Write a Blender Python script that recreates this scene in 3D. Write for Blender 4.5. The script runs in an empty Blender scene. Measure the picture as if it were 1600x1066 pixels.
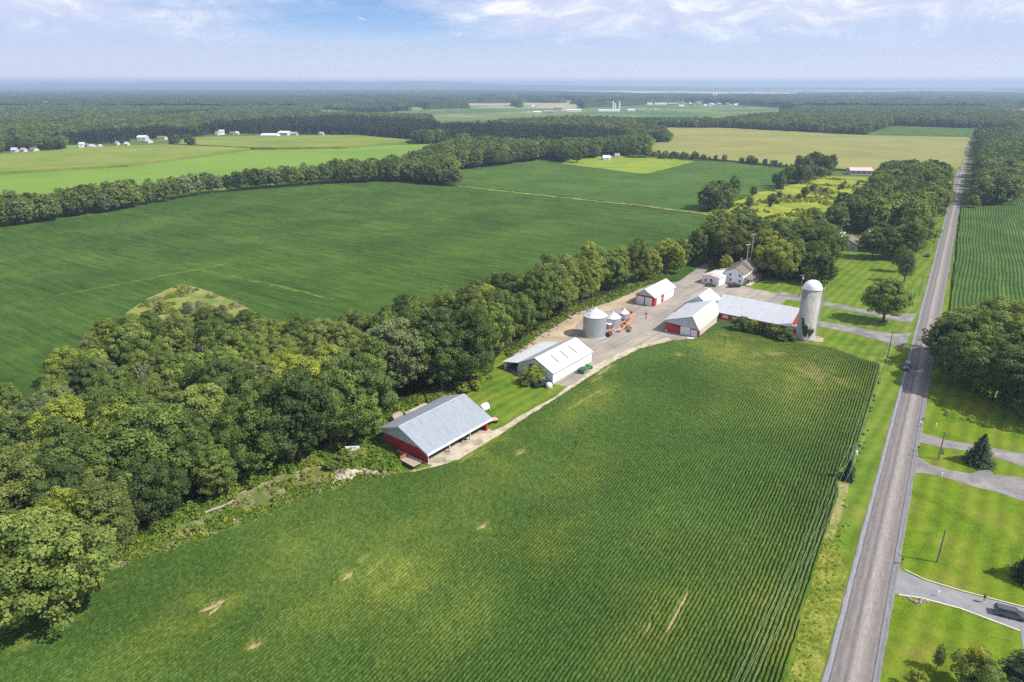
import bpy, bmesh, math, random
import numpy as np
from mathutils import Vector, Matrix, Euler
from mathutils.geometry import tessellate_polygon

# ------------------------------------------------------------------ camera, sky, sun
SC = bpy.context.scene
COL = SC.collection
CAM_H = 80.0
PITCH = math.radians(20.55)
FOC = 1067.0
cam_d = bpy.data.cameras.new('camera'); cam = bpy.data.objects.new('camera', cam_d); COL.objects.link(cam)
cam.location = (0, 0, CAM_H); cam.rotation_euler = (math.pi / 2 - PITCH, 0, 0)
cam_d.sensor_width = 36.0; cam_d.lens = 36.0 * FOC / 1600.0; cam_d.clip_start = 0.5; cam_d.clip_end = 90000
SC.camera = cam
SC.view_settings.view_transform = 'Standard'; SC.view_settings.look = 'None'
SC.view_settings.exposure = 0.42; SC.view_settings.gamma = 1.0
SC.cycles.use_denoising = False; SC.cycles.denoising_input_passes = 'RGB_ALBEDO_NORMAL'; SC.cycles.denoising_prefilter = 'ACCURATE'
SC.cycles.max_bounces = 6; SC.cycles.volume_bounces = 0; SC.cycles.diffuse_bounces = 2
SC.cycles.transmission_bounces = 3; SC.cycles.glossy_bounces = 2

SUN_EL = math.radians(48.0)
SUN_AZ = math.atan2(0.953, -0.30)            # clockwise from +Y
sun_v = Vector((math.sin(SUN_AZ) * math.cos(SUN_EL), math.cos(SUN_AZ) * math.cos(SUN_EL), math.sin(SUN_EL)))
sl = bpy.data.lights.new('sun', 'SUN'); sl.energy = 5.0; sl.angle = math.radians(0.5); sl.color = (1.0, 0.955, 0.87)
so = bpy.data.objects.new('sun', sl); COL.objects.link(so)
so.rotation_euler = sun_v.to_track_quat('Z', 'Y').to_euler(); so.location = (200, -60, 260)

W = bpy.data.worlds.new('World'); SC.world = W; W.use_nodes = True
nt = W.node_tree; nt.nodes.clear()
def N(nt, t, **kw):
    n = nt.nodes.new(t)
    for k, v in kw.items():
        if k.startswith('i_'): n.inputs[int(k[2:]) if k[2:].isdigit() else k[2:]].default_value = v
        else: setattr(n, k, v)
    return n
def mth(nt, op, a, b=None, c=None, clamp=False):
    n = nt.nodes.new('ShaderNodeMath'); n.operation = op; n.use_clamp = clamp
    for i, v in enumerate((a, b, c)):
        if v is None: continue
        if isinstance(v, (int, float)): n.inputs[i].default_value = v
        else: nt.links.new(v, n.inputs[i])
    return n.outputs[0]
def ramp(nt, fac, stops, interp='LINEAR'):
    n = nt.nodes.new('ShaderNodeValToRGB'); cr = n.color_ramp; cr.interpolation = interp
    while len(cr.elements) < len(stops): cr.elements.new(0.5)
    for e, (p, c) in zip(cr.elements, stops):
        e.position = p; e.color = (c[0], c[1], c[2], 1) if not isinstance(c, (int, float)) else (c, c, c, 1)
    nt.links.new(fac, n.inputs[0]); return n.outputs[0]
def mixc(nt, fac, a, b, bt='MIX'):
    n = nt.nodes.new('ShaderNodeMix'); n.data_type = 'RGBA'; n.blend_type = bt; n.clamp_factor = True
    for k, v in ((0, fac), (6, a), (7, b)):
        if isinstance(v, (int, float)): n.inputs[k].default_value = v
        elif isinstance(v, tuple): n.inputs[k].default_value = (v[0], v[1], v[2], 1)
        else: nt.links.new(v, n.inputs[k])
    return n.outputs[2]
def noise(nt, vec, scale, detail=3, rough=0.55, dist=0.0):
    n = N(nt, 'ShaderNodeTexNoise'); n.inputs['Scale'].default_value = scale; n.inputs['Detail'].default_value = detail
    n.inputs['Roughness'].default_value = rough; n.inputs['Distortion'].default_value = dist
    if vec is not None: nt.links.new(vec, n.inputs['Vector'])
    return n.outputs['Fac']
def vmap(nt, vec, scale=(1, 1, 1), rot=(0, 0, 0), loc=(0, 0, 0)):
    n = N(nt, 'ShaderNodeMapping'); n.inputs['Scale'].default_value = scale; n.inputs['Rotation'].default_value = rot; n.inputs['Location'].default_value = loc
    nt.links.new(vec, n.inputs['Vector']); return n.outputs[0]

sky = N(nt, 'ShaderNodeTexSky'); sky.sky_type = 'NISHITA'; sky.sun_disc = False
sky.sun_elevation = SUN_EL; sky.sun_rotation = SUN_AZ; sky.altitude = 80; sky.air_density = 1.0; sky.dust_density = 1.2; sky.ozone_density = 2.0
tc = N(nt, 'ShaderNodeTexCoord')
sep = N(nt, 'ShaderNodeSeparateXYZ'); nt.links.new(tc.outputs['Generated'], sep.inputs[0])
zc = mth(nt, 'MAXIMUM', sep.outputs[2], 0.0)
low = ramp(nt, mth(nt, 'MULTIPLY', zc, 4.0), [(0.0, (20, 18.5, 18.5)), (0.035, (15.5, 14.6, 15.2)), (0.07, (10.8, 10.8, 12.2)), (0.14, (8.4, 9.2, 11.4)), (0.22, (6.5, 8.4, 11.6)), (0.30, (4.2, 6.9, 11.0)), (0.46, (2.7, 5.3, 10.2)), (0.8, (2.2, 3.9, 7.5))])
base = mixc(nt, ramp(nt, zc, [(0.13, 0.0), (0.26, 1.0)]), low, mixc(nt, 1.0, sky.outputs[0], (0.62, 0.66, 0.74), 'MULTIPLY'))
sv = vmap(nt, tc.outputs['Generated'], (2.6, 2.6, 9.5), loc=(0.35, 0.1, 0.4))
n1 = noise(nt, sv, 1.0, 9, 0.60, 0.35)
east = ramp(nt, mth(nt, 'ADD', sep.outputs[0], 0.5), [(0.0, 0.08), (0.22, 0.02), (0.42, -0.035), (0.62, 0.10), (0.95, 0.16)])
east = mth(nt, 'SUBTRACT', ramp(nt, mth(nt, 'ADD', sep.outputs[0], 0.62), [(0.0, 0.20), (0.22, 0.15), (0.36, 0.02), (0.60, 0.06), (0.70, 0.26), (1.0, 0.30)]), 0.05)
cl1 = ramp(nt, mth(nt, 'ADD', n1, east), [(0.49, 0.0), (0.60, 1.0)])
n2 = noise(nt, vmap(nt, tc.outputs['Generated'], (3.0, 3.0, 42.0), loc=(2.35, 0.1, 0.9)), 1.0, 7, 0.6, 0.4)
cl2 = ramp(nt, n2, [(0.46, 0.0), (0.74, 0.5)])
n3 = noise(nt, vmap(nt, tc.outputs['Generated'], (11.0, 11.0, 30.0), loc=(7, 2, 0)), 1.0, 9, 0.68, 0.6)
ccol = ramp(nt, n3, [(0.34, (7.2, 8.2, 11.4)), (0.50, (8.8, 9.5, 11.9)), (0.60, (11.4, 11.7, 12.8)), (0.70, (14.0, 14.0, 14.0))])
high = ramp(nt, zc, [(0.040, 0.0), (0.078, 1.0)])
midb = ramp(nt, zc, [(0.010, 0.0), (0.035, 1.0), (0.11, 0.6)])
c1 = mixc(nt, mth(nt, 'MULTIPLY', cl2, midb), base, (8.6, 9.6, 11.6))
c2 = mixc(nt, mth(nt, 'MULTIPLY', cl1, high), c1, ccol)
puff = mth(nt, 'MULTIPLY', ramp(nt, n3, [(0.63, 0.0), (0.70, 0.9)]), ramp(nt, zc, [(0.040, 0.0), (0.060, 1.0), (0.085, 1.0), (0.10, 0.3)]))
c2 = mixc(nt, mth(nt, 'MULTIPLY', puff, 0.85), c2, (12.6, 12.7, 13.2))
bg = N(nt, 'ShaderNodeBackground'); bg.inputs[1].default_value = 0.062
nt.links.new(c2, bg.inputs[0])
wo = N(nt, 'ShaderNodeOutputWorld'); nt.links.new(bg.outputs[0], wo.inputs[0])

# ------------------------------------------------------------------ helpers
RG = random.Random(7)
NR = np.random.RandomState(11)
CS, SN = math.cos(PITCH), math.sin(PITCH)
def G(px, py, z=0.0):
    """photo position -> point on the ground plane (or at height z)"""
    dx = (px - 800) / FOC; dy = -(py - 533) / FOC
    k = (z - CAM_H) / (-SN + dy * CS)
    return Vector((dx * k, (CS + dy * SN) * k, z))
def GL(pts): return [G(*p) for p in pts]
def dist_px(px, py):           # metres per photo pixel there
    g = G(px, py); return (g.y * CS + CAM_H * SN) / FOC

def tag(o, label=None, cat=None, group=None, kind=None):
    if label: o['label'] = label
    if cat: o['category'] = cat
    if group: o['group'] = group
    if kind: o['kind'] = kind
    return o
def empty(name, loc, rz=0.0, sc=1.0):
    o = bpy.data.objects.new(name, None); COL.objects.link(o); o.location = loc; o.rotation_euler = (0, 0, rz)
    o.scale = (sc, sc, sc); o.empty_display_size = 0.3
    return o
def thing(name, loc, rz, label, cat, group=None):
    return tag(empty(name, loc, rz), label, cat, group)

class MB:
    def __init__(s): s.v = []; s.f = []; s.m = []
    def add(s, vs, fs, mi=0):
        b = len(s.v); s.v += [tuple(v) for v in vs]; s.f += [tuple(i + b for i in f) for f in fs]; s.m += [mi] * len(fs); return s
    def box(s, c, d, rz=0.0, mi=0, tilt=None):
        x, y, z = d[0] / 2, d[1] / 2, d[2] / 2
        M = Matrix.Translation(c) @ (Euler(tilt).to_matrix().to_4x4() if tilt else Matrix.Rotation(rz, 4, 'Z'))
        vs = [M @ Vector(p) for p in ((-x,-y,-z),(x,-y,-z),(x,y,-z),(-x,y,-z),(-x,-y,z),(x,-y,z),(x,y,z),(-x,y,z))]
        return s.add(vs, [(0,3,2,1),(4,5,6,7),(0,1,5,4),(1,2,6,5),(2,3,7,6),(3,0,4,7)], mi)
    def lathe(s, prof, n=24, c=(0,0,0), mi=0, cap=True):
        vs = []
        for r, z in prof:
            for k in range(n):
                a = 2 * math.pi * k / n; vs.append((c[0] + r * math.cos(a), c[1] + r * math.sin(a), c[2] + z))
        fs = [(j*n+k, j*n+(k+1) % n, (j+1)*n+(k+1) % n, (j+1)*n+k) for j in range(len(prof)-1) for k in range(n)]
        if cap: fs += [tuple(range(n))[::-1], tuple((len(prof)-1)*n+k for k in range(n))]
        return s.add(vs, fs, mi)
    def tube(s, pts, rad, n=6, mi=0):
        pts = [Vector(p) for p in pts]
        if isinstance(rad, (int, float)): rad = [rad] * len(pts)
        vs = []
        for i, p in enumerate(pts):
            t = (pts[min(i+1, len(pts)-1)] - pts[max(i-1, 0)]).normalized()
            a = t.cross(Vector((0,0,1)) if abs(t.z) < 0.9 else Vector((1,0,0))).normalized(); b = t.cross(a)
            for k in range(n):
                w = 2 * math.pi * k / n; vs.append(p + (a * math.cos(w) + b * math.sin(w)) * rad[i])
        fs = [(j*n+k, j*n+(k+1) % n, (j+1)*n+(k+1) % n, (j+1)*n+k) for j in range(len(pts)-1) for k in range(n)]
        fs += [tuple(range(n))[::-1], tuple((len(pts)-1)*n+k for k in range(n))]
        return s.add(vs, fs, mi)
    def extr(s, prof, axis_from, axis_to, mi=0):
        """prof: (y,z) outline extruded along x"""
        n = len(prof)
        vs = [(axis_from, y, z) for y, z in prof] + [(axis_to, y, z) for y, z in prof]
        fs = [(k, (k+1) % n, n+(k+1) % n, n+k) for k in range(n)] + [tuple(range(n))[::-1], tuple(range(n, 2*n))]
        return s.add(vs, fs, mi)
    def mesh(s, name, mats, smooth=False):
        me = bpy.data.meshes.new(name); me.from_pydata(s.v, [], s.f)
        for m in (mats if isinstance(mats, (list, tuple)) else [mats]): me.materials.append(m)
        me.polygons.foreach_set('material_index', s.m)
        bm = bmesh.new(); bm.from_mesh(me); bmesh.ops.recalc_face_normals(bm, faces=bm.faces); bm.to_mesh(me); bm.free()
        if smooth: me.polygons.foreach_set('use_smooth', [True] * len(me.polygons))
        me.update(); return me
    def build(s, name, mats, parent=None, smooth=False):
        return link(name, s.mesh(name, mats, smooth), parent)
def link(name, me, parent=None):
    o = bpy.data.objects.new(name, me); COL.objects.link(o)
    if parent: o.parent = parent
    return o

def np_mesh(name, V, F, mats, attrs=None, smooth=False):
    """V (n,3); F (m,4) or (m,3) arrays"""
    me = bpy.data.meshes.new(name); n, m, k = len(V), len(F), F.shape[1]
    me.vertices.add(n); me.vertices.foreach_set('co', np.ascontiguousarray(V, dtype=np.float32).ravel())
    me.loops.add(m * k); me.loops.foreach_set('vertex_index', np.ascontiguousarray(F, dtype=np.int32).ravel())
    me.polygons.add(m); me.polygons.foreach_set('loop_start', np.arange(0, m * k, k, dtype=np.int32))
    if smooth: me.polygons.foreach_set('use_smooth', np.ones(m, dtype=bool))
    me.update(calc_edges=True)
    for an, av in (attrs or {}).items():
        dom = 'POINT' if len(av) == n else 'FACE'
        a = me.attributes.new(an, 'FLOAT', dom); a.data.foreach_set('value', np.ascontiguousarray(av, dtype=np.float32))
    for mt in (mats if isinstance(mats, (list, tuple)) else [mats]): me.materials.append(mt)
    return me

def inpoly(x, y, poly):
    x = np.asarray(x, float); y = np.asarray(y, float); r = np.zeros(x.shape, bool); n = len(poly); j = n - 1
    for i in range(n):
        xi, yi = poly[i][0], poly[i][1]; xj, yj = poly[j][0], poly[j][1]
        if yi != yj:
            c = ((yi > y) != (yj > y)) & (x < (xj - xi) * (y - yi) / (yj - yi) + xi); r ^= c
        j = i
    return r
def polyline_dist(x, y, pl):
    """signed distance (positive to the right of travel) and arclength to a polyline"""
    best = np.full(x.shape, 1e9); sg = np.zeros(x.shape)
    for a, b in zip(pl[:-1], pl[1:]):
        dx, dy = b[0]-a[0], b[1]-a[1]; L2 = dx*dx+dy*dy
        t = np.clip(((x-a[0])*dx+(y-a[1])*dy)/L2, 0, 1); ex = x-(a[0]+t*dx); ey = y-(a[1]+t*dy)
        d = np.sqrt(ex*ex+ey*ey); s = np.sign(ex*dy-ey*dx); m = d < best
        best = np.where(m, d, best); sg = np.where(m, s, sg)
    return best * sg
def vnoise(x, y, scale, seed=0):
    x = np.asarray(x) / scale + seed * 17.3; y = np.asarray(y) / scale - seed * 9.1
    xi = np.floor(x).astype(np.int64); yi = np.floor(y).astype(np.int64); fx = x - xi; fy = y - yi
    fx = fx*fx*(3-2*fx); fy = fy*fy*(3-2*fy)
    def h(a, b):
        k = (a * 374761393 + b * 668265263 + seed * 1442695041) & 0xffffffff
        k = ((k ^ (k >> 13)) * 1274126177) & 0xffffffff
        return ((k ^ (k >> 16)) & 0xffff) / 65535.0
    return (h(xi,yi)*(1-fx)+h(xi+1,yi)*fx)*(1-fy)+(h(xi,yi+1)*(1-fx)+h(xi+1,yi+1)*fx)*fy
def rough_poly(pts, step=3.0, amp=0.4, seed=0):
    """subdivide a closed outline and give it a slightly uneven edge"""
    r = random.Random(seed); out = []
    n = len(pts)
    for i in range(n):
        a, b = Vector(pts[i][:2]), Vector(pts[(i+1) % n][:2]); L = (b-a).length; k = max(1, min(60, int(L/step)))
        nn = Vector((-(b-a).y, (b-a).x)).normalized() if L > 0 else Vector((0,0))
        for j in range(k):
            p = a.lerp(b, j/k)
            if j or True: p = p + nn * r.uniform(-amp, amp)
            out.append(p)
    return out
def sheet(name, pts, z, mat, label_kind='structure', step=3.0, amp=0.35, seed=0, height=0.0):
    """a flat outlined patch lying on the ground; with height it stands up as a crop does"""
    P = rough_poly(pts, step, amp, seed) if amp > 0 else [Vector(p[:2]) for p in pts]
    top = [Vector((p.x, p.y, z + height)) for p in P]
    tris = tessellate_polygon([top]); n = len(top)
    vs = [tuple(t) for t in top]; fs = []
    for t in tris:
        a, b, c = (top[i] for i in t)
        if (b-a).cross(c-a).z < 0: t = (t[0], t[2], t[1])
        fs.append(tuple(t))
    if height > 0:
        vs += [(p.x, p.y, 0) for p in P]
        fs += [(i, (i+1) % n, n+(i+1) % n, n+i) for i in range(n)]
    me = bpy.data.meshes.new(name); me.from_pydata(vs, [], fs); me.materials.append(mat); me.update()
    o = link(name, me); o['kind'] = label_kind
    return o

# ------------------------------------------------------------------ materials
MATS = {}
def newmat(name, rough=0.8, spec=0.3, metal=0.0):
    m = bpy.data.materials.new(name); m.use_nodes = True; nt = m.node_tree; b = nt.nodes['Principled BSDF']
    b.inputs['Roughness'].default_value = rough; b.inputs['Metallic'].default_value = metal
    b.inputs['Specular IOR Level'].default_value = spec
    return m, nt, b
def plain(name, col, rough=0.6, metal=0.0, var=0.12, scale=1.5, spec=0.35, bump=0.0):
    if name in MATS: return MATS[name]
    m, nt, b = newmat(name, rough, spec, metal)
    tc = N(nt, 'ShaderNodeTexCoord'); f = noise(nt, tc.outputs['Object'], scale, 5, 0.6)
    lo = tuple(c*(1-var*1.6) for c in col); hi = tuple(min(1, c*(1+var)) for c in col)
    nt.links.new(ramp(nt, f, [(0.3, lo), (0.5, col), (0.72, hi)]), b.inputs['Base Color'])
    if bump:
        bn = N(nt, 'ShaderNodeBump'); bn.inputs['Strength'].default_value = bump; bn.inputs['Distance'].default_value = 0.05
        nt.links.new(noise(nt, tc.outputs['Object'], scale*6, 4), bn.inputs['Height']); nt.links.new(bn.outputs[0], b.inputs['Normal'])
    MATS[name] = m; return m
def ribbed(name, col, axis=0, pitch=0.9, rough=0.4, metal=0.5, dirt=(0.3, 0.28, 0.25), dirt_amt=0.25, ribd=0.03):
    """corrugated sheet metal: ribs across the given object axis, weather streaks down the slope"""
    if name in MATS: return MATS[name]
    m, nt, b = newmat(name, rough, 0.4, metal)
    tc = N(nt, 'ShaderNodeTexCoord'); sp = N(nt, 'ShaderNodeSeparateXYZ'); nt.links.new(tc.outputs['Object'], sp.inputs[0])
    t = mth(nt, 'MULTIPLY', sp.outputs[axis], 2*math.pi/pitch)
    w = mth(nt, 'POWER', mth(nt, 'ABSOLUTE', mth(nt, 'SINE', mth(nt, 'MULTIPLY', t, 0.5))), 12.0)
    sc = [0.35, 0.35, 0.35]; sc[axis] = 2.2
    d = noise(nt, vmap(nt, tc.outputs['Object'], tuple(sc)), 1.0, 6, 0.65)
    fac = ramp(nt, d, [(0.42, 0.0), (0.78, dirt_amt*2)])
    c = mixc(nt, fac, col, dirt)
    c = mixc(nt, mth(nt, 'MULTIPLY', w, 0.13), c, (col[0]*0.55, col[1]*0.55, col[2]*0.58))
    nt.links.new(c, b.inputs['Base Color'])
    bn = N(nt, 'ShaderNodeBump'); bn.inputs['Strength'].default_value = 0.8; bn.inputs['Distance'].default_value = ribd
    nt.links.new(w, bn.inputs['Height']); nt.links.new(bn.outputs[0], b.inputs['Normal'])
    MATS[name] = m; return m
ROADROT = -math.radians(57.3)
def groundmat(name, stops, scale=0.15, fine=3.0, rough=0.9, bump=0.4, stretch=None, streak=0.0, streak_col=(0.03,0.05,0.015), rows=0.0, rowang=57.3, rowpitch=0.68, extra=None, finevar=0.35, bumpd=0.15):
    m, nt, b = newmat(name, rough, 0.08)
    geo = N(nt, 'ShaderNodeNewGeometry'); P = geo.outputs['Position']
    f1 = noise(nt, P, scale, 6, 0.6, 0.3); f2 = noise(nt, P, fine, 4, 0.7)
    f = mth(nt, 'ADD', f1, mth(nt, 'MULTIPLY', mth(nt, 'SUBTRACT', f2, 0.5), finevar))
    c = ramp(nt, f, stops)
    if streak > 0:   # drill misses and wheelings: short marks along the sowing direction
        v = vmap(nt, P, (1, 1, 1), rot=(0, 0, -math.radians(rowang)))
        s = noise(nt, vmap(nt, v, (0.030, 0.55, 1)), 1.0, 3, 0.6)
        c = mixc(nt, ramp(nt, s, [(0.66, 0.0), (0.72, streak)]), c, streak_col)
    h = f2
    if rows > 0:
        v = vmap(nt, P, (1, 1, 1), rot=(0, 0, -math.radians(rowang)))
        sp = N(nt, 'ShaderNodeSeparateXYZ'); nt.links.new(v, sp.inputs[0])
        wob = mth(nt, 'MULTIPLY', noise(nt, P, 0.014, 2), 4.0)
        w = mth(nt, 'SINE', mth(nt, 'MULTIPLY', mth(nt, 'ADD', sp.outputs[1], wob), 2*math.pi/rowpitch))
        h = mth(nt, 'ADD', f2, mth(nt, 'MULTIPLY', w, rows))
    if extra: c = extra(nt, P, c)
    nt.links.new(c, b.inputs['Base Color'])
    bn = N(nt, 'ShaderNodeBump'); bn.inputs['Strength'].default_value = bump; bn.inputs['Distance'].default_value = bumpd
    nt.links.new(h, bn.inputs['Height']); nt.links.new(bn.outputs[0], b.inputs['Normal'])
    return m
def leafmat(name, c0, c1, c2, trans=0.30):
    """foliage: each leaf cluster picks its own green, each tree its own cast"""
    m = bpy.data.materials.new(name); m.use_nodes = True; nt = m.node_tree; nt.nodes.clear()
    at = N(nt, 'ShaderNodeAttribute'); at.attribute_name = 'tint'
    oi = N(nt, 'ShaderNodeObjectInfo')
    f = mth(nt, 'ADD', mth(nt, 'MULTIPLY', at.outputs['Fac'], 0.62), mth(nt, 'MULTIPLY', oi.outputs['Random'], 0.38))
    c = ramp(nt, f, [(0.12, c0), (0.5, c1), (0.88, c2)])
    d = N(nt, 'ShaderNodeBsdfDiffuse'); t = N(nt, 'ShaderNodeBsdfTranslucent'); g = N(nt, 'ShaderNodeBsdfGlossy'); g.inputs['Roughness'].default_value = 0.7
    nt.links.new(c, d.inputs[0]); nt.links.new(mixc(nt, 0.5, c, (c2[0]*1.1, c2[1]*1.1, c2[2]*0.5)), t.inputs[0]); g.inputs[0].default_value = (1, 1, 1, 1)
    m1 = N(nt, 'ShaderNodeMixShader'); m1.inputs[0].default_value = trans; nt.links.new(d.outputs[0], m1.inputs[1]); nt.links.new(t.outputs[0], m1.inputs[2])
    m2 = N(nt, 'ShaderNodeMixShader'); m2.inputs[0].default_value = 0.012; nt.links.new(m1.outputs[0], m2.inputs[1]); nt.links.new(g.outputs[0], m2.inputs[2])
    o = N(nt, 'ShaderNodeOutputMaterial'); nt.links.new(m2.outputs[0], o.inputs[0]); return m

# ------------------------------------------------------------------ ground and fields
GRASS = [(0.3, (0.055, 0.085, 0.015)), (0.5, (0.085, 0.125, 0.02)), (0.7, (0.125, 0.155, 0.03))]
def far_patch(nt, P, c):
    """countryside beyond the modelled fields: a patchwork of woods, crops and stubble"""
    v = N(nt, 'ShaderNodeTexVoronoi'); v.inputs['Scale'].default_value = 1.0; v.distance = 'CHEBYCHEV'; v.inputs['Randomness'].default_value = 0.8
    nt.links.new(vmap(nt, P, (1/900, 1/1500, 0.0), rot=(0, 0, 0.45)), v.inputs['Vector'])
    sp = N(nt, 'ShaderNodeSeparateColor'); nt.links.new(v.outputs['Color'], sp.inputs[0])
    pc = ramp(nt, sp.outputs[0], [(0.0, (0.06, 0.10, 0.03)), (0.2, (0.10, 0.15, 0.04)), (0.42, (0.18, 0.21, 0.08)), (0.62, (0.24, 0.25, 0.12)), (0.8, (0.31, 0.29, 0.17)), (0.95, (0.30, 0.22, 0.15))], 'CONSTANT')
    n = noise(nt, P, 0.0016, 5, 0.6)
    pc = mixc(nt, ramp(nt, n, [(0.54, 0.0), (0.60, 1.0)]), pc, (0.022, 0.040, 0.014))
    ln = N(nt, 'ShaderNodeVectorMath'); ln.operation = 'LENGTH'; nt.links.new(P, ln.inputs[0])
    return mixc(nt, ramp(nt, mth(nt, 'DIVIDE', ln.outputs['Value'], 4000.0), [(0.33, 0.0), (0.5, 1.0)]), c, pc)
def croptex(ang, amt=0.22, dash=0.55):
    def f(nt, P, c):
        v = vmap(nt, P, (1, 1, 1), rot=(0, 0, -math.radians(ang)))
        a = noise(nt, vmap(nt, v, (0.018, 0.55, 1)), 1.0, 5, 0.7); b = noise(nt, vmap(nt, v, (0.10, 0.35, 1), loc=(5, 3, 0)), 1.0, 5, 0.75)
        k = ramp(nt, mth(nt, 'ADD', mth(nt, 'MULTIPLY', a, 0.5), mth(nt, 'MULTIPLY', b, 0.5)), [(0.34, 1-amt*1.3), (0.5, 1.0), (0.66, 1+amt*1.3)])
        c = mixc(nt, 1.0, c, k, 'MULTIPLY')
        d = noise(nt, vmap(nt, v, (0.045, 0.9, 1), loc=(9, 1, 0)), 1.0, 2, 0.5); e = noise(nt, P, 0.018, 3, 0.6)
        m = mth(nt, 'MULTIPLY', ramp(nt, d, [(0.66, 0.0), (0.70, dash)]), ramp(nt, e, [(0.42, 0.15), (0.6, 1.0)]))
        c = mixc(nt, m, c, (0.014, 0.038, 0.008))
        y = noise(nt, vmap(nt, v, (0.012, 0.10, 1), loc=(2, 7, 0)), 1.0, 4, 0.6)
        return mixc(nt, ramp(nt, y, [(0.60, 0.0), (0.74, 0.4)]), c, (0.13, 0.20, 0.025))
    return f
m_ground = groundmat('ground_mix', GRASS, 0.05, 2.0, extra=far_patch)
R_ = 31000
gv, gf = [], []
rings = [0, 60, 150, 300, 600, 1200, 2500, 5000, 9000, 14000, 21000, R_]
K = 48
gv.append((0, 0, 0))
for r in rings[1:]:
    for k in range(K): gv.append((r*math.cos(2*math.pi*k/K), r*math.sin(2*math.pi*k/K), 0))
for k in range(K): gf.append((0, 1+k, 1+(k+1) % K))
for j in range(len(rings)-2):
    for k in range(K): gf.append((1+j*K+k, 1+(j+1)*K+k, 1+(j+1)*K+(k+1) % K, 1+j*K+(k+1) % K))
me = bpy.data.meshes.new('ground'); me.from_pydata(gv, [], gf); me.materials.append(m_ground)
tag(link('ground', me), kind='structure')

# distant hills on the horizon
def hills(name, x0, x1, yb, hmax, seed, mat):
    xs = np.linspace(x0, x1, 160); V, F = [], []
    for i, x in enumerate(xs):
        e = min(1, (i/18)) * min(1, (159-i)/60)
        h = hmax * e * (0.50 + 0.35*vnoise([x], [0], 3200, seed)[0] + 0.22*vnoise([x], [9], 1100, seed)[0])
        V += [(x, yb, 0), (x, yb+900, h*0.72), (x, yb+2200, h), (x, yb+5200, 0)]
    for i in range(159):
        for j in range(3): F.append((i*4+j, (i+1)*4+j, (i+1)*4+j+1, i*4+j+1))
    o = link(name, np_mesh(name, np.array(V), np.array(F), mat, smooth=True)); o['kind'] = 'structure'; return o
m_hill = groundmat('hill_woods', [(0.35, (0.02, 0.04, 0.015)), (0.6, (0.04, 0.06, 0.02)), (0.75, (0.09, 0.11, 0.04))], 0.0009, 0.01)
hills('hills', -12500, 4500, 14500, 182, 3, m_hill)
hills('hills', -10500, 7000, 12300, 112, 8, m_hill)

def mown(nt, P, c):
    v = vmap(nt, P, (1, 1, 1), rot=(0, 0, -math.radians(52)))
    sp = N(nt, 'ShaderNodeSeparateXYZ'); nt.links.new(v, sp.inputs[0])
    w = mth(nt, 'SINE', mth(nt, 'MULTIPLY', mth(nt, 'ADD', sp.outputs[1], mth(nt, 'MULTIPLY', noise(nt, P, 0.05, 2), 3.0)), 2*math.pi/3.4))
    k = ramp(nt, mth(nt, 'ADD', mth(nt, 'MULTIPLY', w, 0.13), noise(nt, P, 0.35, 6, 0.75)), [(0.3, 0.80), (0.7, 1.20)])
    return mixc(nt, 1.0, c, k, 'MULTIPLY')
m_lawn_l = groundmat('lawn_farm', [(0.28, (0.068, 0.122, 0.011)), (0.48, (0.105, 0.175, 0.015)), (0.66, (0.150, 0.178, 0.026)), (0.82, (0.215, 0.205, 0.055))], 0.11, 2.2, bump=0.9, finevar=0.75, extra=mown)
m_lawn_r = groundmat('lawn_mown', [(0.28, (0.064, 0.116, 0.006)), (0.48, (0.108, 0.175, 0.008)), (0.64, (0.145, 0.170, 0.018)), (0.80, (0.215, 0.200, 0.06))], 0.12, 2.0, bump=0.9, finevar=0.85, extra=mown)
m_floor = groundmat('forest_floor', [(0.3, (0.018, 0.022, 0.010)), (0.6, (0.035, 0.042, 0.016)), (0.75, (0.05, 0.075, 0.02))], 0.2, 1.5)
m_verge = groundmat('verge', [(0.25, (0.07, 0.105, 0.012)), (0.45, (0.14, 0.175, 0.02)), (0.6, (0.21, 0.225, 0.035)), (0.8, (0.32, 0.29, 0.10))], 0.25, 1.3, bump=1.2, finevar=1.2, bumpd=0.3)
m_debris = groundmat('debris_ground', [(0.34, (0.08, 0.14, 0.022)), (0.52, (0.14, 0.16, 0.05)), (0.64, (0.30, 0.245, 0.17)), (0.82, (0.44, 0.38, 0.31))], 0.22, 1.6, bump=0.9, finevar=0.7)
m_track = groundmat('track_dirt', [(0.28, (0.19, 0.19, 0.08)), (0.5, (0.42, 0.36, 0.28)), (0.75, (0.55, 0.49, 0.41))], 0.35, 2.4, finevar=0.6)
m_tan = groundmat('bare_strip', [(0.35, (0.15, 0.18, 0.03)), (0.6, (0.28, 0.25, 0.11)), (0.8, (0.44, 0.37, 0.24))], 0.5, 2.4, finevar=0.6)
def yard_extra(nt, P, c):
    v = vmap(nt, P, (1, 1, 1), rot=(0, 0, -math.radians(52)))
    s = noise(nt, vmap(nt, v, (0.02, 0.42, 1)), 1.0, 5, 0.65, 0.4)
    return mixc(nt, ramp(nt, s, [(0.36, 0.55), (0.5, 0.0), (0.66, 0.0), (0.8, 0.45)]), c, (0.15, 0.14, 0.135))
m_yard = groundmat('yard_gravel', [(0.25, (0.20, 0.18, 0.155)), (0.5, (0.295, 0.262, 0.225)), (0.75, (0.42, 0.35, 0.27))], 0.08, 3.5, bump=0.3, finevar=0.35, extra=yard_extra)
m_yardirt = groundmat('yard_dirt', [(0.25, (0.24, 0.20, 0.12)), (0.5, (0.38, 0.30, 0.20)), (0.75, (0.50, 0.40, 0.29))], 0.12, 2.5, bump=0.4, finevar=0.5)
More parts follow.
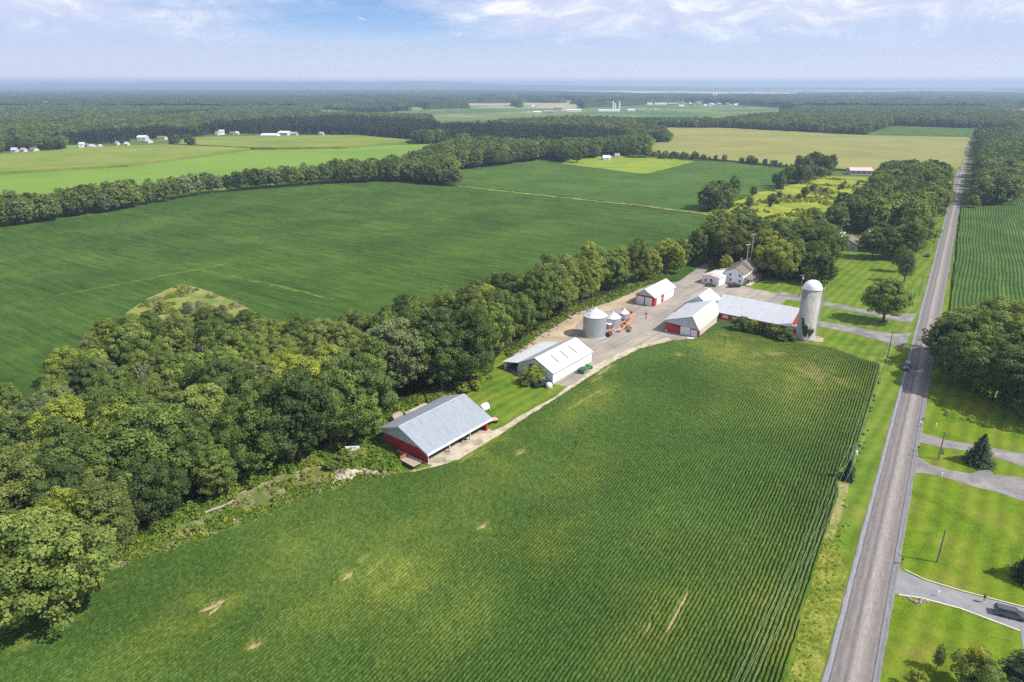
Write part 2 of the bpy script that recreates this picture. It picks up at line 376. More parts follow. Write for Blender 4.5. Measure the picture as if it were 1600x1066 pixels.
m_drive = groundmat('drive_gravel', [(0.25, (0.13, 0.125, 0.125)), (0.5, (0.20, 0.19, 0.188)), (0.75, (0.33, 0.30, 0.26))], 0.22, 2.8, bump=0.4, finevar=0.6)
m_asph = groundmat('drive_asphalt', [(0.25, (0.17, 0.17, 0.185)), (0.5, (0.22, 0.22, 0.235)), (0.75, (0.28, 0.275, 0.28))], 0.3, 4.0, bump=0.2, finevar=0.3)
m_beans = groundmat('beans_far', [(0.28, (0.036, 0.078, 0.011)), (0.5, (0.052, 0.104, 0.015)), (0.72, (0.084, 0.138, 0.022))], 0.02, 1.6, bump=0.9, rowang=-35.0, rows=0.9, rowpitch=0.75, finevar=0.4, extra=croptex(-35, 0.34, 0.8))
m_beans2 = groundmat('beans_upper', [(0.28, (0.040, 0.086, 0.012)), (0.5, (0.053, 0.106, 0.015)), (0.72, (0.080, 0.134, 0.021))], 0.02, 1.2, bump=0.7, rowang=-35.0, finevar=0.35, extra=croptex(-35, 0.16, 0.4))
m_beansr = groundmat('beans_right', [(0.28, (0.034, 0.074, 0.012)), (0.5, (0.046, 0.094, 0.016)), (0.72, (0.072, 0.124, 0.024))], 0.05, 1.2, bump=0.7, rowang=57.3, rows=1.2, rowpitch=1.42, finevar=0.5, bumpd=0.22, extra=croptex(57.3, 0.2, 0.3))
m_lime = groundmat('hay_light', [(0.28, (0.115, 0.200, 0.022)), (0.5, (0.145, 0.235, 0.030)), (0.72, (0.175, 0.255, 0.04))], 0.008, 0.5, bump=0.3, finevar=0.2)
m_corn = groundmat('corn_olive', [(0.28, (0.125, 0.180, 0.026)), (0.5, (0.165, 0.210, 0.034)), (0.72, (0.220, 0.235, 0.052))], 0.014, 0.6, bump=0.6, finevar=0.3, extra=croptex(12, 0.12, 0.1))
m_wheat = groundmat('corn_tassel', [(0.28, (0.165, 0.185, 0.045)), (0.5, (0.215, 0.215, 0.062)), (0.72, (0.265, 0.235, 0.085))], 0.010, 0.5, bump=0.5, finevar=0.3, extra=croptex(8, 0.12, 0.1))
m_gold = groundmat('goldenrod', [(0.26, (0.11, 0.16, 0.02)), (0.50, (0.21, 0.245, 0.025)), (0.75, (0.36, 0.35, 0.04))], 0.05, 0.7, bump=0.8, finevar=0.9)
m_meadow = groundmat('meadow_far', [(0.34, (0.055, 0.12, 0.030)), (0.47, (0.080, 0.140, 0.040)), (0.55, (0.14, 0.175, 0.055)), (0.68, (0.21, 0.21, 0.08))], 0.0035, 0.05, bump=0.2, finevar=0.3)
m_fallow = groundmat('fallow', [(0.3, (0.10, 0.15, 0.025)), (0.5, (0.18, 0.205, 0.05)), (0.72, (0.30, 0.27, 0.11))], 0.12, 1.2, bump=0.7, finevar=0.7)
m_soil = groundmat('bare_field', [(0.3, (0.28, 0.17, 0.11)), (0.7, (0.42, 0.29, 0.2))], 0.01, 0.2)

MID = [(-700,470),(-200,388),(0,357),(90,346),(170,333),(330,303),(480,291),(600,284),(706,292),(880,310),(1085,335),(1158,347),(1130,385),(1100,412),(1060,440),(1000,446),(900,455),(800,495),(700,520),(600,540),(400,560),(200,560),(100,625),(0,660),(-200,720),(-700,900)]
UPP = [(706,290),(708,268),(800,257),(861,249),(878,257),(1000,272),(1012,272),(1085,253),(1140,254),(1225,265),(1240,276),(1190,302),(1165,310),(1087,333),(880,308)]
LIME = [(-500,400),(-500,300),(0,274),(200,262),(393,235.5),(540,233),(600,228),(720,224),(715,232),(640,270),(560,280),(400,293),(200,318),(0,345)]
CORN1 = [(-500,299),(-500,262),(0,244),(159,232),(263,228.5),(392,234.5),(200,261),(0,273)]
CORN2 = [(268,227.5),(305,217),(430,214.5),(560,213.5),(648,222),(600,227),(540,232),(430,234),(396,233.5)]
TASS = [(978,201),(1140,202),(1360,214),(1515,217),(1500,264),(1465,280),(1400,280),(1375,272),(1320,268),(1237,263),(1100,250),(1012,244),(1008,226),(1045,224),(1035,211),(1000,209)]
GOLD = [(1104,334),(1165,309),(1188,302),(1296,277),(1366,278),(1368,326),(1320,352),(1260,374),(1195,394),(1150,382),(1138,354),(1161,345)]
FMID = [(1395,197),(1575,203),(1560,216),(1500,217),(1360,213.5)]
FARA = [(500,173),(600,176),(685,170.5),(822,168),(880,171),(1010,164),(1135,166),(1250,174),(1215,185),(1142,193),(1125,197),(1052,196),(980,195),(875,192),(800,198),(760,204),(684,204),(672,190),(600,188),(500,184)]
RBEAN = [(1502,323),(1576,322),(1590,300),(1720,286),(1900,330),(2000,560),(1482,560),(1482,505),(1487,460),(1492,420),(1497,370)]
ROADL = [(1240,1300),(1283,1066),(1322,900),(1348.6,800),(1392,642),(1414,541),(1426,491),(1441,440),(1463,350),(1487,300)]
def road_frame():
    a = Vector((39.81, 66.92, 0)) * CAM_H/72; b = Vector((316.33, 497.69, 0)) * CAM_H/72
    d = (b-a).normalized(); return a, d
RA, RD = road_frame(); RN = Vector((RD.y, -RD.x, 0))       # RN points right of travel
RW = 7.05
def road_pt(s, u): return RA + RD*s + RN*u
ROADP = [road_pt(-80, -3), road_pt(480, -4), road_pt(620, -10), road_pt(1250, -11), road_pt(1250, RW+11), road_pt(560, RW+10), road_pt(420, RW+5), road_pt(-80, RW+3)]

BEANS_OUT = [(-420,1330),(-150,1075),(0,1000),(40,983),(90,950),(150,908),(215,880),(300,850),(360,832),(420,805),(480,780),(540,760),(600,747),(660,738),(720,722),(775,690),(830,650),(880,619),(925,588),(960,567),(1000,547),(1050,535),(1090,531),(1112,512),(1124,504),(1150,507),(1200,522),(1250,537),(1300,546),(1340,560),(1375,571),(1365,610),(1345,680),(1328,722),(1311,735),(1307,752),(1312,772),(1300,800),(1290,830),(1260,930),(1225,1066),(1170,1330)]

def crop(name, px, mat, h, seed, z=0.0, amp=0.8, step=8):
    return sheet(name, GL(px), z, mat, seed=seed, height=h, amp=amp, step=step)
crop('bean_field', MID, m_beans, 0.7, 1, amp=0.5)
crop('bean_field', UPP, m_beans2, 0.7, 2)
crop('hay_field', LIME, m_lime, 0.5, 3, amp=0.5)
crop('corn_field', CORN1, m_corn, 2.6, 4)
crop('corn_field', CORN2, m_corn, 2.6, 5)
crop('corn_field', TASS, m_wheat, 2.4, 6, amp=1.2)
crop('weedy_field', GOLD, m_gold, 0.8, 7, amp=2)
crop('bean_field', FMID, m_beans2, 0.7, 8, amp=1)
crop('meadow', FARA, m_meadow, 0.3, 9, amp=3, step=40)
crop('bean_field', RBEAN, m_beansr, 0.8, 10, amp=0.4)
crop('meadow', [(878,257),(1000,272.5),(1012,272.5),(1087,253),(1010,245.5),(940,244.5),(890,249)], groundmat('lawn_far', [(0.3, (0.13, 0.20, 0.02)), (0.6, (0.21, 0.26, 0.03))], 0.03, 0.6), 0.78, 12, amp=1)
crop('plowed_field', [(1540,172),(1700,169),(1700,182),(1530,180)], m_soil, 0.4, 13, amp=4, step=40)
crop('plowed_field', [(1440,160),(1470,158),(1466,165),(1438,165)], m_soil, 0.4, 14, amp=4, step=40)
crop('meadow', [(88,228),(150,225.5),(120,238),(108,240)], m_lime, 0.2, 15, amp=1)
crop('meadow', [(1012,163),(1060,160),(1180,166),(1240,170),(1190,174),(1110,172)], m_meadow, 0.35, 16, amp=4, step=40)
m_thin = groundmat('thin_beans', [(0.35, (0.055, 0.108, 0.015)), (0.55, (0.085, 0.135, 0.020)), (0.75, (0.15, 0.18, 0.045))], 0.25, 1.0, finevar=0.6)
# track across the middle field, the ditch between the two fields, fallow point
def ribbon(name, pts, widths, z, mat, rough=0.3, seed=0, height=0.0):
    pts = [Vector(p[:2]) for p in pts]; L, Rr = [], []; r = random.Random(seed)
    fine, fw = [], []
    for i in range(len(pts)-1):
        k = max(1, int((pts[i+1]-pts[i]).length/3)); k = min(k, 60)
        for j in range(k): fine.append(pts[i].lerp(pts[i+1], j/k)); fw.append(widths[i]*(1-j/k)+widths[i+1]*j/k)
    fine.append(pts[-1]); fw.append(widths[-1])
    V, F = [], []
    for i, p in enumerate(fine):
        t = (fine[min(i+1, len(fine)-1)]-fine[max(i-1, 0)]).normalized(); nn = Vector((-t.y, t.x)); w = fw[i]/2
        a = p+nn*(w+r.uniform(-rough, rough)); b = p-nn*(w+r.uniform(-rough, rough)); m_ = (a+b)/2
        V += [(a.x, a.y, z), (m_.x, m_.y, z+height), (b.x, b.y, z)]
    for i in range(len(fine)-1):
        for q in (0, 1): F.append((i*3+q, i*3+q+1, (i+1)*3+q+1, (i+1)*3+q))
    o = link(name, np_mesh(name, np.array(V), np.array(F), mat)); o['kind'] = 'structure'; return o
ribbon('grass_track', GL([(20,477),(120,459),(200,444),(300,425),(390,407),(420,401)]), [0.5, 1.4, 2.2, 2.2, 1.2, 0.3], 0.716, m_thin, 0.8, 1)
ribbon('grass_track', GL([(310,424),(345,432),(420,446),(520,470)]), [3.5, 2.2, 1.8, 0.5], 0.724, m_thin, 1.1, 2)
ribbon('ditch_bank', GL([(708,291),(760,297),(880,310),(1000,323),(1087,334),(1157,345)]), [3.0, 3.5, 3.5, 3.5, 4.5, 6], 0.74, m_fallow, 1.1, 3)
crop('fallow_ground', [(196,492),(235,468),(283,445),(330,459),(395,486),(420,545),(215,545)], m_fallow, 0.75, 21, amp=0.5)
crop('path', [(1030,388),(1060,381),(1090,372),(1150,360),(1092,373.5),(1062,383)], m_fallow, 0.715, 22, amp=0.1)

# forest floor, lawns, yard, drives
WOOD1 = [(-420,1240),(-200,1120),(0,993),(60,965),(110,915),(190,868),(260,835),(330,800),(375,768),(440,742),(500,728),(560,700),(590,672),(640,642),(700,622),(745,600),(762,580),(790,548),(830,520),(870,497),(915,478),(960,462),(1000,446),(1050,428),(1100,410),(1060,430),(1000,434),(940,436),(860,452),(800,475),(700,508),(600,534),(500,545),(405,536),(370,528),(300,524),(225,530),(190,548),(100,612),(0,655),(-200,712),(-420,790)]
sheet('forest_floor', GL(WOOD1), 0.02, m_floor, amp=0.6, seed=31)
sheet('lawn', [G(*p) for p in [(1000,440),(1100,405),(1180,424),(1300,400),(1400,345),(1500,335)]] + [road_pt(640, 0.4), road_pt(-120, 0.4)] + GL([(1150,1330),(1200,1066),(1240,930),(1280,800),(1330,650),(1350,590),(1280,560),(1180,540),(1100,540),(1040,535)]), 0.03, m_lawn_l, amp=0.2, seed=32)
sheet('lawn', [road_pt(-120, RW-0.4), road_pt(330, RW-0.4)] + GL([(1484,470),(1640,520),(2000,640),(2300,900),(2500,1400)]), 0.03, m_lawn_r, amp=0.2, seed=33)
sheet('weed_strip', GL([(-150,1082),(0,1003),(45,985),(95,952),(150,912),(215,884),(300,854),(360,836),(420,810),(480,785),(540,765),(600,750),(680,735),(640,700),(600,670),(560,680),(500,715),(440,735),(370,765),(330,790),(260,825),(190,855),(110,905),(60,950),(0,975)]), 0.045, m_debris, amp=0.4, seed=34)
sheet('barn_grass', GL([(590,655),(700,600),(745,585),(790,545),(870,560),(960,570),(925,590),(880,621),(830,653),(775,694),(720,725),(668,740),(615,742),(575,735),(560,700)]), 0.055, m_lawn_l, amp=0.4, seed=35)
sheet('gravel_yard', GL([(795,572),(800,556),(845,522),(905,488),(960,470),(1000,452),(1060,428),(1090,408),(1105,398),(1112,408),(1100,430),(1120,436),(1180,452),(1252,466),(1229,469),(1213,477),(1170,500),(1240,520),(1120,515),(1112,513),(1092,532),(1050,536),(1000,548),(960,568),(930,590),(895,606),(860,600),(800,585)]), 0.065, m_yard, amp=0.35, seed=36)
sheet('dirt_patch', GL([(790,578),(800,560),(845,524),(905,490),(960,471),(1000,453),(1005,462),(970,480),(905,500),(895,520),(880,535),(845,550)]), 0.072, m_yardirt, amp=0.5, seed=37)
sheet('dirt_patch', GL([(1050,533),(1000,545),(960,565),(925,590),(905,596),(930,570),(965,553),(1005,538),(1045,528)]), 0.072, m_track, amp=0.4, seed=38)
ribbon('farm_track', GL([(958,567),(925,588),(895,606),(862,628),(828,645),(790,668),(762,685),(725,703),(698,722),(676,733),(640,738)]), [3.4, 3.0, 2.4, 1.9, 1.7, 2.0, 2.2, 3.4, 3.6, 2.6, 1.2], 0.078, m_track, 0.35, 4)
sheet('driveway', GL([(1215,455),(1252,463),(1288,471),(1365,487),(1404,491),(1432,490),(1424,505),(1400,501),(1376,495.5),(1288,478),(1252,471),(1225,468)]), 0.07, m_drive, amp=0.12, seed=39)
sheet('driveway', GL([(1246,500),(1281,502),(1313,507),(1372,518),(1397,522),(1424,520),(1413,545),(1392,538),(1372,532),(1327,520),(1280,510),(1246,506)]), 0.07, m_drive, amp=0.12, seed=40)
sheet('driveway', GL([(1428,664),(1443,677),(1476,687),(1513,694),(1550,700),(1600,710),(1760,745),(1760,770),(1600,730),(1546,713),(1507,705),(1470,699),(1437,692),(1420,700)]), 0.07, m_drive, amp=0.15, seed=41)
sheet('driveway', GL([(1424,705),(1433,712),(1455,727),(1486,735),(1517,741),(1530,737),(1544,733),(1552,741),(1600,747),(1760,790),(1760,850),(1600,785),(1565,771),(1513,759),(1466,744),(1440,740),(1415,742)]), 0.07, m_drive, amp=0.25, seed=42)
sheet('paved_driveway', GL([(1398,880),(1410,893),(1445,908),(1500,925),(1600,951),(1780,1003),(1780,1130),(1612,1130),(1604,1050),(1594,986),(1500,950),(1440,934),(1396,928),(1386,950)]), 0.07, m_asph, amp=0.0, seed=43)
m_curb = plain('curb_concrete', (0.52, 0.47, 0.36), 0.85)
def curb(pts, w, h):
    P = GL(pts); mb = MB()
    for a, b in zip(P[:-1], P[1:]):
        d = b-a; mb.box(((a+b)/2) + Vector((0, 0, 0.03+h/2)), (d.length+0.02, w, h), math.atan2(d.y, d.x))
    return mb
tag(curb([(1413,891),(1445,906.5),(1500,923.5),(1600,949.5),(1700,977)], 0.22, 0.16).build('driveway_kerb', m_curb), 'pale concrete kerb along the far side of the paved driveway', 'kerb')
tag(curb([(1404,930),(1440,935.5),(1500,951.5),(1593,986.5)], 0.30, 0.14).build('driveway_kerb', m_curb), 'pale concrete kerb along the near side of the paved driveway', 'kerb')

# the road: asphalt with worn wheel paths and gravel shoulders
def road_mat():
    m, nt, b = newmat('road_asphalt', 0.85, 0.25)
    uv = N(nt, 'ShaderNodeUVMap'); sp = N(nt, 'ShaderNodeSeparateXYZ'); nt.links.new(uv.outputs[0], sp.inputs[0])
    wob = mth(nt, 'MULTIPLY', mth(nt, 'SUBTRACT', noise(nt, vmap(nt, uv.outputs[0], (0, 0.03, 0)), 1.0, 4, 0.6), 0.5), 0.10)
    u = mth(nt, 'ADD', sp.outputs[0], wob)
    c = ramp(nt, u, [(0.0, (0.13, 0.12, 0.12)), (0.03, (0.22, 0.215, 0.235)), (0.10, (0.24, 0.235, 0.26)), (0.125, (0.085, 0.08, 0.085)), (0.15, (0.175, 0.158, 0.152)), (0.24, (0.145, 0.130, 0.127)), (0.32, (0.200, 0.180, 0.170)), (0.40, (0.130, 0.115, 0.112)),
                     (0.48, (0.245, 0.220, 0.205)), (0.56, (0.265, 0.238, 0.222)), (0.66, (0.205, 0.184, 0.174)), (0.76, (0.160, 0.144, 0.138)), (0.835, (0.175, 0.158, 0.152)), (0.86, (0.075, 0.07, 0.075)), (0.885, (0.185, 0.18, 0.20)), (0.95, (0.15, 0.146, 0.158)), (1.0, (0.20, 0.19, 0.18))])
    s1 = noise(nt, vmap(nt, uv.outputs[0], (34, 0.22, 0)), 1.0, 5, 0.7)
    s2 = noise(nt, vmap(nt, uv.outputs[0], (9, 0.9, 0)), 1.0, 5, 0.7)
    s3 = noise(nt, vmap(nt, uv.outputs[0], (50, 7, 0)), 1.0, 3, 0.7)
    k = mth(nt, 'ADD', mth(nt, 'ADD', mth(nt, 'MULTIPLY', s1, 0.55), mth(nt, 'MULTIPLY', s2, 0.35)), mth(nt, 'MULTIPLY', s3, 0.35))
    mul = ramp(nt, k, [(0.42, 0.55), (0.62, 0.98), (0.80, 1.40)])
    nt.links.new(mixc(nt, 1.0, c, mul, 'MULTIPLY'), b.inputs['Base Color'])
    bn = N(nt, 'ShaderNodeBump'); bn.inputs['Strength'].default_value = 0.3; bn.inputs['Distance'].default_value = 0.03
    nt.links.new(s3, bn.inputs['Height']); nt.links.new(bn.outputs[0], b.inputs['Normal']); return m
V, F, UV = [], [], []
ns = 620; us = [0, 0.5, 1.0]
rr = random.Random(5)
def road_z(s): return 0.10 + 1.2*math.exp(-((s-840)/60.0)**2)*0
for i in range(ns+1):
    s = -120 + i*2.0 if i < 400 else 680 + (i-400)*3.0
    e0, e1 = rr.uniform(-0.09, 0.09), rr.uniform(-0.12, 0.12)
    for u, e, z in ((0, e0, 0.085), (0.13, 0, 0.12), (0.5, 0, 0.20), (0.87, 0, 0.12), (1, e1, 0.085)):
        p = road_pt(s, u*RW+e); V.append((p.x, p.y, z)); UV.append((u, s))
for i in range(ns):
    for j in range(4): F.append((i*5+j, i*5+j+1, (i+1)*5+j+1, (i+1)*5+j))
me = np_mesh('road', np.array(V), np.array(F), road_mat()); uvl = me.uv_layers.new(name='UVMap')
li = np.zeros(len(me.loops), np.int32); me.loops.foreach_get('vertex_index', li)
uvl.data.foreach_set('uv', np.array(UV, np.float32)[li].ravel()); tag(link('road', me), kind='structure')
sheet('verge', [road_pt(-120, -0.2), road_pt(28, -0.2), road_pt(33, -3.0)] + [G(1297,810), G(1268,905), G(1232,1066), G(1180,1330)], 0.05, m_verge, amp=0.35, seed=44)
sheet('bare_strip', GL([(1311,752),(1330,745),(1326,770),(1318,800),(1303,845),(1290,840),(1298,805),(1310,775)]), 0.06, m_tan, amp=0.3, seed=45)
sheet('bare_strip', GL([(1285,546),(1300,545.5),(1340,559),(1378,571),(1374,574),(1338,563),(1300,549)]), 0.06, m_tan, amp=0.2, seed=46)

m_pale = groundmat('pale_fields', [(0.3, (0.30, 0.34, 0.16)), (0.5, (0.42, 0.42, 0.24)), (0.7, (0.55, 0.50, 0.34))], 0.0015, 0.01, bump=0.1)
for k, pl in enumerate([[(560,145),(700,143.4),(860,144),(1010,147),(1130,149.5),(1240,149.5),(1330,147),(1200,144.5),(1000,142.5),(760,141)], [(820,139.6),(1000,140),(1250,141.5),(1440,143.5),(1455,142.2),(1250,139.8),(1000,138.6)], [(160,142.3),(360,142),(380,140.8),(180,141)], [(440,141.5),(720,140.6),(700,139.2),(460,139.8)], [(1290,153),(1420,151),(1450,148.5),(1340,149)], [(0,143),(90,142.5),(100,141),(0,141.4)]]):
    crop('pale_fields', pl, m_pale, 0.5, 90+k, amp=12, step=80)
# ------------------------------------------------------------------ the near bean field: real rows of canopy
def near_beans():
    P = GL(BEANS_OUT); ang = math.radians(90-31.6)
    ca, sa = math.cos(ang), math.sin(ang)
    A = np.array([(p.x*ca+p.y*sa) for p in P]); B = np.array([(-p.x*sa+p.y*ca) for p in P])
    da, db = 0.27, 0.086
    a = np.arange(A.min()-1, A.max()+1, da); b = np.arange(B.min()-1, B.max()+1, db)
    aa, bb = np.meshgrid(a, b); x = aa*ca-bb*sa; y = aa*sa+bb*ca
    # leave out what lies well outside the view
    poly = rough_poly(P, 1.5, 0.22, 77)
    ins = inpoly(x, y, poly)
    Lp = [(p.x, p.y) for p in P[:25]]
    k = 24     # smooth the border that the headland rows follow
    dL = polyline_dist(x[::4, ::2], y[::4, ::2], Lp)
    dL = np.repeat(np.repeat(dL, 4, 0), 2, 1)[:x.shape[0], :x.shape[1]]
    # blur the distance a little so rows bend smoothly
    def blur(q, n, ax):
        c = np.cumsum(np.insert(np.pad(q, [(n, n) if i == ax else (0, 0) for i in range(2)], mode='edge'), 0, 0, axis=ax), axis=ax)
        sl1 = [slice(None)]*2; sl2 = [slice(None)]*2; w = 2*n+1
        sl1[ax] = slice(w, w+q.shape[ax]); sl2[ax] = slice(0, q.shape[ax]); return (c[tuple(sl1)]-c[tuple(sl2)])/w
    dS = blur(blur(dL, 40, 0), 13, 1); dS = blur(blur(dS, 40, 0), 13, 1)
    pitch = 0.675
    along = x*math.sin(math.radians(31.6))+y*math.cos(math.radians(31.6))
    hw = 9 + 17*np.clip((150-along)/60, 0, 1) + 2.5*vnoise(x, y, 9, 5)
    head = dS < hw
    print('head share', float(head[ins].mean()), 'dS', float(dS[ins].min()), float(dS[ins].max()))
    warp = 2.6*vnoise(x, y, 65, 9) + 0.16*vnoise(x*.8+y*.6, y*.8-x*.6, 1.3, 19) + 0.12*vnoise(x, y, 4.0, 29) + 0.0009*np.clip(-bb-0, 0, 200)*0
    # rows lean over towards the barns
    lean = np.clip((24-dS)/40, 0, 1)
    ph_main = (bb + warp)/pitch
    ph_head = (dS + 0.12*vnoise(x, y, 1.6, 21) + 0.9*vnoise(x, y, 40, 3))/pitch
    ph = np.where(head, ph_head, ph_main)
    edgeR = polyline_dist(x, y, [(P[i].x, P[i].y) for i in range(30, len(P))])
    dR = np.abs(edgeR)
    amp = np.clip(0.16 + 0.95*(vnoise(x, y, 23, 2)*0.6+vnoise(x, y, 9, 4)*0.4) - 0.12, 0.2, 0.9); amp = np.where(head, np.maximum(amp, 0.55), amp)
    amp = np.maximum(amp, np.clip((17-dR)/9, 0, 1)*0.8)
    seam = np.exp(-((dS-hw)/1.3)**2)
    s = np.abs(np.sin(math.pi*ph))
    gap = np.exp(-(s/0.42)**2)
    z = 0.74 - 0.10*(1-s) - 0.62*amp*gap*(1-0.5*seam)
    rn = NR.rand(*x.shape)
    xq = x+0.35*np.sin(y*2.1+np.sin(x)); yq = y+0.35*np.sin(x*1.7+np.sin(y*.9)); z += 0.13*(vnoise(xq, yq, 0.44, 6)-0.5) + 0.09*(vnoise(xq*.8+yq*.6, yq*.8-xq*.6, 1.1, 8)-0.5) + 0.075*(rn-0.5) - 0.25*seam*(vnoise(x, y, 1.1, 12) > 0.62)
    # thin and bare places
    soil = np.zeros(x.shape); yel = np.zeros(x.shape)
    def seg(x0, y0, x1, y1, w, st, only_gap=0.0):
        p0, p1 = G(x0, y0), G(x1, y1); dx, dy = p1.x-p0.x, p1.y-p0.y; L2 = dx*dx+dy*dy+1e-6
        t = np.clip(((x-p0.x)*dx+(y-p0.y)*dy)/L2, 0, 1)
        d = np.hypot(x-p0.x-t*dx, y-p0.y-t*dy)/(w*(0.65+0.7*vnoise(x, y, 0.9, 31))*(0.55+0.9*np.sin(math.pi*np.clip(t, 0.04, 0.96))))
        return np.clip(1.35-d, 0, 1)*st
    for q in [(1077,925,1036,1003,.22,1),(1020,967,1008,1000,.14,.9),(1014,985,1005,1006,.12,.7),(607,872,571,905,.16,.9),(640,885,584,937,.12,.7),(626,905,606,930,.14,.7),(668,910,655,928,.10,.6),(552,898,538,908,.45,1),(578,870,560,884,.14,.7),
              (760,822,747,830,.42,1),(360,938,310,962,.42,1),(345,950,325,966,.35,1),(352,934,330,948,.14,.8),(408,1008,388,1018,.40,1),(402,1003,395,1008,.2,.9),(478,978,468,986,.12,.7),
              (945,609,905,633,.22,.9),(950,612,918,632,.18,.7),(930,615,884,646,.16,.7),(820,705,808,714,.25,1),(790,676,765,695,.5,.8),(783,682,720,724,.35,.75),(752,700,732,716,.9,.9),(742,706,728,712,.7,.8),
              (940,590,925,600,.3,.6),(955,573,935,588,.5,.8),(1131,523,1136,527,1.0,1),(1178,553,1195,560,1.2,.9),(1165,552,1185,560,.7,.6),(1200,556,1225,553,1.6,.9),(1245,578,1295,590,3.6,.8),(1268,568,1282,600,2.8,.8),(1300,590,1325,603,2.0,.75),(1235,590,1260,600,2.0,.5),(1060,555,1066,558,.5,.7),
              (130,958,105,972,.25,.8),(118,905,95,930,1.2,.5),(45,1008,20,1022,.3,.5),(1150,540,1135,560,3.5,.35),(1180,500+20,1180,521,.5,0)]:
        g_ = seg(*q)*(1 if q[4] > 1.3 else 0.9); soil = np.maximum(soil, g_*(0.35+0.65*gap) if q[4] > .5 else g_*(.72+.28*gap)); gl_ = seg(q[0], q[1], q[2], q[3], q[4]*3.5+.3, .8); yel = np.maximum(yel, gl_)
    for (px_, py_, r_, st) in [(300,965,7,.7),(340,955,5,.9),(610,905,9,.75),(640,925,6,.6),(1010,985,6,.6),(1060,960,5,.4),(930,625,8,.7),(880,655,6,.6),(1150,548,10,1.2),(1190,560,13,1.0),(1260,585,16,.9),(1130,560,9,.5),(1215,575,10,.5),(650,850,12,.35),(520,960,10,.5),(700,980,10,.4),(860,850,8,.4),(450,870,9,.35),(1120,640,10,.25),(1230,1000,6,.5),(760,740,9,.4),(1180,960,5,.5),(905,750,9,.3),(1330,620,5,.3),(730,745,5,.5)]:
        p0 = G(px_, py_); al = (x-p0.x)*math.sin(.55)+(y-p0.y)*math.cos(.55); ac = (x-p0.x)*math.cos(.55)-(y-p0.y)*math.sin(.55)
        yel = np.maximum(yel, st*np.exp(-((al/(r_*1.5))**2+(ac/(r_*0.7))**2)))
    yel = np.clip(yel*0.72*(0.4+1.0*vnoise(x, y, 3.0, 41)) + 0.22*(vnoise(x, y, 31, 42)-0.35)+0.12*(vnoise(x, y, 6, 43)-0.5), 0, 1)
    soil = np.clip(soil*(0.75+0.5*vnoise(x, y, 0.5, 44)), 0, 1)
    z = z*(1-soil) + 0.06*soil - 0.22*yel*(1-soil)*gap
    leaf = np.clip(0.35*vnoise(xq, yq, 0.33, 51)+0.2*vnoise(x, y, 14, 52)+0.5*NR.rand(*x.shape), 0, 1)
    z[~ins] = 0.0
    fi = ins[:-1, :-1] | ins[1:, :-1] | ins[:-1, 1:] | ins[1:, 1:]
    # drop what is far outside the frame to the sides and behind
    fi &= (y[:-1, :-1] > 52)
    idx = np.arange(x.size).reshape(x.shape)
    F = np.stack([idx[:-1, :-1][fi], idx[:-1, 1:][fi], idx[1:, 1:][fi], idx[1:, :-1][fi]], 1)
    used = np.unique(F); remap = np.zeros(x.size, np.int32); remap[used] = np.arange(len(used))
    V = np.stack([x.ravel()[used], y.ravel()[used], z.ravel()[used]], 1)
    m, nt, b_ = newmat('near_beans', 0.8, 0.10)
    def at(n): q = N(nt, 'ShaderNodeAttribute'); q.attribute_name = n; return q.outputs['Fac']
    c = ramp(nt, at('leaf'), [(0.12, (0.016, 0.036, 0.006)), (0.5, (0.036, 0.074, 0.010)), (0.9, (0.084, 0.142, 0.027))])
    c2 = ramp(nt, at('leaf'), [(0.15, (0.060, 0.080, 0.010)), (0.5, (0.125, 0.155, 0.020)), (0.88, (0.215, 0.230, 0.050))])
    c = mixc(nt, at('yel'), c, c2)
    geo = N(nt, 'ShaderNodeNewGeometry')
    sc_ = ramp(nt, noise(nt, geo.outputs['Position'], 2.5, 4), [(0.3, (0.26, 0.20, 0.10)), (0.7, (0.46, 0.37, 0.24))])
    c = mixc(nt, ramp(nt, at('soil'), [(0.25, 0.0), (0.85, 1.0)]), c, sc_)
    nt.links.new(c, b_.inputs['Base Color'])
    me = np_mesh('bean_field', V, remap[F], m, {'leaf': leaf.ravel()[used], 'yel': yel.ravel()[used], 'soil': soil.ravel()[used]})
    return tag(link('bean_field', me), kind='structure')
near_beans()

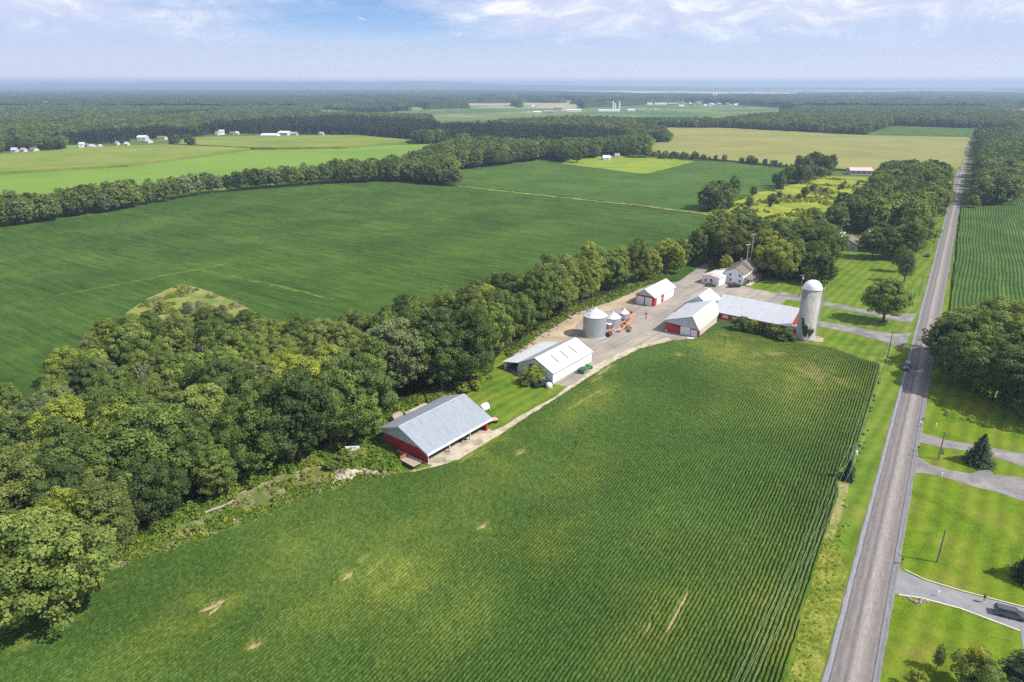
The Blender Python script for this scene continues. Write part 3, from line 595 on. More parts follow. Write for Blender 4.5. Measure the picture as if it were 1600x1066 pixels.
# ------------------------------------------------------------------ trees
TR = np.random.RandomState(23)
def quads(C, Nn, size, rs, aspect=1.0):
    """square-ish leaf sprays at centres C facing Nn"""
    n = len(C); a = np.cross(Nn, rs.normal(size=(n, 3))); a /= np.linalg.norm(a, axis=1)[:, None]+1e-9
    b = np.cross(Nn, a); s = size[:, None]/2
    V = np.stack([C-a*s-b*s*aspect, C+a*s-b*s*aspect*0.7, C+a*s*0.8+b*s*aspect, C-a*s*0.9+b*s*aspect*0.8], 1).reshape(-1, 3)
    return V, np.arange(4*n, dtype=np.int32).reshape(n, 4)
def unit(v): return v/(np.linalg.norm(v, axis=1)[:, None]+1e-9)
def crown_mesh(name, seed, R, z0, z1, ncl, per, leaf, rcl=(0.20, 0.36), mats=None, ragged=0.12, flat=0.8, inner=0.10):
    rs = np.random.RandomState(seed); cz = (z0+z1)/2; H2 = (z1-z0)/2
    k = np.arange(ncl)+0.5; zz = 1-1.72*k/ncl; th = k*2.39996+rs.normal(0, .25, ncl)
    zz = np.clip(zz+rs.normal(0, .07, ncl), -0.8, 1); rr_ = np.sqrt(1-zz**2)
    d = np.stack([rr_*np.cos(th), rr_*np.sin(th), zz], 1)
    lob = 1+ragged*np.sin(th*2+seed)+ragged*0.9*np.sin(th*3+seed*2.1+zz*3)
    rc = rs.uniform(*rcl, ncl)*R; rc[rs.rand(ncl) < 0.2] *= 1.25
    cen = d*np.stack([(R-rc*0.75)*lob, (R-rc*0.75)*lob, (H2-rc*0.6)], 1)*rs.uniform(0.74, 1.10, ncl)[:, None]
    cen[:, 2] += cz
    cl_t = rs.rand(ncl)
    C, NN, S, T = [], [], [], []
    for i in range(ncl):
        m = int(per*(rc[i]/(0.28*R))**2)
        u = unit(rs.normal(size=(m, 3))+d[i]*0.75+np.array([0, 0, .45]))
        rad = rc[i]*(0.80+0.28*rs.rand(m))
        p = cen[i]+u*rad[:, None]*np.array([1, 1, flat])
        nn = unit(u*0.9+rs.normal(size=(m, 3))*0.42+np.array([0, 0, .30]))
        C.append(p); NN.append(nn); S.append(leaf*rs.uniform(.6, 1.35, m)); T.append(np.clip(0.55*cl_t[i]+0.45*rs.rand(m), 0, 1))
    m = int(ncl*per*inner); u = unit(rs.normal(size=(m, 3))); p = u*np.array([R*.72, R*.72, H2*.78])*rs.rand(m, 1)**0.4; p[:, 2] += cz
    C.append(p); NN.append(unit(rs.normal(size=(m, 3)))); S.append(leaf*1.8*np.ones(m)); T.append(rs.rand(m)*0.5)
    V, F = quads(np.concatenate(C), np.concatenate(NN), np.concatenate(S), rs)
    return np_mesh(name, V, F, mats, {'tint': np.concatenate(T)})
def conifer_mesh(name, seed, R, z0, z1, whorls, mats, leaf=0.5, droop=0.25, dens=9):
    rs = np.random.RandomState(seed); C, NN, S, T = [], [], [], []
    for w in range(whorls):
        t = w/(whorls-1); z = z0+(z1-z0)*t; r = R*(1-t)**0.85*rs.uniform(.88, 1.1)+0.12
        nb = max(5, int(15*(1-t)+5)); a0 = rs.rand()*6.28
        for k in range(nb):
            a = a0+6.283*k/nb+rs.normal(0, .12); L = r*rs.uniform(.78, 1.08); ns_ = max(2, int(dens*L/ R)+2); ct = rs.rand()
            for j in range(ns_):
                f = (j+rs.rand())/ns_; q = L*(0.12+0.88*f)
                for side in (-1, 0, 1):
                    sp_ = side*leaf*0.62*(1-f*0.6)
                    C.append((q*math.cos(a)-sp_*math.sin(a), q*math.sin(a)+sp_*math.cos(a), z-droop*q+rs.normal(0, .06)+0.12*abs(side)*-1))
                    NN.append((math.cos(a)*0.45+rs.normal(0, .25), math.sin(a)*0.45+rs.normal(0, .25), 1.0+rs.normal(0, .2)))
                    S.append(leaf*rs.uniform(.65, 1.25)*(1-0.35*f)); T.append(0.5*ct+0.5*rs.rand())
    V, F = quads(np.array(C), unit(np.array(NN)), np.array(S), rs, 0.8)
    return np_mesh(name, V, F, mats, {'tint': np.array(T)})
m_bark = plain('bark', (0.11, 0.085, 0.06), 0.9, var=0.3, scale=3, bump=0.5)
m_deadwood = plain('dead_bark', (0.30, 0.27, 0.24), 0.9, var=0.2, scale=3)
def trunk_mesh(name, seed, h, r0, limbs=5, reach=0.35, mat=None, twigs=0):
    r = random.Random(seed); mb = MB()
    bend = [Vector((r.uniform(-.25, .25)*i*.5, r.uniform(-.25, .25)*i*.5, h*i/5)) for i in range(6)]
    mb.tube([bend[0]-Vector((0, 0, .3))]+bend[1:], [r0*1.35, r0*.95, r0*.8, r0*.6, r0*.4, r0*.15], 8)
    for k in range(limbs):
        t = 0.25+0.6*k/limbs; b = bend[int(t*5)].lerp(bend[min(5, int(t*5)+1)], t*5 % 1); a = r.uniform(0, 6.28); L = h*reach*r.uniform(.7, 1.1)
        p1 = b+Vector((math.cos(a)*L*.5, math.sin(a)*L*.5, L*.35)); p2 = b+Vector((math.cos(a)*L, math.sin(a)*L, L*.8))
        mb.tube([b, p1, p2], [r0*.4, r0*.25, r0*.08], 5)
        for q in range(twigs):
            s_ = p1.lerp(p2, r.random()); a2 = r.uniform(0, 6.28); e = s_+Vector((math.cos(a2), math.sin(a2), r.uniform(.3, 1.2)))*L*.35
            mb.tube([s_, e], [r0*.12, r0*.03], 4)
    return mb.mesh(name, mat or m_bark)

LM = {
 'dark green': leafmat('leaf_dark', (0.030, 0.055, 0.013), (0.083, 0.130, 0.027), (0.188, 0.250, 0.057), 0.30),
 'mid green': leafmat('leaf_mid', (0.045, 0.077, 0.015), (0.133, 0.190, 0.035), (0.275, 0.344, 0.075), 0.30),
 'yellow-green': leafmat('leaf_yellowish', (0.098, 0.130, 0.015), (0.237, 0.290, 0.037), (0.425, 0.469, 0.075), 0.30),
 'olive': leafmat('leaf_olive', (0.057, 0.080, 0.018), (0.152, 0.190, 0.043), (0.294, 0.328, 0.088), 0.28),
 'greyish green': leafmat('leaf_grey', (0.055, 0.083, 0.033), (0.144, 0.188, 0.070), (0.269, 0.319, 0.131), 0.28),
 'bright yellow': leafmat('leaf_gold', (0.250, 0.250, 0.013), (0.500, 0.475, 0.022), (0.600, 0.600, 0.050)),
 'blue-green': leafmat('needle_blue', (0.015, 0.033, 0.015), (0.040, 0.073, 0.034), (0.088, 0.135, 0.062), 0.14),
}
# (name, crown factory, full height, crown radius)
SHAPES = []
def shape(i, col):
    nm, args = SHAPES_DEF[i]
    key = (i, col)
    if key not in SH_CACHE:
        b = SH_BASE.get(i)
        if b is None: b = crown_mesh('crown_'+nm, mats=LM['mid green'], **args); SH_BASE[i] = b
        me = b.copy(); me.materials.clear(); me.materials.append(LM[col]); SH_CACHE[key] = me
    return SH_CACHE[key]
SH_CACHE, SH_BASE = {}, {}
SHAPES_DEF = [
 ('round', dict(seed=1, R=5.4, z0=1.4, z1=16, ncl=150, per=250, leaf=0.25, rcl=(.10, .25), ragged=.15)),
 ('domed', dict(seed=2, R=6.2, z0=1.8, z1=15, ncl=170, per=260, leaf=0.26, rcl=(.09, .22), ragged=.15)),
 ('oval', dict(seed=3, R=4.3, z0=1.0, z1=17.5, ncl=140, per=200, leaf=0.24, rcl=(.11, .27), ragged=.20)),
 ('ragged', dict(seed=4, R=5.2, z0=1.2, z1=16.5, ncl=115, per=230, leaf=0.25, ragged=.30, rcl=(.09, .30))),
 ('feathery', dict(seed=5, R=4.6, z0=1.2, z1=16, ncl=190, per=130, leaf=0.21, rcl=(.07, .21), ragged=.24)),
 ('broad', dict(seed=6, R=6.8, z0=1.6, z1=14.5, ncl=190, per=260, leaf=0.27, rcl=(.08, .23), ragged=.18)),
]
SH_R = [5.4, 6.2, 4.3, 5.2, 4.6, 6.8]; SH_H = [16, 15, 17.5, 16.5, 16, 14.5]
TRUNKS = [trunk_mesh('trunk', 40+i, SH_H[i]*0.85, 0.32, 6, 0.28) for i in range(6)]
TREES = []     # (x, y, radius) for spacing
def tree(x, y, h, i, col, label, group, rz=None, wide=1.0, cat='tree', name='broadleaf_tree'):
    s = h/SH_H[i]; o = empty(name, (x, y, 0), RG.uniform(0, 6.28) if rz is None else rz); o.scale = (s*wide, s*wide, s)
    tag(o, label, cat, group)
    link('trunk', TRUNKS[i], o); link('crown', shape(i, col), o)
    TREES.append((x, y, SH_R[i]*s*wide)); return o

def scatter_pts(poly, spacing, jitter=0.42, seed=0):
    xs = [p[0] for p in poly]; ys = [p[1] for p in poly]; rs = np.random.RandomState(seed)
    gx, gy = np.meshgrid(np.arange(min(xs), max(xs)+spacing, spacing), np.arange(min(ys), max(ys)+spacing, spacing*0.87))
    gx = gx + (np.arange(gx.shape[0]) % 2)[:, None]*spacing/2
    x = gx.ravel()+rs.uniform(-1, 1, gx.size)*jitter*spacing; y = gy.ravel()+rs.uniform(-1, 1, gx.size)*jitter*spacing
    k = inpoly(x, y, poly); return np.stack([x[k], y[k]], 1)

# --- the wood beside the farm
W1 = GL(WOOD1)
front = W1[:29]; back = W1[29:]
YARD_OBJ = [('the red shed', G(640,690)), ('the white barn', G(830,560)), ('the big bin', G(905,500)), ('the garage', G(985,455)), ('the lane', G(1080,415)),
            ('the brush strip', G(450,740)), ('the fallen log', G(300,830)), ('the bean corner', G(100,930)), ('the grassy point', G(310,530)), ('the far beans', G(100,590)), ('the yellow tree', G(200,560)), ('the middle field', G(520,540)), ('the track', G(420,540)), ('the frame edge', G(-60,800)), ('the field bend', G(700,505))]
def along_front(x, y, pl):
    return float(np.abs(polyline_dist(np.array([x]), np.array([y]), [(p.x, p.y) for p in pl]))[0])
pts = scatter_pts([(p.x, p.y) for p in W1], 8.1, 0.46, 5)
pts = np.r_[pts, scatter_pts([(p.x, p.y) for p in GL([(640,640),(745,600),(790,548),(870,497),(960,462),(1050,428),(1062,424),(1000,432),(860,458),(740,510),(640,560)])], 16, 0.4, 8)]
keep = []
for x, y in pts:
    if y < 62 or x < -1.05*y-12: continue
    keep.append((x, y))
hand = [  # conspicuous trees read off the photograph: base position, height, shape, colour, crown width, label
 (78, 968, 18.5, 5, 'mid green', 1.12, 'big round maple with puffy crown at the near corner of the wood by the beans'),
 (470, 722, 21.5, 1, 'dark green', 0.95, 'tall dark tree at the wood edge just behind the brush strip near the red shed'),
 (545, 668, 19.0, 4, 'greyish green', 1.1, 'greyish soft-crowned tree left of the red shed, standing higher than its neighbours'),
 (735, 603, 22.5, 3, 'dark green', 1.05, 'tallest dark tree of the wood, right behind the mown grass beside the white barn'),
 (690, 612, 20.0, 0, 'dark green', 1.0, 'tall dark tree behind the roof of the open red shed'),
 (835, 512, 21.0, 0, 'mid green', 0.95, 'tall mid green tree at the wood edge between the white barn and the grain bin'),
 (880, 485, 20.0, 3, 'olive', 0.95, 'tall olive tree at the wood edge just left of the big grain bin'),
 (1040, 424, 14.5, 1, 'yellow-green', 1.0, 'bright yellow-green round tree behind the small red garage'),
 (1062, 420, 14.0, 0, 'mid green', 1.0, 'round mid green tree at the far tip of the farm wood beside the lane'),
 (185, 560, 9.0, 1, 'bright yellow', 0.7, 'small bright yellow tree on the far edge of the left wood'),
 (170, 545, 10.5, 0, 'yellow-green', 1.0, 'small lime green tree beside the yellow one on the far edge of the left wood'),
]
for (px, py, h, i, col, wd, lb) in hand:
    g = G(px, py); keep = [k for k in keep if math.hypot(k[0]-g.x, k[1]-g.y) > (7.0 if px > 100 else 11)]
    tree(g.x, g.y, h, i, col, lb, None, wide=wd)
used_lb = {}
COLW = {'far': [('mid green', .54), ('yellow-green', .14), ('olive', .12), ('greyish green', .08), ('dark green', .12)],
        'near': [('dark green', .46), ('mid green', .42), ('greyish green', .04), ('olive', .05), ('yellow-green', .03)]}
def pick(wts, r):
    t = r.random(); s = 0
    for c, w in wts:
        s += w
        if t < s: return c
    return wts[0][0]
SHN = ['round', 'domed', 'oval', 'ragged', 'feathery', 'broad']
rw = random.Random(99)
def describe(h, i, col, where):
    size = 'tall' if h > 18.5 else ('low' if h < 13 else 'mid-height')
    return '%s %s %s-crowned tree %s' % (size, col, SHN[i], where)
for (x, y) in keep:
    df = along_front(x, y, front[3:]); db_ = along_front(x, y, back)
    strip = x > -42 + (y-150)*0.1 and y > 120         # the narrow tall belt along the farmyard
    far = (not strip) and (db_ < 38 or x < -95)
    hbase = 19.0 if strip else (16.0 if not far else 13.0)
    if strip and y > 215: hbase = 17.0
    if db_ < 9: hbase *= 0.86
    h = hbase*rw.uniform(.74, 1.16)
    col = pick(COLW['far' if (far or rw.random() < 0.25) and not strip else 'near'], rw)
    if y > 215 and x > 20 and rw.random() < 0.3: col = 'yellow-green'
    i = rw.choice([0, 0, 1, 2, 3, 3, 4, 5]) if not strip else rw.choice([0, 1, 2, 2, 3, 4])
    ref = min(YARD_OBJ, key=lambda q: (q[1].x-x)**2+(q[1].y-y)**2)
    pos = 'on wood edge' if df < 8 else ('on far wood edge' if db_ < 9 else 'inside wood')
    where = '%s by %s' % (pos, ref[0])
    tree(x, y, h, i, col, describe(h, i, col, where), 'trees of the farm wood', wide=rw.uniform(.92, 1.12)*(1.04 if not strip else 0.98))
N_WOOD1 = len(TREES); print('wood1', N_WOOD1)
# undergrowth at the foot of the wood
m_weed = leafmat('leaf_weed', (0.08, 0.14, 0.012), (0.13, 0.21, 0.020), (0.21, 0.28, 0.035))
m_weedy = leafmat('leaf_weed_yellow', (0.13, 0.18, 0.02), (0.23, 0.27, 0.035), (0.36, 0.37, 0.06))
m_dryw = leafmat('leaf_dry', (0.16, 0.13, 0.06), (0.28, 0.23, 0.12), (0.42, 0.36, 0.22))
def tuft_mesh(name, seed, R, H, n, leaf, mat):
    rs = np.random.RandomState(seed); u = unit(rs.normal(size=(n, 3))); u[:, 2] = np.abs(u[:, 2])
    p = u*np.array([R, R, H])*rs.uniform(.55, 1.05, (n, 1)); lo = 1+.3*np.sin(np.arctan2(u[:, 1], u[:, 0])*3+seed); p[:, :2] *= lo[:, None]
    V, F = quads(p, unit(u+rs.normal(size=(n, 3))*.6+np.array([0, 0, .5])), leaf*rs.uniform(.6, 1.4, n), rs)
    return np_mesh(name, V, F, mat, {'tint': rs.rand(n)})

def gn_scatter(name, pts, rot, scl, idx, meshes, label, cat, kind='stuff'):
    """one object: copies of a few meshes on its points"""
    me = bpy.data.meshes.new(name); me.vertices.add(len(pts)); me.vertices.foreach_set('co', np.asarray(pts, np.float32).ravel())
    for an, av, ty in (('ry', rot, 'FLOAT'), ('pick', idx, 'INT')):
        a = me.attributes.new(an, ty, 'POINT'); a.data.foreach_set('value', np.asarray(av, np.float32 if ty == 'FLOAT' else np.int32))
    a = me.attributes.new('sc', 'FLOAT_VECTOR', 'POINT'); a.data.foreach_set('vector', np.asarray(scl, np.float32).ravel())
    o = link(name, me); tag(o, label, cat, None, kind)
    c = bpy.data.collections.new(name+'_kinds')
    for k, m_ in enumerate(meshes):
        q = bpy.data.objects.new('kind_%02d' % k, m_); c.objects.link(q)
    ng = bpy.data.node_groups.new(name, 'GeometryNodeTree')
    ng.interface.new_socket('Geometry', in_out='INPUT', socket_type='NodeSocketGeometry'); ng.interface.new_socket('Geometry', in_out='OUTPUT', socket_type='NodeSocketGeometry')
    gi = ng.nodes.new('NodeGroupInput'); go = ng.nodes.new('NodeGroupOutput')
    ci = ng.nodes.new('GeometryNodeCollectionInfo'); ci.inputs['Collection'].default_value = c; ci.inputs['Separate Children'].default_value = True; ci.inputs['Reset Children'].default_value = True
    ip = ng.nodes.new('GeometryNodeInstanceOnPoints'); ip.inputs['Pick Instance'].default_value = True
    def na(n_, t): q = ng.nodes.new('GeometryNodeInputNamedAttribute'); q.data_type = t; q.inputs[0].default_value = n_; return q.outputs[0]
    cx_ = ng.nodes.new('ShaderNodeCombineXYZ'); ng.links.new(na('ry', 'FLOAT'), cx_.inputs[2])
    e2r = ng.nodes.new('FunctionNodeEulerToRotation'); ng.links.new(cx_.outputs[0], e2r.inputs[0])
    ng.links.new(gi.outputs[0], ip.inputs['Points']); ng.links.new(ci.outputs[0], ip.inputs['Instance'])
    ng.links.new(na('pick', 'INT'), ip.inputs['Instance Index']); ng.links.new(e2r.outputs[0], ip.inputs['Rotation']); ng.links.new(na('sc', 'FLOAT_VECTOR'), ip.inputs['Scale'])
    ng.links.new(ip.outputs[0], go.inputs[0])
    md = o.modifiers.new('scatter', 'NODES'); md.node_group = ng; return o
TUFTS = [tuft_mesh('tuft', i, 0.75, 0.8, 150, 0.24, [m_weed, m_weed, m_weedy, m_dryw][i]) for i in range(4)]
def weeds(name, poly_px, spacing, hs, wts, label, seed, z=0.02, raw=None, cond=None):
    p = scatter_pts([(q.x, q.y) for q in (raw or GL(poly_px))], spacing, .5, seed)
    if cond is not None: p = p[cond(p[:, 0], p[:, 1])]
    rs = np.random.RandomState(seed); n = len(p); s = rs.uniform(hs[0], hs[1], n)
    idx = rs.choice(4, n, p=wts)
    gn_scatter(name, np.c_[p, np.full(n, z)], rs.rand(n)*6.28, np.stack([s, s, s*rs.uniform(.7, 1.3, n)], 1), idx, TUFTS, label, 'weeds')
weeds('weeds', [(-150,1078),(0,1003),(45,985),(95,952),(150,912),(215,884),(300,854),(360,836),(420,810),(480,785),(540,765),(585,752),(600,744),(560,735),(500,745),(440,760),(400,775),(360,790),(320,815),(260,840),(190,865),(110,915),(60,960),(0,985)], 0.95, (.5, 1.3), [.5, .25, .17, .08],
      'bright weeds and brush strip between the wood and the bean field', 61, cond=lambda x, y: vnoise(x, y, 5.0, 7) + 0.25*vnoise(x, y, 1.5, 9) < 0.74)
weeds('weeds', [(560,700),(600,672),(600,690),(625,730),(600,738),(570,728),(545,735),(530,725)], 0.75, (.7, 1.7), [.6, .35, .05, 0], 'bright green weeds in front of the red shed', 62)
weeds('weeds', [(1297,815),(1330,815),(1303,905),(1262,1066),(1225,1330),(1180,1330),(1232,1066),(1268,905)], 0.9, (.10, .30), [.30, .20, .50, 0], 'tall yellowish grass on the verge between field and road', 63)
weeds('weeds', [(795,560),(845,522),(905,487),(960,469),(1000,450),(1050,430),(1040,428),(1000,440),(960,458),(900,476),(840,515),(790,552)], 1.0, (.6, 1.6), [.5, .3, .1, .1], 'undergrowth along the wood edge behind the grain bins', 64)
weeds('weeds', None, 0.9, (.35, .85), [.2, .3, .3, .2], 'weeds in the roadside ditch between the road and the corn on the far side', 65, raw=[road_pt(140, RW+2.6), road_pt(330, RW+2.6), road_pt(330, RW+5.2), road_pt(140, RW+4.6)])

# ------------------------------------------------------------------ far buildings
mw_white = plain('white_siding', (0.80, 0.80, 0.78), 0.6, var=0.06)
mw_grey = plain('grey_siding', (0.42, 0.44, 0.47), 0.6, var=0.08)
mw_tan = plain('tan_siding', (0.55, 0.50, 0.42), 0.7, var=0.08)
mw_brick = plain('brick_red', (0.36, 0.17, 0.12), 0.85, var=0.15)
mr_brown = plain('shingle_brown', (0.17, 0.135, 0.115), 0.85, var=0.18, scale=2)
mr_grey = plain('shingle_grey', (0.26, 0.26, 0.28), 0.85, var=0.15, scale=2)
mr_metal = plain('metal_roof_far', (0.72, 0.74, 0.76), 0.4, 0.2, var=0.08)
mr_blue = plain('metal_roof_blue', (0.30, 0.36, 0.46), 0.4, 0.2, var=0.08)
mr_pink = plain('metal_roof_rust', (0.58, 0.44, 0.42), 0.5, 0.2, var=0.12, scale=0.6)
m_glass = plain('window_glass', (0.03, 0.04, 0.055), 0.15, 0.0, var=0.05, spec=0.6)
m_conc = plain('concrete', (0.46, 0.44, 0.41), 0.9, var=0.12, scale=0.8)
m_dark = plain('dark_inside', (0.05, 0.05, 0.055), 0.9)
OPEN_SPOTS = []
def gable_parts(par, L, W, he, hr, wall, roof, ov=0.5, th=0.18, ry=None, x0=0, y0=0, wins=0, centered=True):
    if centered: x0, y0 = -L/2, -W/2
    ry = W/2 if ry is None else ry
    mb = MB(); prof = [(y0, 0), (y0+W, 0), (y0+W, he), (y0+ry, hr), (y0, he)]
    mb.extr(prof, x0, x0+L); w = mb.build('wall', wall, par)
    rb = MB(); k1 = (hr-he)/ry; k2 = (hr-he)/(W-ry)
    rb.extr([(y0-ov, he-ov*k1+.02), (y0+ry, hr+.02), (y0+W+ov, he-ov*k2+.02), (y0+W+ov, he-ov*k2+.02+th), (y0+ry, hr+.02+th), (y0-ov, he-ov*k1+.02+th)], x0-ov, x0+L+ov)
    r = rb.build('roof', roof, par); return w, r
def far_house(px, py, wpx, dep, h, rot, wall, roof, label, name='farmhouse', cat='house', group=None, rise=2.2, wins=True):
    g = G(px, py); L = wpx*dist_px(px, py)*(0.85 if px < 520 and py > 200 else 1); o = thing(name, (g.x, g.y, 0), math.radians(rot), label, cat, group)
    gable_parts(o, L, dep, h, h+rise, wall, roof)
    if wins and h >= 2.8:
        for k in range(max(1, min(4, int(L/5)))):
            xx = -L/2+L*(k+.5)/max(1, min(4, int(L/5)))
            MB().box((xx, -dep/2-.02, h*0.55), (1.3, .08, 1.2)).build('window', m_glass, o)
    OPEN_SPOTS.append((g.x, g.y, max(L, dep)*0.5+16)); return o
FH = [
 (24,238,8,9,3.2,10,mw_white,mr_metal,'white bungalow with pale roof left of the row by the far cornfield edge','farmhouse'),
 (38,238,7,8,3.0,0,mw_white,mr_grey,'small white house between two bungalows at the far cornfield edge','farmhouse'),
 (54,237,9,9,3.0,-8,mw_tan,mr_brown,'tan bungalow with brown roof beyond the far cornfield','farmhouse'),
 (129,230.5,8,10,4.5,15,mw_white,mr_metal,'white two-storey house beside the small lawn beyond the cornfield','farmhouse'),
 (137,231,4,8,3.5,0,mw_brick,mr_brown,'narrow red-brown house between two white houses beyond the cornfield','farmhouse'),
 (145,232,8,9,3.0,-10,mw_white,mr_metal,'low white garage right of the red-brown house beyond the cornfield','garage'),
 (158,231.5,4,6,2.6,0,mw_white,mr_metal,'tiny white shed at the end of the row beyond the cornfield','shed'),
 (184,227,4,7,3.0,0,mw_white,mr_grey,'small white house half behind trees by the far cornfield road','farmhouse'),
 (199,228,6,7,2.8,0,mw_white,mr_metal,'small pale shed with flat roof left of the long white barn','shed'),
 (224,219,15,14,4.5,5,mw_white,mr_metal,'white barn with pale roof standing by the far road','barn'),
 (233,223.5,8,9,2.8,-20,mw_white,mr_metal,'white drive shed in front of the white barn by the far road','shed'),
 (254,218.5,14,10,3.2,0,mw_tan,mr_brown,'long tan bungalow with brown roof beside the far road','farmhouse'),
 (340,211.5,5,9,3.5,0,mw_white,mr_grey,'small white house left of the large white house on the field edge','farmhouse'),
 (347,210.5,9,10,5.5,20,mw_white,mr_metal,'large white farmhouse with pale gable roof on the field edge','farmhouse'),
 (363,211,6,8,3.0,0,mw_brick,mr_brown,'small brick bungalow right of the large white farmhouse','farmhouse'),
 (371,210.5,5,8,3.0,0,mw_white,mr_metal,'small white garage beside the brick bungalow on the field edge','garage'),
 (423,215,30,16,4.0,0,mw_white,mr_metal,'long white livestock barn beyond the upper left cornfield','barn'),
 (446,212,20,18,5.0,-15,mw_white,mr_metal,'broad white barn joined to the end of the long white barn','barn'),
 (461,212,9,10,3.5,0,mw_grey,mr_grey,'grey farmhouse right of the long white barn','farmhouse'),
 (503,211.5,7,9,3.0,0,mw_white,mr_grey,'small white house alone at the edge of the pine plantation','farmhouse'),
 (826,177,6,10,4,0,mw_white,mr_grey,'small white house at the left end of the distant farmstead','farmhouse'),
 (839,178,12,16,5,0,mw_tan,mr_metal,'tan shed with white roof in the distant farmstead','barn'),
 (857,177.5,15,18,6,0,mr_blue,mr_blue,'dark blue-grey implement shed in the distant farmstead','barn'),
 (872,170,14,14,5,0,mw_brick,mr_pink,'reddish house behind the blue shed in the distant farmstead','farmhouse'),
 (882,175,9,14,4,0,mw_tan,mr_pink,'pinkish low barn right of the blue shed in the distant farmstead','barn'),
 (897,174.5,22,18,5,0,mw_white,mr_metal,'long white barn at the right of the distant farmstead','barn'),
 (846,166,12,14,4,0,mw_white,mr_grey,'pale house behind the distant farmstead','farmhouse'),
 (833,167,5,12,4,0,mw_white,mr_metal,'small white cottage left behind the distant farmstead','farmhouse'),
 (951,174.5,33,18,4,0,mw_white,mr_metal,'very long white dairy barn with three white silos behind it','barn'),
 (986,174,11,14,4,0,mw_white,mr_metal,'white machine shed right of the long dairy barn','barn'),
 (1002,173.5,8,12,4,0,mw_grey,mr_grey,'grey house right of the machine shed by the dairy barn','farmhouse'),
 (1025,174,8,14,5,0,mw_grey,mr_blue,'blue-grey house standing alone on the distant pasture','farmhouse'),
 (1015,163.5,8,20,5,0,mw_white,mr_metal,'small white barn at the left of the far white barns','barn'),
 (1032,164,18,25,6,0,mw_white,mr_metal,'big white barn in the middle of the far white barns','barn'),
 (1050,164,13,22,5,0,mw_brick,mr_pink,'long red-roofed barn right of the big far white barn','barn'),
 (1064,167,8,18,5,0,mw_white,mr_metal,'white shed at the right end of the far white barns','barn'),
 (947,250.5,11,8,3.0,8,mw_white,mr_metal,'white cottage on the bright lawn beyond the upper bean field','farmhouse'),
 (964,247,7,7,2.8,0,mw_white,mr_grey,'small white outbuilding behind the cottage on the bright lawn','shed'),
 (1011,240,5,7,3.5,0,mw_white,mr_grey,'white house peeping between trees at the left end of the hedge','farmhouse'),
 (1342,272.5,33,11,4.0,-6,mw_grey,mr_pink,'long grey shed with rusty pink metal roof beyond the goldenrod field','shed'),
 (1358,375,10,7,3.0,25,mw_grey,mr_metal,'small outbuilding with bright white metal roof behind the bungalow among trees','shed'),
 (1314,377,6,5,2.5,0,mw_white,mr_metal,'tiny white shed almost hidden in trees left of the bungalow','shed'),
 (1276,165,6,22,7,0,mw_white,mr_metal,'white gabled house alone in far woods right of the village','farmhouse'),
 (1297,164,5,20,6,0,mw_white,mr_metal,'second white house in far woods right of the village','farmhouse'),
 (73,171,24,40,9,0,mw_brick,mr_brown,'large red brick institution in the far left woods','brick_building'),
 (118,168.5,18,30,6,0,mw_brick,mr_brown,'low red brick building right of the brick institution','brick_building'),
 (315,139.6,22,90,30,0,mw_white,mr_metal,'white factory far away near the left horizon','factory'),
 (486,137,26,90,12,0,mw_white,mr_metal,'long white warehouse near the horizon','warehouse'),
 (570,139.3,10,60,14,0,mw_white,mr_metal,'white silo block near the horizon left of the white sheds','warehouse'),
 (684,138.2,14,80,18,0,mw_white,mr_metal,'white shed near the horizon, first of the bright row','warehouse'),
 (702,138,15,80,14,0,mw_white,mr_metal,'wide white shed near the horizon, last of the bright row','warehouse'),
 (668,138.4,8,80,12,0,mw_white,mr_metal,'small white shed at the left of the bright horizon row','warehouse'),
 (960,139.5,45,90,8,0,mw_tan,mr_metal,'pale gravel works building on the plain near the horizon','warehouse'),
 (72,168.0,4,14,20,0,mw_brick,mr_brown,'square brick tower of the large institution in the far left woods','tower'),
]
mw_far = plain('white_siding_far', (0.50, 0.50, 0.49), 0.7, var=0.1); mr_far = plain('metal_roof_dull', (0.42, 0.44, 0.46), 0.6, 0.0, var=0.12)
for (px, py, w, d_, h, r, wm, rm, lb, nm) in FH:
    if px < 520 and py > 200: wm = mw_far if wm is mw_white and px not in (129, 347, 423) else wm; rm = mr_far if rm is mr_metal and px not in (224, 423, 446) else rm
    big = py < 145
    far_house(px, py, w, d_ if not big else d_, h, r, wm, rm, lb, nm, {'farmhouse': 'house', 'brick_building': 'building'}.get(nm, nm), rise=(2.4 if not big else 3.0), wins=not big)
rv = random.Random(4)
VP = []
for k in range(34):
    px = rv.uniform(1062, 1160); py = 168-9*rv.random()-3*abs(px-1110)/50
    if any(abs(px-q[0]) < 2.2 and abs(py-q[1]) < 1.2 for q in VP): continue
    VP.append((px, py))
VP.sort()
for k, (px, py) in enumerate(VP):
    wm, wn = rv.choice([(mw_white, 'white'), (mw_white, 'white'), (mw_tan, 'tan'), (mw_grey, 'grey'), (mw_brick, 'brick')]); rm, rn_ = rv.choice([(mr_metal, 'pale'), (mr_grey, 'grey'), (mr_brown, 'brown')])
    far_house(px, py, rv.uniform(2.5, 5.0), 12, rv.uniform(4, 7), rv.uniform(-30, 30), wm, rm, '%s village house with %s roof among the far trees' % (wn, rn_), 'village_house', 'house', 'village houses among the far trees', wins=False)
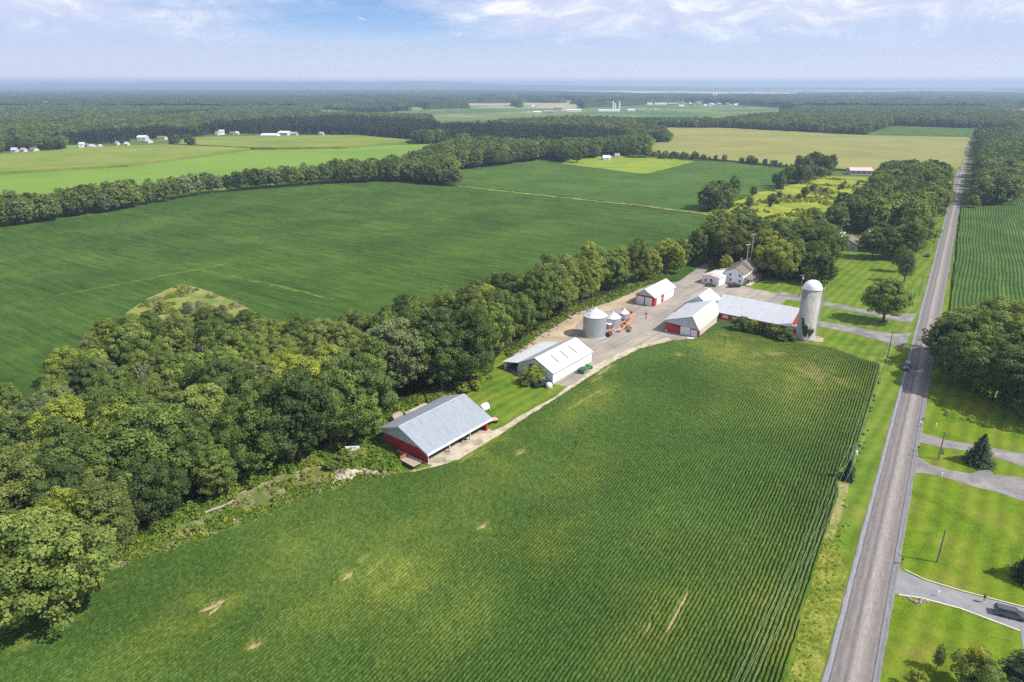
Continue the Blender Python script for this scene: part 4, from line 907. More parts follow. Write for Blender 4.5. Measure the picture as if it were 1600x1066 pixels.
for (px, py) in [(560,156),(556,153),(598,157),(592,155),(612,161),(625,156),(680,153),(640,163),(520,150),(900,161),(930,158),(1180,158),(1236,163),(1523,174),(1480,168),(136,178),(100,182),(20,177),(40,176),(470,160),(778,149),(1410,150),(380,176)]:
    far_house(px, py, 2.6+rv.random()*2, 12, 5, rv.uniform(-30, 30), mw_white, rv.choice([mr_metal, mr_grey]), 'white house in far woods %s' % ('beyond the pine plantation' if 380 < px < 720 else ('by the village' if px > 850 else 'beyond the left cornfield')) if px < 1300 or px > 1600 else 'white house in far woods along the road', 'woodland_house', 'house', 'white houses dotted through the far woods', wins=False)
def far_silo(px, py, wpx, h, label):
    g = G(px, py); r = wpx*dist_px(px, py)/2; o = thing('silo', (g.x, g.y, 0), 0, label, 'silo')
    MB().lathe([(r, 0), (r, h*.93)], 16).build('shaft', m_conc if 0 else mw_white, o)
    MB().lathe([(r*1.02, h*.93), (r*.9, h*.97), (r*.5, h*.995), (0.02, h)], 16).build('dome', mr_metal, o); OPEN_SPOTS.append((g.x, g.y, 20))
far_silo(957.5, 170.5, 2.2, 26, 'tall white silo left of the three behind the dairy barn')
far_silo(961, 170.5, 2.2, 20, 'shorter middle silo of the three behind the dairy barn')
far_silo(967.5, 171, 2.4, 27, 'tall white silo right of the three behind the dairy barn')
far_silo(1113.5, 155, 2.6, 36, 'tall white silo on the left of the village pair')
far_silo(1118, 155, 2.6, 34, 'tall white silo on the right of the village pair')

# ------------------------------------------------------------------ far woods
LAWN2 = [(1095,408),(1180,430),(1215,440),(1286,447),(1286,430),(1290,412),(1296,398),(1345,396),(1352,406),(1420,410),(1440,385),(1441,352),(1470,338),(1520,330),(1560,560),(1000,560),(1000,440)]
OPEN_SPOTS.append((G(1331,389).x, G(1331,389).y, 15))
HOUSECLR = [(1308,399),(1313,378),(1350,366),(1380,366),(1378,380),(1350,392),(1345,399)]
OPENP = [GL(p) for p in (MID, UPP, LIME, CORN1, CORN2, TASS, GOLD, FMID, FARA, RBEAN, LAWN2, HOUSECLR, [(878,257),(1000,272.5),(1012,272.5),(1087,253),(1010,247.5),(960,246.5),(890,250)],
         [(88,228),(150,225),(270,221),(300,214),(370,209.5),(515,210.5),(560,213),(430,216),(300,219),(260,229),(120,240)], [(10,236),(70,236),(70,241),(10,243)], [(1395,197),(1575,203),(1580,213),(1500,219),(1340,216)], [(1540,172),(1700,169),(1700,182),(1530,180)], [(1440,160),(1470,158),(1466,165),(1438,165)],
         [(815,163),(905,163),(912,178),(815,180)], [(925,168),(1045,167),(1045,177),(920,178)],[(1012,163),(1060,160),(1180,166),(1240,170),(1190,174),(1110,172)],
         [(700,280),(880,304),(1160,340),(1165,362),(1140,375),(880,325),(712,296)], [(-500,395),(0,350),(0,240),(650,218),(650,232),(560,262),(0,320)], [(350,143),(560,142.6),(800,143),(1010,150),(1240,151),(1380,147),(1460,144.5),(1200,140.5),(800,138.6),(300,138.2)],  [(160,142.2),(350,142),(350,140),(160,140)],[(560,157),(700,161),(700,163),(560,160)],[(560,163),(590,163),(590,165.5),(560,165)],[(1130,154),(1240,157),(1300,160.5),(1240,160),(1130,157)]
         )] + [[tuple(p[:2]) for p in ROADP]]
LOWZONE = GL([(1010,240),(1110,246),(1240,260),(1245,272),(1140,262),(1012,252)])
PINES = GL([(300,236),(310,207),(400,196),(520,190),(700,200),(800,205),(960,214),(985,222),(975,232),(900,238),(730,231),(700,224),(650,223),(560,214.5),(430,212)])
SHRUBZ = GL([(1188,302),(1165,309),(1225,262),(1300,270),(1296,278)])
def allowed(x, y, m=0.0):
    ok = np.ones(x.shape, bool)
    for p in OPENP: ok &= ~inpoly(x, y, p)
    for (sx, sy, r) in OPEN_SPOTS:
        front_gap = ((x-sx)**2+(y-sy)**2 < r*r) | ((np.abs(x-sx*y/sy) < r*.9) & (y < sy) & (y > sy-r*2.2-(60 if sy > 900 else 0)))
        ok &= ~front_gap
    return ok
def cand(y0, y1, sp, seed, wide=0.84):
    rs = np.random.RandomState(seed); gx, gy = np.meshgrid(np.arange(-wide*y1-80, wide*y1+80, sp), np.arange(y0, y1, sp*.87))
    gx = gx+(np.arange(gx.shape[0]) % 2)[:, None]*sp/2
    x = gx.ravel()+rs.uniform(-.42, .42, gx.size)*sp; y = gy.ravel()+rs.uniform(-.42, .42, gx.size)*sp
    k = np.abs(x) < wide*y+70; x, y = x[k], y[k]; k = allowed(x, y); return x[k], y[k]
x1, y1 = cand(262, 900, 8.2, 3); x2, y2 = cand(900, 2400, 9.4, 4)
X, Y = np.r_[x1, x2], np.r_[y1, y2]
low = inpoly(X, Y, LOWZONE); pine = inpoly(X, Y, PINES) | (vnoise(X, Y, 260, 71) > 0.80) & (Y > 700)
# right of the farm wood nothing nearer than its own belt; keep the strip left of the yard free
near_ok = ~((Y < 330) & (X < 60)); X, Y, low, pine = X[near_ok], Y[near_ok], low[near_ok], pine[near_ok]
rs = np.random.RandomState(9); n = len(X)
hh = rs.uniform(13.5, 19, n)*(0.88+0.22*vnoise(X, Y, 60, 72)); hh[low] = rs.uniform(5, 9.5, low.sum()); pine &= ~low
px_w4 = (Y < 520) & (X > 60) & ~low; hh[px_w4] *= 1.14; hh[(Y < 420) & (X < 60)] *= 1.0
shr = inpoly(X, Y, SHRUBZ); hh[shr] *= rs.uniform(.45, .95, shr.sum())
thin = (~shr) | (rs.rand(n) < 0.55); X, Y, low, pine, hh = X[thin], Y[thin], low[thin], pine[thin], hh[thin]; n = len(X)
# the nearest of them stand as trees of their own
dd = np.hypot(X, Y); W4R = GL([(1090,420),(1135,340),(1210,345),(1290,320),(1330,300),(1500,300),(1440,420),(1180,445)])
inW4 = inpoly(X, Y, W4R)
order = np.argsort(np.where(inW4, dd, 1e9)); NIND = 55; ind = order[:NIND]
W4REF = [('the white house', G(1150,430)), ('the tall silo lawn', G(1270,440)), ('the brown bungalow', G(1330,392)), ('the goldenrod field', G(1250,340)), ('the road', G(1450,350))]
for j in ind:
    x, y = float(X[j]), float(Y[j]); ref = min(W4REF, key=lambda q: (q[1].x-x)**2+(q[1].y-y)**2)
    col = pick([('dark green', .42), ('mid green', .40), ('yellow-green', .10), ('olive', .05), ('greyish green', .03)], rw); i = rw.choice([0, 1, 2, 3, 0, 5])
    h = float(hh[j]); tree(x, y, h, i, col, describe(h, i, col, 'in roadside wood by %s' % ref[0]), 'trees of the roadside wood', wide=rw.uniform(.95, 1.15))
mask = np.ones(n, bool); mask[ind] = False
X, Y, low, pine, hh = X[mask], Y[mask], low[mask], pine[mask], hh[mask]; n = len(X); print('far trees', n, 'pines', pine.sum())
FARM_ = []
for col, cnt in (('dark green', 6), ('mid green', 6), ('olive', 2), ('greyish green', 2)):
    for i in range(cnt):
        d_ = SHAPES_DEF[i]; a = dict(d_[1]); a['per'] = int(a['per']*0.11); a['leaf'] *= 2.7; a['rcl'] = (a['rcl'][0]*1.2, a['rcl'][1]*1.25); a['ncl'] = int(a['ncl']*.8)
        FARM_.append(crown_mesh('far_crown', mats=LM[col], **a))
fi = np.arange(16); Hf = np.array([SH_H[k % 6] for k in (list(range(6))+list(range(6))+[0, 1, 0, 1])])
bd = ~pine; nb = bd.sum(); pk = rs.choice(16, nb, p=np.array([.100]*6+[.048]*6+[.025, .025, .03, .032])/sum([.100]*6+[.048]*6+[.025, .025, .03, .032]))
s = hh[bd]/Hf[pk]; wd = rs.uniform(.95, 1.2, nb)
gn_scatter('far_woodland', np.c_[X[bd], Y[bd], np.zeros(nb)], rs.rand(nb)*6.28, np.stack([s*wd, s*wd, s], 1), pk, FARM_, 'mixed broadleaf woods between and beyond the fields', 'woods')
PM = [conifer_mesh('far_pine', 80+k, 2.6, 2.0, 15.0, 9, LM['blue-green'], leaf=1.5, droop=.15, dens=3) for k in range(3)]
npn = pine.sum(); s = hh[pine]/15*rs.uniform(.8, .95, npn)
# plantation pines stand closer: add a second tree beside each
xp = np.r_[X[pine], X[pine]+rs.uniform(-5, 5, npn)]; yp = np.r_[Y[pine], Y[pine]+rs.uniform(-5, 5, npn)]; s = np.r_[s, s*rs.uniform(.9, 1.05, npn)]
ok = allowed(xp, yp); xp, yp, s = xp[ok], yp[ok], s[ok]; npn = len(xp)
gn_scatter('pine_plantation', np.c_[xp, yp, np.zeros(npn)], rs.rand(npn)*6.28, np.stack([s*1.15, s*1.15, s], 1), rs.randint(0, 3, npn), PM, 'dark pine plantation behind the light green field', 'woods')

# the unbroken canopy further off
m_canopy = groundmat('far_canopy', [(0.30, (0.014, 0.028, 0.010)), (0.5, (0.026, 0.048, 0.016)), (0.72, (0.048, 0.076, 0.024))], 0.02, 0.10, bump=1.0, finevar=0.8, bumpd=3.0)
def canopy(name, y0, y1, dx, dy, seed, wide=0.86):
    xs = np.arange(-wide*y1, wide*y1, dx); ys = np.arange(y0, y1, dy); x, y = np.meshgrid(xs, ys)
    x = x+NR.uniform(-.3, .3, x.shape)*dx; y = y+NR.uniform(-.3, .3, y.shape)*dy
    ok = allowed(x, y)
    # small clearings, more of them to the right and further away
    cl = vnoise(x, y*0.55, 420, seed)*0.6+vnoise(x, y*0.6, 150, seed+1)*0.4
    if y0 > 4000: cl = vnoise(x, y, 2300, seed+7)*0.62+vnoise(x*1.3, y*.7, 800, seed+8)*0.38
    thr = 0.68-0.13*np.clip(x/5000+.25, -0.4, 1)-0.10*np.clip((y-3500)/4500, 0, 1)
    if y0 > 4000: thr = 0.60-0.10*np.clip(x/6000, -.5, 1)-0.06*np.clip((y-5000)/8000, 0, 1)
    ok &= (cl < thr)
    z = 12+6*vnoise(x, y, 22, seed+2)+4*vnoise(x, y, 11, seed+3)+2.5*NR.rand(*x.shape)+5*vnoise(x, y, 300, seed+5)
    z = np.where(ok, z, -1.0)
    f = ok[:-1, :-1] | ok[1:, :-1] | ok[:-1, 1:] | ok[1:, 1:]; f &= (np.abs(x[:-1, :-1]) < wide*y[:-1, :-1]+200)
    idx = np.arange(x.size).reshape(x.shape); F = np.stack([idx[:-1, :-1][f], idx[:-1, 1:][f], idx[1:, 1:][f], idx[1:, :-1][f]], 1)
    used = np.unique(F); rm = np.zeros(x.size, np.int32); rm[used] = np.arange(len(used))
    return link(name, np_mesh(name, np.stack([x.ravel()[used], y.ravel()[used], z.ravel()[used]], 1), rm[F], m_canopy))
tag(canopy('distant_forest', 2400, 4600, 7, 9, 21), 'forest canopy behind the farmland, reading as one mass', 'forest', kind='stuff')
tag(canopy('horizon_forest', 4600, 20000, 22, 42, 31), 'hazy blue forest towards the horizon', 'forest', kind='stuff')

# ------------------------------------------------------------------ the farm buildings
m_red = ribbed('red_steel', (0.40, 0.030, 0.030), 0, 0.6, 0.5, 0.0, (0.25, 0.04, 0.03), 0.12, 0.02)
m_redy = ribbed('red_steel_side', (0.40, 0.030, 0.030), 1, 0.6, 0.5, 0.0, (0.25, 0.04, 0.03), 0.12, 0.02)
m_whs = ribbed('white_steel', (0.72, 0.76, 0.78), 0, 0.75, 0.45, 0.0, (0.55, 0.58, 0.58), 0.15, 0.02)
m_whsy = ribbed('white_steel_side', (0.70, 0.75, 0.77), 1, 0.75, 0.45, 0.0, (0.50, 0.54, 0.54), 0.15, 0.02)
m_roofblue = ribbed('roof_steel_blue', (0.27, 0.297, 0.34), 0, 0.9, 0.6, 0.05, (0.19, 0.215, 0.25), 0.55, 0.03)
m_roofwhite = ribbed('roof_steel_white', (0.74, 0.75, 0.76), 0, 0.9, 0.45, 0.15, (0.52, 0.52, 0.50), 0.2, 0.03)
m_roofgrey = ribbed('roof_steel_grey', (0.50, 0.53, 0.57), 0, 0.9, 0.45, 0.3, (0.50, 0.54, 0.58), 0.5, 0.03)
m_rooflean = ribbed('roof_steel_dull', (0.55, 0.58, 0.62), 0, 0.9, 0.5, 0.1, (0.68, 0.70, 0.72), 0.7, 0.03)
m_roofbeige = ribbed('roof_steel_beige', (0.58, 0.55, 0.49), 0, 0.8, 0.5, 0.1, (0.36, 0.33, 0.28), 0.7, 0.03)
m_rooflil = ribbed('roof_steel_pale', (0.50, 0.52, 0.56), 0, 0.9, 0.55, 0.1, (0.36, 0.375, 0.40), 0.5, 0.03)
m_trim = plain('white_trim', (0.78, 0.78, 0.77), 0.5, var=0.05)
m_trimg = plain('grey_trim', (0.42, 0.47, 0.50), 0.5, var=0.08)
m_gab = ribbed('gable_steel', (0.50, 0.55, 0.58), 1, 0.6, 0.5, 0.1, (0.38, 0.42, 0.45), 0.4, 0.02)
m_doorw = ribbed('door_panel', (0.76, 0.77, 0.78), 2, 0.55, 0.5, 0.0, (0.6, 0.6, 0.6), 0.1, 0.02)
m_wood = plain('weathered_wood', (0.34, 0.28, 0.22), 0.85, var=0.25, scale=4, bump=0.4)
m_skyl = plain('skylight_panel', (0.20, 0.21, 0.22), 0.4, var=0.08)
m_galv = ribbed('galvanised', (0.46, 0.50, 0.54), 2, 0.42, 0.38, 0.55, (0.36, 0.39, 0.42), 0.35, 0.03)
m_galvr = plain('galvanised_roof', (0.68, 0.70, 0.71), 0.38, 0.4, var=0.08, scale=0.7)
m_rust = plain('rusty_iron', (0.30, 0.12, 0.07), 0.8, var=0.3, scale=5)
m_orange = plain('orange_paint', (0.72, 0.20, 0.10), 0.5, var=0.15, scale=2)
m_tire = plain('tyre_rubber', (0.03, 0.03, 0.032), 0.8)
m_green = plain('green_paint', (0.03, 0.24, 0.08), 0.45, var=0.15)
m_dgreen = plain('dark_green_paint', (0.03, 0.10, 0.04), 0.5, var=0.15)
m_blk = plain('black_paint', (0.025, 0.027, 0.032), 0.3, 0.2, var=0.1, spec=0.6)
m_carb = plain('blue_paint', (0.035, 0.065, 0.11), 0.25, 0.3, var=0.06, spec=0.6)
m_carg = plain('grey_car_paint', (0.15, 0.16, 0.20), 0.22, 0.8, var=0.06, spec=0.6)
m_rim = plain('wheel_rim', (0.45, 0.46, 0.48), 0.35, 0.7)
m_lamp = plain('lamp_lens', (0.7, 0.7, 0.68), 0.2)
m_skin = plain('skin', (0.50, 0.32, 0.24), 0.6, var=0.04)
m_pole = plain('pole_wood', (0.20, 0.17, 0.14), 0.9, var=0.2, scale=3)
m_wire = plain('wire_metal', (0.42, 0.43, 0.44), 0.5, 0.3)
m_vine = leafmat('leaf_vine', (0.03, 0.05, 0.015), (0.05, 0.08, 0.02), (0.08, 0.11, 0.03))

def quadbox(mb, a, b, c, d, th, mi=0):
    """a slab: four corners of the top face, thickness downwards"""
    T = [Vector(p) for p in (a, b, c, d)]; B_ = [p-Vector((0, 0, th)) for p in T]
    return mb.add(T+B_, [(0,1,2,3),(7,6,5,4),(0,4,5,1),(1,5,6,2),(2,6,7,3),(3,7,4,0)], mi)
# ---- open-sided red machine shed
A = G(669, 726.5); o = thing('machine_shed', (A.x, A.y, 0), math.radians(51.8), 'red steel machine shed with wide blue-grey roof and one open side facing the bean field', 'shed')
L, Wd, he, hr = 20.8, 14.6, 3.45, 7.05; rm_ = 8.2; hbk = 4.75
MB().box((L/2, Wd-.08, hbk/2), (L, .16, hbk)).build('wall', m_red, o); MB().box((L-.3, .08, he/2), (.6, .16, he)).build('wall', m_red, o)
for x_ in (0.08, L-0.08):
    MB().box((x_, Wd/2, he/2), (.16, Wd-.34, he)).build('wall', m_redy, o)
mb = MB()
for x_ in (-0.02, L+0.02):
    mb = MB(); mb.add([(x_-.07, .0, he), (x_-.07, Wd, he), (x_-.07, Wd, hbk), (x_-.07, rm_, hr), (x_+.07, .0, he), (x_+.07, Wd, he), (x_+.07, Wd, hbk), (x_+.07, rm_, hr)], [(0,1,2,3),(7,6,5,4),(0,4,5,1),(1,5,6,2),(2,6,7,3),(3,7,4,0)]); mb.build('gable_panel', m_gab, o)
mb = MB(); k_ = (hr-he)/rm_; k2_ = (hr-hbk)/(Wd-rm_); ov = .75
quadbox(mb, (-ov, -ov, he-ov*k_+.2), (L+ov, -ov, he-ov*k_+.2), (L+ov, rm_, hr+.2), (-ov, rm_, hr+.2), .12)
quadbox(mb, (-ov, rm_, hr+.2), (L+ov, rm_, hr+.2), (L+ov, Wd+ov, hbk-ov*k2_+.2), (-ov, Wd+ov, hbk-ov*k2_+.2), .12)
r = mb.build('roof', m_roofblue, o)
mb = MB(); mb.box((L/2, rm_, hr+.24), (L+2*ov, .45, .07)); mb.build('ridge_cap', m_trimg, r)
mb = MB(); mb.box((L/2, -ov-.04, he-ov*k_-.08), (L+2*ov+.1, .08, .55)); mb.build('fascia', m_trim, o)
for x_ in (-ov-.04, L+ov+.04):
    mb = MB(); quadbox(mb, (x_-.04, -ov, he-ov*k_+.22), (x_+.04, -ov, he-ov*k_+.22), (x_+.04, rm_, hr+.22), (x_-.04, rm_, hr+.22), .5)
    quadbox(mb, (x_-.04, rm_, hr+.22), (x_+.04, rm_, hr+.22), (x_+.04, Wd+ov, hbk-ov*k2_+.22), (x_-.04, Wd+ov, hbk-ov*k2_+.22), .5); mb.build('bargeboard', m_trimg, o)
for x_ in (L*.345, L*.69):
    MB().box((x_, 0.1, he/2), (.24, .24, he)).build('post', m_trimg, o)
for x_ in (0.12, L-.3):
    MB().box((x_, -.03, he/2), (.22, .12, he)).build('corner_post', m_trimg if x_ < 1 else m_redy, o)
MB().box((-0.1, Wd/2, .22), (.10, Wd, .42)).build('footing', m_conc, o)
mb = MB(); 
for k in range(7): quadbox(mb, (L*(k+.5)/7-.05, 0.1, he+.05), (L*(k+.5)/7+.05, 0.1, he+.05), (L*(k+.5)/7+.05, rm_, hr-.1), (L*(k+.5)/7-.05, rm_, hr-.1), .2)
mb.build('rafter', m_wood, o)
SHED = o; SHM = Matrix.Translation((A.x, A.y, 0)) @ Matrix.Rotation(math.radians(51.8), 4, 'Z')
gs = sheet('shed_floor', [SHM @ Vector(p) for p in ((.2, -1.6, 0), (L+.6, -1.6, 0), (L+.6, Wd-.2, 0), (.2, Wd-.2, 0))], 0.086, m_track, amp=.12, seed=70)

# ---- white barn with lean-to
A = G(863.7, 599.5); o = thing('white_barn', (A.x, A.y, 0), math.radians(52.3), 'white steel barn with three grey skylight strips and a lean-to, beside the farm track', 'barn')
L, Wd, he, hr, Wt, hl = 21.0, 12.4, 3.3, 6.35, 17.9, 2.25; rm_ = 6.2
MB().box((L/2, .07, he/2), (L, .14, he)).build('wall', m_whs, o); MB().box((L/2, Wt-.07, hl/2), (L, .14, hl)).build('wall', m_whs, o)
# gable wall round a dark doorway
d0, d1, dh = 4.1, 8.2, 3.9
for x_ in (0.07, L-.07):
    mb = MB(); segs = [(0.14, d0), (d1, Wd)] if x_ < 1 else [(0.14, Wd)]
    def roofz(y): return he+(hr-he)*y/rm_ if y < rm_ else hr-(hr-he)*(y-rm_)/(Wd-rm_)
    def strip(ya, yb, zb):
        ys = sorted({ya, yb} | ({rm_} if ya < rm_ < yb else set()))
        for p, q in zip(ys[:-1], ys[1:]):
            mb.add([(x_-.07, p, zb), (x_-.07, q, zb), (x_-.07, q, roofz(q)-.02), (x_-.07, p, roofz(p)-.02), (x_+.07, p, zb), (x_+.07, q, zb), (x_+.07, q, roofz(q)-.02), (x_+.07, p, roofz(p)-.02)], [(0,3,2,1),(4,5,6,7),(0,1,5,4),(1,2,6,5),(2,3,7,6),(3,0,4,7)])
    if x_ < 1: strip(0.14, d0, 0); strip(d0, d1, dh); strip(d1, Wd, 0)
    else: strip(0.14, Wd, 0)
    mb.build('wall', m_whsy, o)
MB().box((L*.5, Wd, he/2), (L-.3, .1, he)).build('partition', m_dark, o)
MB().box((L-.07, (Wd+Wt)/2, hl/2), (.14, Wt-Wd-.2, hl)).build('wall', m_whsy, o)
mb = MB()
for (ya, yb) in ((Wd+.1, Wd+.35), (Wt-1.0, Wt-.14)): mb.box((.07, (ya+yb)/2, 1.1), (.14, yb-ya, 2.2))
mb.build('door_post', m_whsy, o)
MB().box((2.5, (d0+d1)/2, dh/2), (.1, d1-d0+1.5, dh)).build('doorway_shade_sheet', m_dark, o)  # dark sheet behind the doorway, its colour stands in for the shade inside
mb = MB(); mb.box((-.02, d0-.1, dh/2), (.08, .2, dh)); mb.box((-.02, d1+.1, dh/2), (.08, .2, dh)); mb.box((-.02, (d0+d1)/2, dh+.1), (.08, d1-d0+.4, .2)); mb.build('door_frame', plain('barn_door_trim', (.10, .14, .14)), o)
mb = MB(); k_ = (hr-he)/rm_; quadbox(mb, (-.35, -.4, he-.4*k_+.14), (L+.35, -.4, he-.4*k_+.14), (L+.35, rm_, hr+.14), (-.35, rm_, hr+.14), .1); r = mb.build('roof', m_roofwhite, o)
for f_ in (.27, .49, .72):
    mb = MB(); y0_, y1_ = 1.6, 4.8; x_ = L*f_
    quadbox(mb, (x_-.4, y0_, he+y0_*k_+.17), (x_+.4, y0_, he+y0_*k_+.17), (x_+.4, y1_, he+y1_*k_+.17), (x_-.4, y1_, he+y1_*k_+.17), .02); mb.build('skylight', m_skyl, r)
mb = MB(); quadbox(mb, (-.35, rm_, hr+.14), (L+.35, rm_, hr+.14), (L+.35, Wd, he+.14), (-.35, Wd, he+.14), .1); mb.build('roof', m_roofgrey, o)
mb = MB(); quadbox(mb, (-.35, Wd, he+.15), (L+.35, Wd, he+.15), (L+.35, Wt+.4, hl+.07), (-.35, Wt+.4, hl+.07), .1); mb.build('lean_to_roof', m_rooflean, o)
mb = MB(); mb.box((L/2, -.42, he-.05), (L+.7, .06, .22)); mb.build('fascia', m_trimg, o)

# ---- small red garage with two white doors
A = G(1021.6, 479.5); o = thing('garage', (A.x, A.y, 0), math.radians(54), 'small red and white garage with bright white roof and two overhead doors', 'garage')
L, Wd, he, hr = 18.4, 7.9, 3.9, 6.3
MB().box((1.2, .06, he/2), (2.4, .12, he)).build('wall', m_red, o); MB().box((7.6, .06, he/2), (2.6, .12, he)).build('wall', m_red, o); MB().box((L/2, Wd-.06, he/2), (L, .12, he)).build('wall', m_red, o)
MB().box((4.35, .06, he/2), (3.9, .12, he)).build('white_panel', m_whs, o); MB().box((13.65, .06, he/2), (9.5, .12, he)).build('white_panel', m_whs, o)
MB().box((.06, Wd/2, he/2), (.12, Wd-.26, he)).build('wall', m_redy, o); MB().box((L-.06, Wd/2, he/2), (.12, Wd-.26, he)).build('wall', m_redy, o)
mb = MB()
for x_ in (-0.03, L+.03): mb.add([(x_-.04, 0, he), (x_-.04, Wd, he), (x_-.04, Wd/2, hr), (x_+.04, 0, he), (x_+.04, Wd, he), (x_+.04, Wd/2, hr)], [(0,1,2),(5,4,3),(0,3,4,1),(1,4,5,2),(2,5,3,0)])
mb.build('gable_panel', m_gab, o)
for y_ in (2.35, 5.75):
    d = MB().box((-.03, y_, 1.6), (.06, 2.9, 3.2)).build('overhead_door', m_doorw, o)
MB().box((-.02, Wd-.3, he/2), (.10, .3, he)).build('corner_post', m_trim, o)
wf = MB().box((7.4, -.03, 2.1), (1.3, .06, 1.0)).build('window', m_glass, o); MB().box((7.4, -.05, 1.5), (1.5, .1, .12)).build('sill', m_trim, wf)
MB().box((11.5, -.03, 1.1), (1.1, .06, 2.2)).build('door', m_trim, o)
mb = MB(); k_ = (hr-he)/(Wd/2); ov = .6
quadbox(mb, (-ov, -ov, he-ov*k_+.14), (L+ov, -ov, he-ov*k_+.14), (L+ov, Wd/2, hr+.14), (-ov, Wd/2, hr+.14), .12)
quadbox(mb, (-ov, Wd/2, hr+.14), (L+ov, Wd/2, hr+.14), (L+ov, Wd+ov, he-ov*k_+.14), (-ov, Wd+ov, he-ov*k_+.14), .12); mb.build('roof', m_roofwhite, o)

# ---- the old dairy barn: saltbox front block, rear block and the long wing to the silo
A = G(1090.7, 527.7); TH = math.radians(56.9); o = thing('dairy_barn', (A.x, A.y, 0), TH, 'red dairy barn with pale saltbox roof and long low wing reaching to the silo', 'barn')
L, Wd, hR, hLf, hr, ry = 22.8, 11.75, 2.55, 4.2, 7.0, 2.4
mb = MB(); mb.box((.08, Wd/2, 1.7), (.16, Wd-.02, 3.4))
mb.add([(0.0, 0, hR-.1), (0.0, Wd, 3.4), (0.0, 0, 0.2), (.16, 0, hR-.1), (.16, Wd, 3.4), (.16, 0, .2)], [(0,1,2),(5,4,3)])
mb.build('front_wall', m_redy, o)
mb = MB(); mb.box((L/2, .08, 1.15), (L, .16, 2.3), mi=0); mb.build('side_wall', plain('old_whitewash', (.52, .45, .40), .85, var=.25), o)
MB().box((L/2, -.02, 2.1), (L, .06, .5)).build('eave_board', m_trimg, o)
MB().box((.8, -.03, 1.2), (1.6, .08, 2.4)).build('corner_panel', m_red, o)
MB().box((L/2, Wd-.08, hLf/2), (L, .16, hLf)).build('side_wall', m_red, o)
mb = MB(); z_ = 3.0
mb.add([(-.04, 0, 2.5), (-.04, ry, 2.9), (-.04, Wd, 3.45), (-.04, Wd, hLf), (-.04, ry, hr), (.04, 0, 2.5), (.04, ry, 2.9), (.04, Wd, 3.45), (.04, Wd, hLf), (.04, ry, hr)], [(0,4,3,2,1),(5,6,7,8,9),(0,1,6,5),(1,2,7,6),(2,3,8,7),(3,4,9,8),(4,0,5,9)])
mb.build('gable_panel', m_gab, o)
MB().box((L-.1, Wd/2, 2.0), (.16, Wd-.4, 4.0)).build('rear_wall', m_redy, o)
MB().box((-.08, 4.6, 1.45), (.08, 3.4, 2.9)).build('sliding_door', m_doorw, o)
MB().box((-.08, 1.55, 1.2), (.08, 2.2, 2.4)).build('sliding_door', m_doorw, o)
mb = MB(); mb.box((-.06, 6.45, 1.5), (.05, .25, 3.0)); mb.box((-.06, 2.82, 1.35), (.05, .2, 2.7)); mb.box((-.06, .25, 1.2), (.05, .2, 2.4)); mb.build('door_post', m_red, o)
MB().box((-.3, Wd-.5, .45), (.5, .8, .9)).build('pedestal', m_conc, o)
mb = MB(); quadbox(mb, (-.5, ry, hr+.14), (L+.4, ry, hr+.14), (L+.4, Wd+.6, hLf+.02), (-.5, Wd+.6, hLf+.02), .12); mb.build('long_roof_slope', m_rooflil, o)
mb = MB(); quadbox(mb, (-.5, -.75, hR-1.35+.3), (L+.4, -.75, hR-1.35+.3), (L+.4, ry, hr+.15), (-.5, ry, hr+.15), .12)
# eave of the steep slope sits a little proud of the side wall
mb = MB(); quadbox(mb, (-.5, -.35, hR+.05), (L+.4, -.35, hR+.05), (L+.4, ry, hr+.15), (-.5, ry, hr+.15), .12); mb.build('steep_roof_slope', m_roofbeige, o)
MB().box((L/2-.05, ry, hr+.2), (L+.9, .35, .08)).build('ridge_cap', m_trim, o)
# rear block beyond the wing
x0, x1, ya, yb, h3, r3 = 23.0, 35.0, 3.2, 13.4, 4.0, 7.4
mb = MB(); mb.extr([(ya, 0), (yb, 0), (yb, h3), ((ya+yb)/2, r3), (ya, h3)], x0, x1); mb.build('rear_block_wall', m_gab, o)
mb = MB(); ym = (ya+yb)/2; quadbox(mb, (x0-.2, ya-.5, h3-.2), (x1+.5, ya-.5, h3-.2), (x1+.5, ym, r3+.14), (x0-.2, ym, r3+.14), .12); quadbox(mb, (x0-.2, ym, r3+.14), (x1+.5, ym, r3+.14), (x1+.5, yb+.5, h3-.2), (x0-.2, yb+.5, h3-.2), .12)
mb.build('rear_block_roof', m_roofwhite, o)
# wing
P0 = G(1124, 501); P1 = G(1243, 526); WT = math.atan2(P1.y-P0.y, P1.x-P0.x); inv = (Matrix.Translation((A.x, A.y, 0)) @ Matrix.Rotation(TH, 4, 'Z')).inverted()
wing = bpy.data.objects.new('wing', None); COL.objects.link(wing); wing.parent = o; lp = inv @ Vector((P0.x, P0.y, 0)); wing.location = lp; wing.rotation_euler = (0, 0, WT-TH)
Lw, Ww, hw1, hwr, rw_, hw2 = 24.4, 15.5, 3.3, 7.25, 9.0, 4.6
MB().box((Lw/2, .08, hw1/2), (Lw, .16, hw1)).build('wall', m_red, wing); MB().box((Lw/2, Ww-.08, hw2/2), (Lw, .16, hw2)).build('wall', m_red, wing)
mb = MB(); mb.extr([(0.16, 0), (Ww-.16, 0), (Ww-.16, hw2), (rw_, hwr-.05), (.16, hw1)], Lw-.2, Lw-.02); mb.build('end_wall', m_redy, wing)
for x_ in (2.0, 5.6, 9.0, 12.5, 16, 19.5):
    f_ = MB().box((x_, -.03, 1.9), (2.0, .06, 1.1)).build('window_frame', m_trim, wing); MB().box((x_, -.07, 1.9), (1.7, .03, .85)).build('pane', m_glass if x_ > 8 else mw_tan, f_)
MB().box((Lw/2, -.4, .3), (Lw, .8, .6)).build('footing', m_conc, wing)
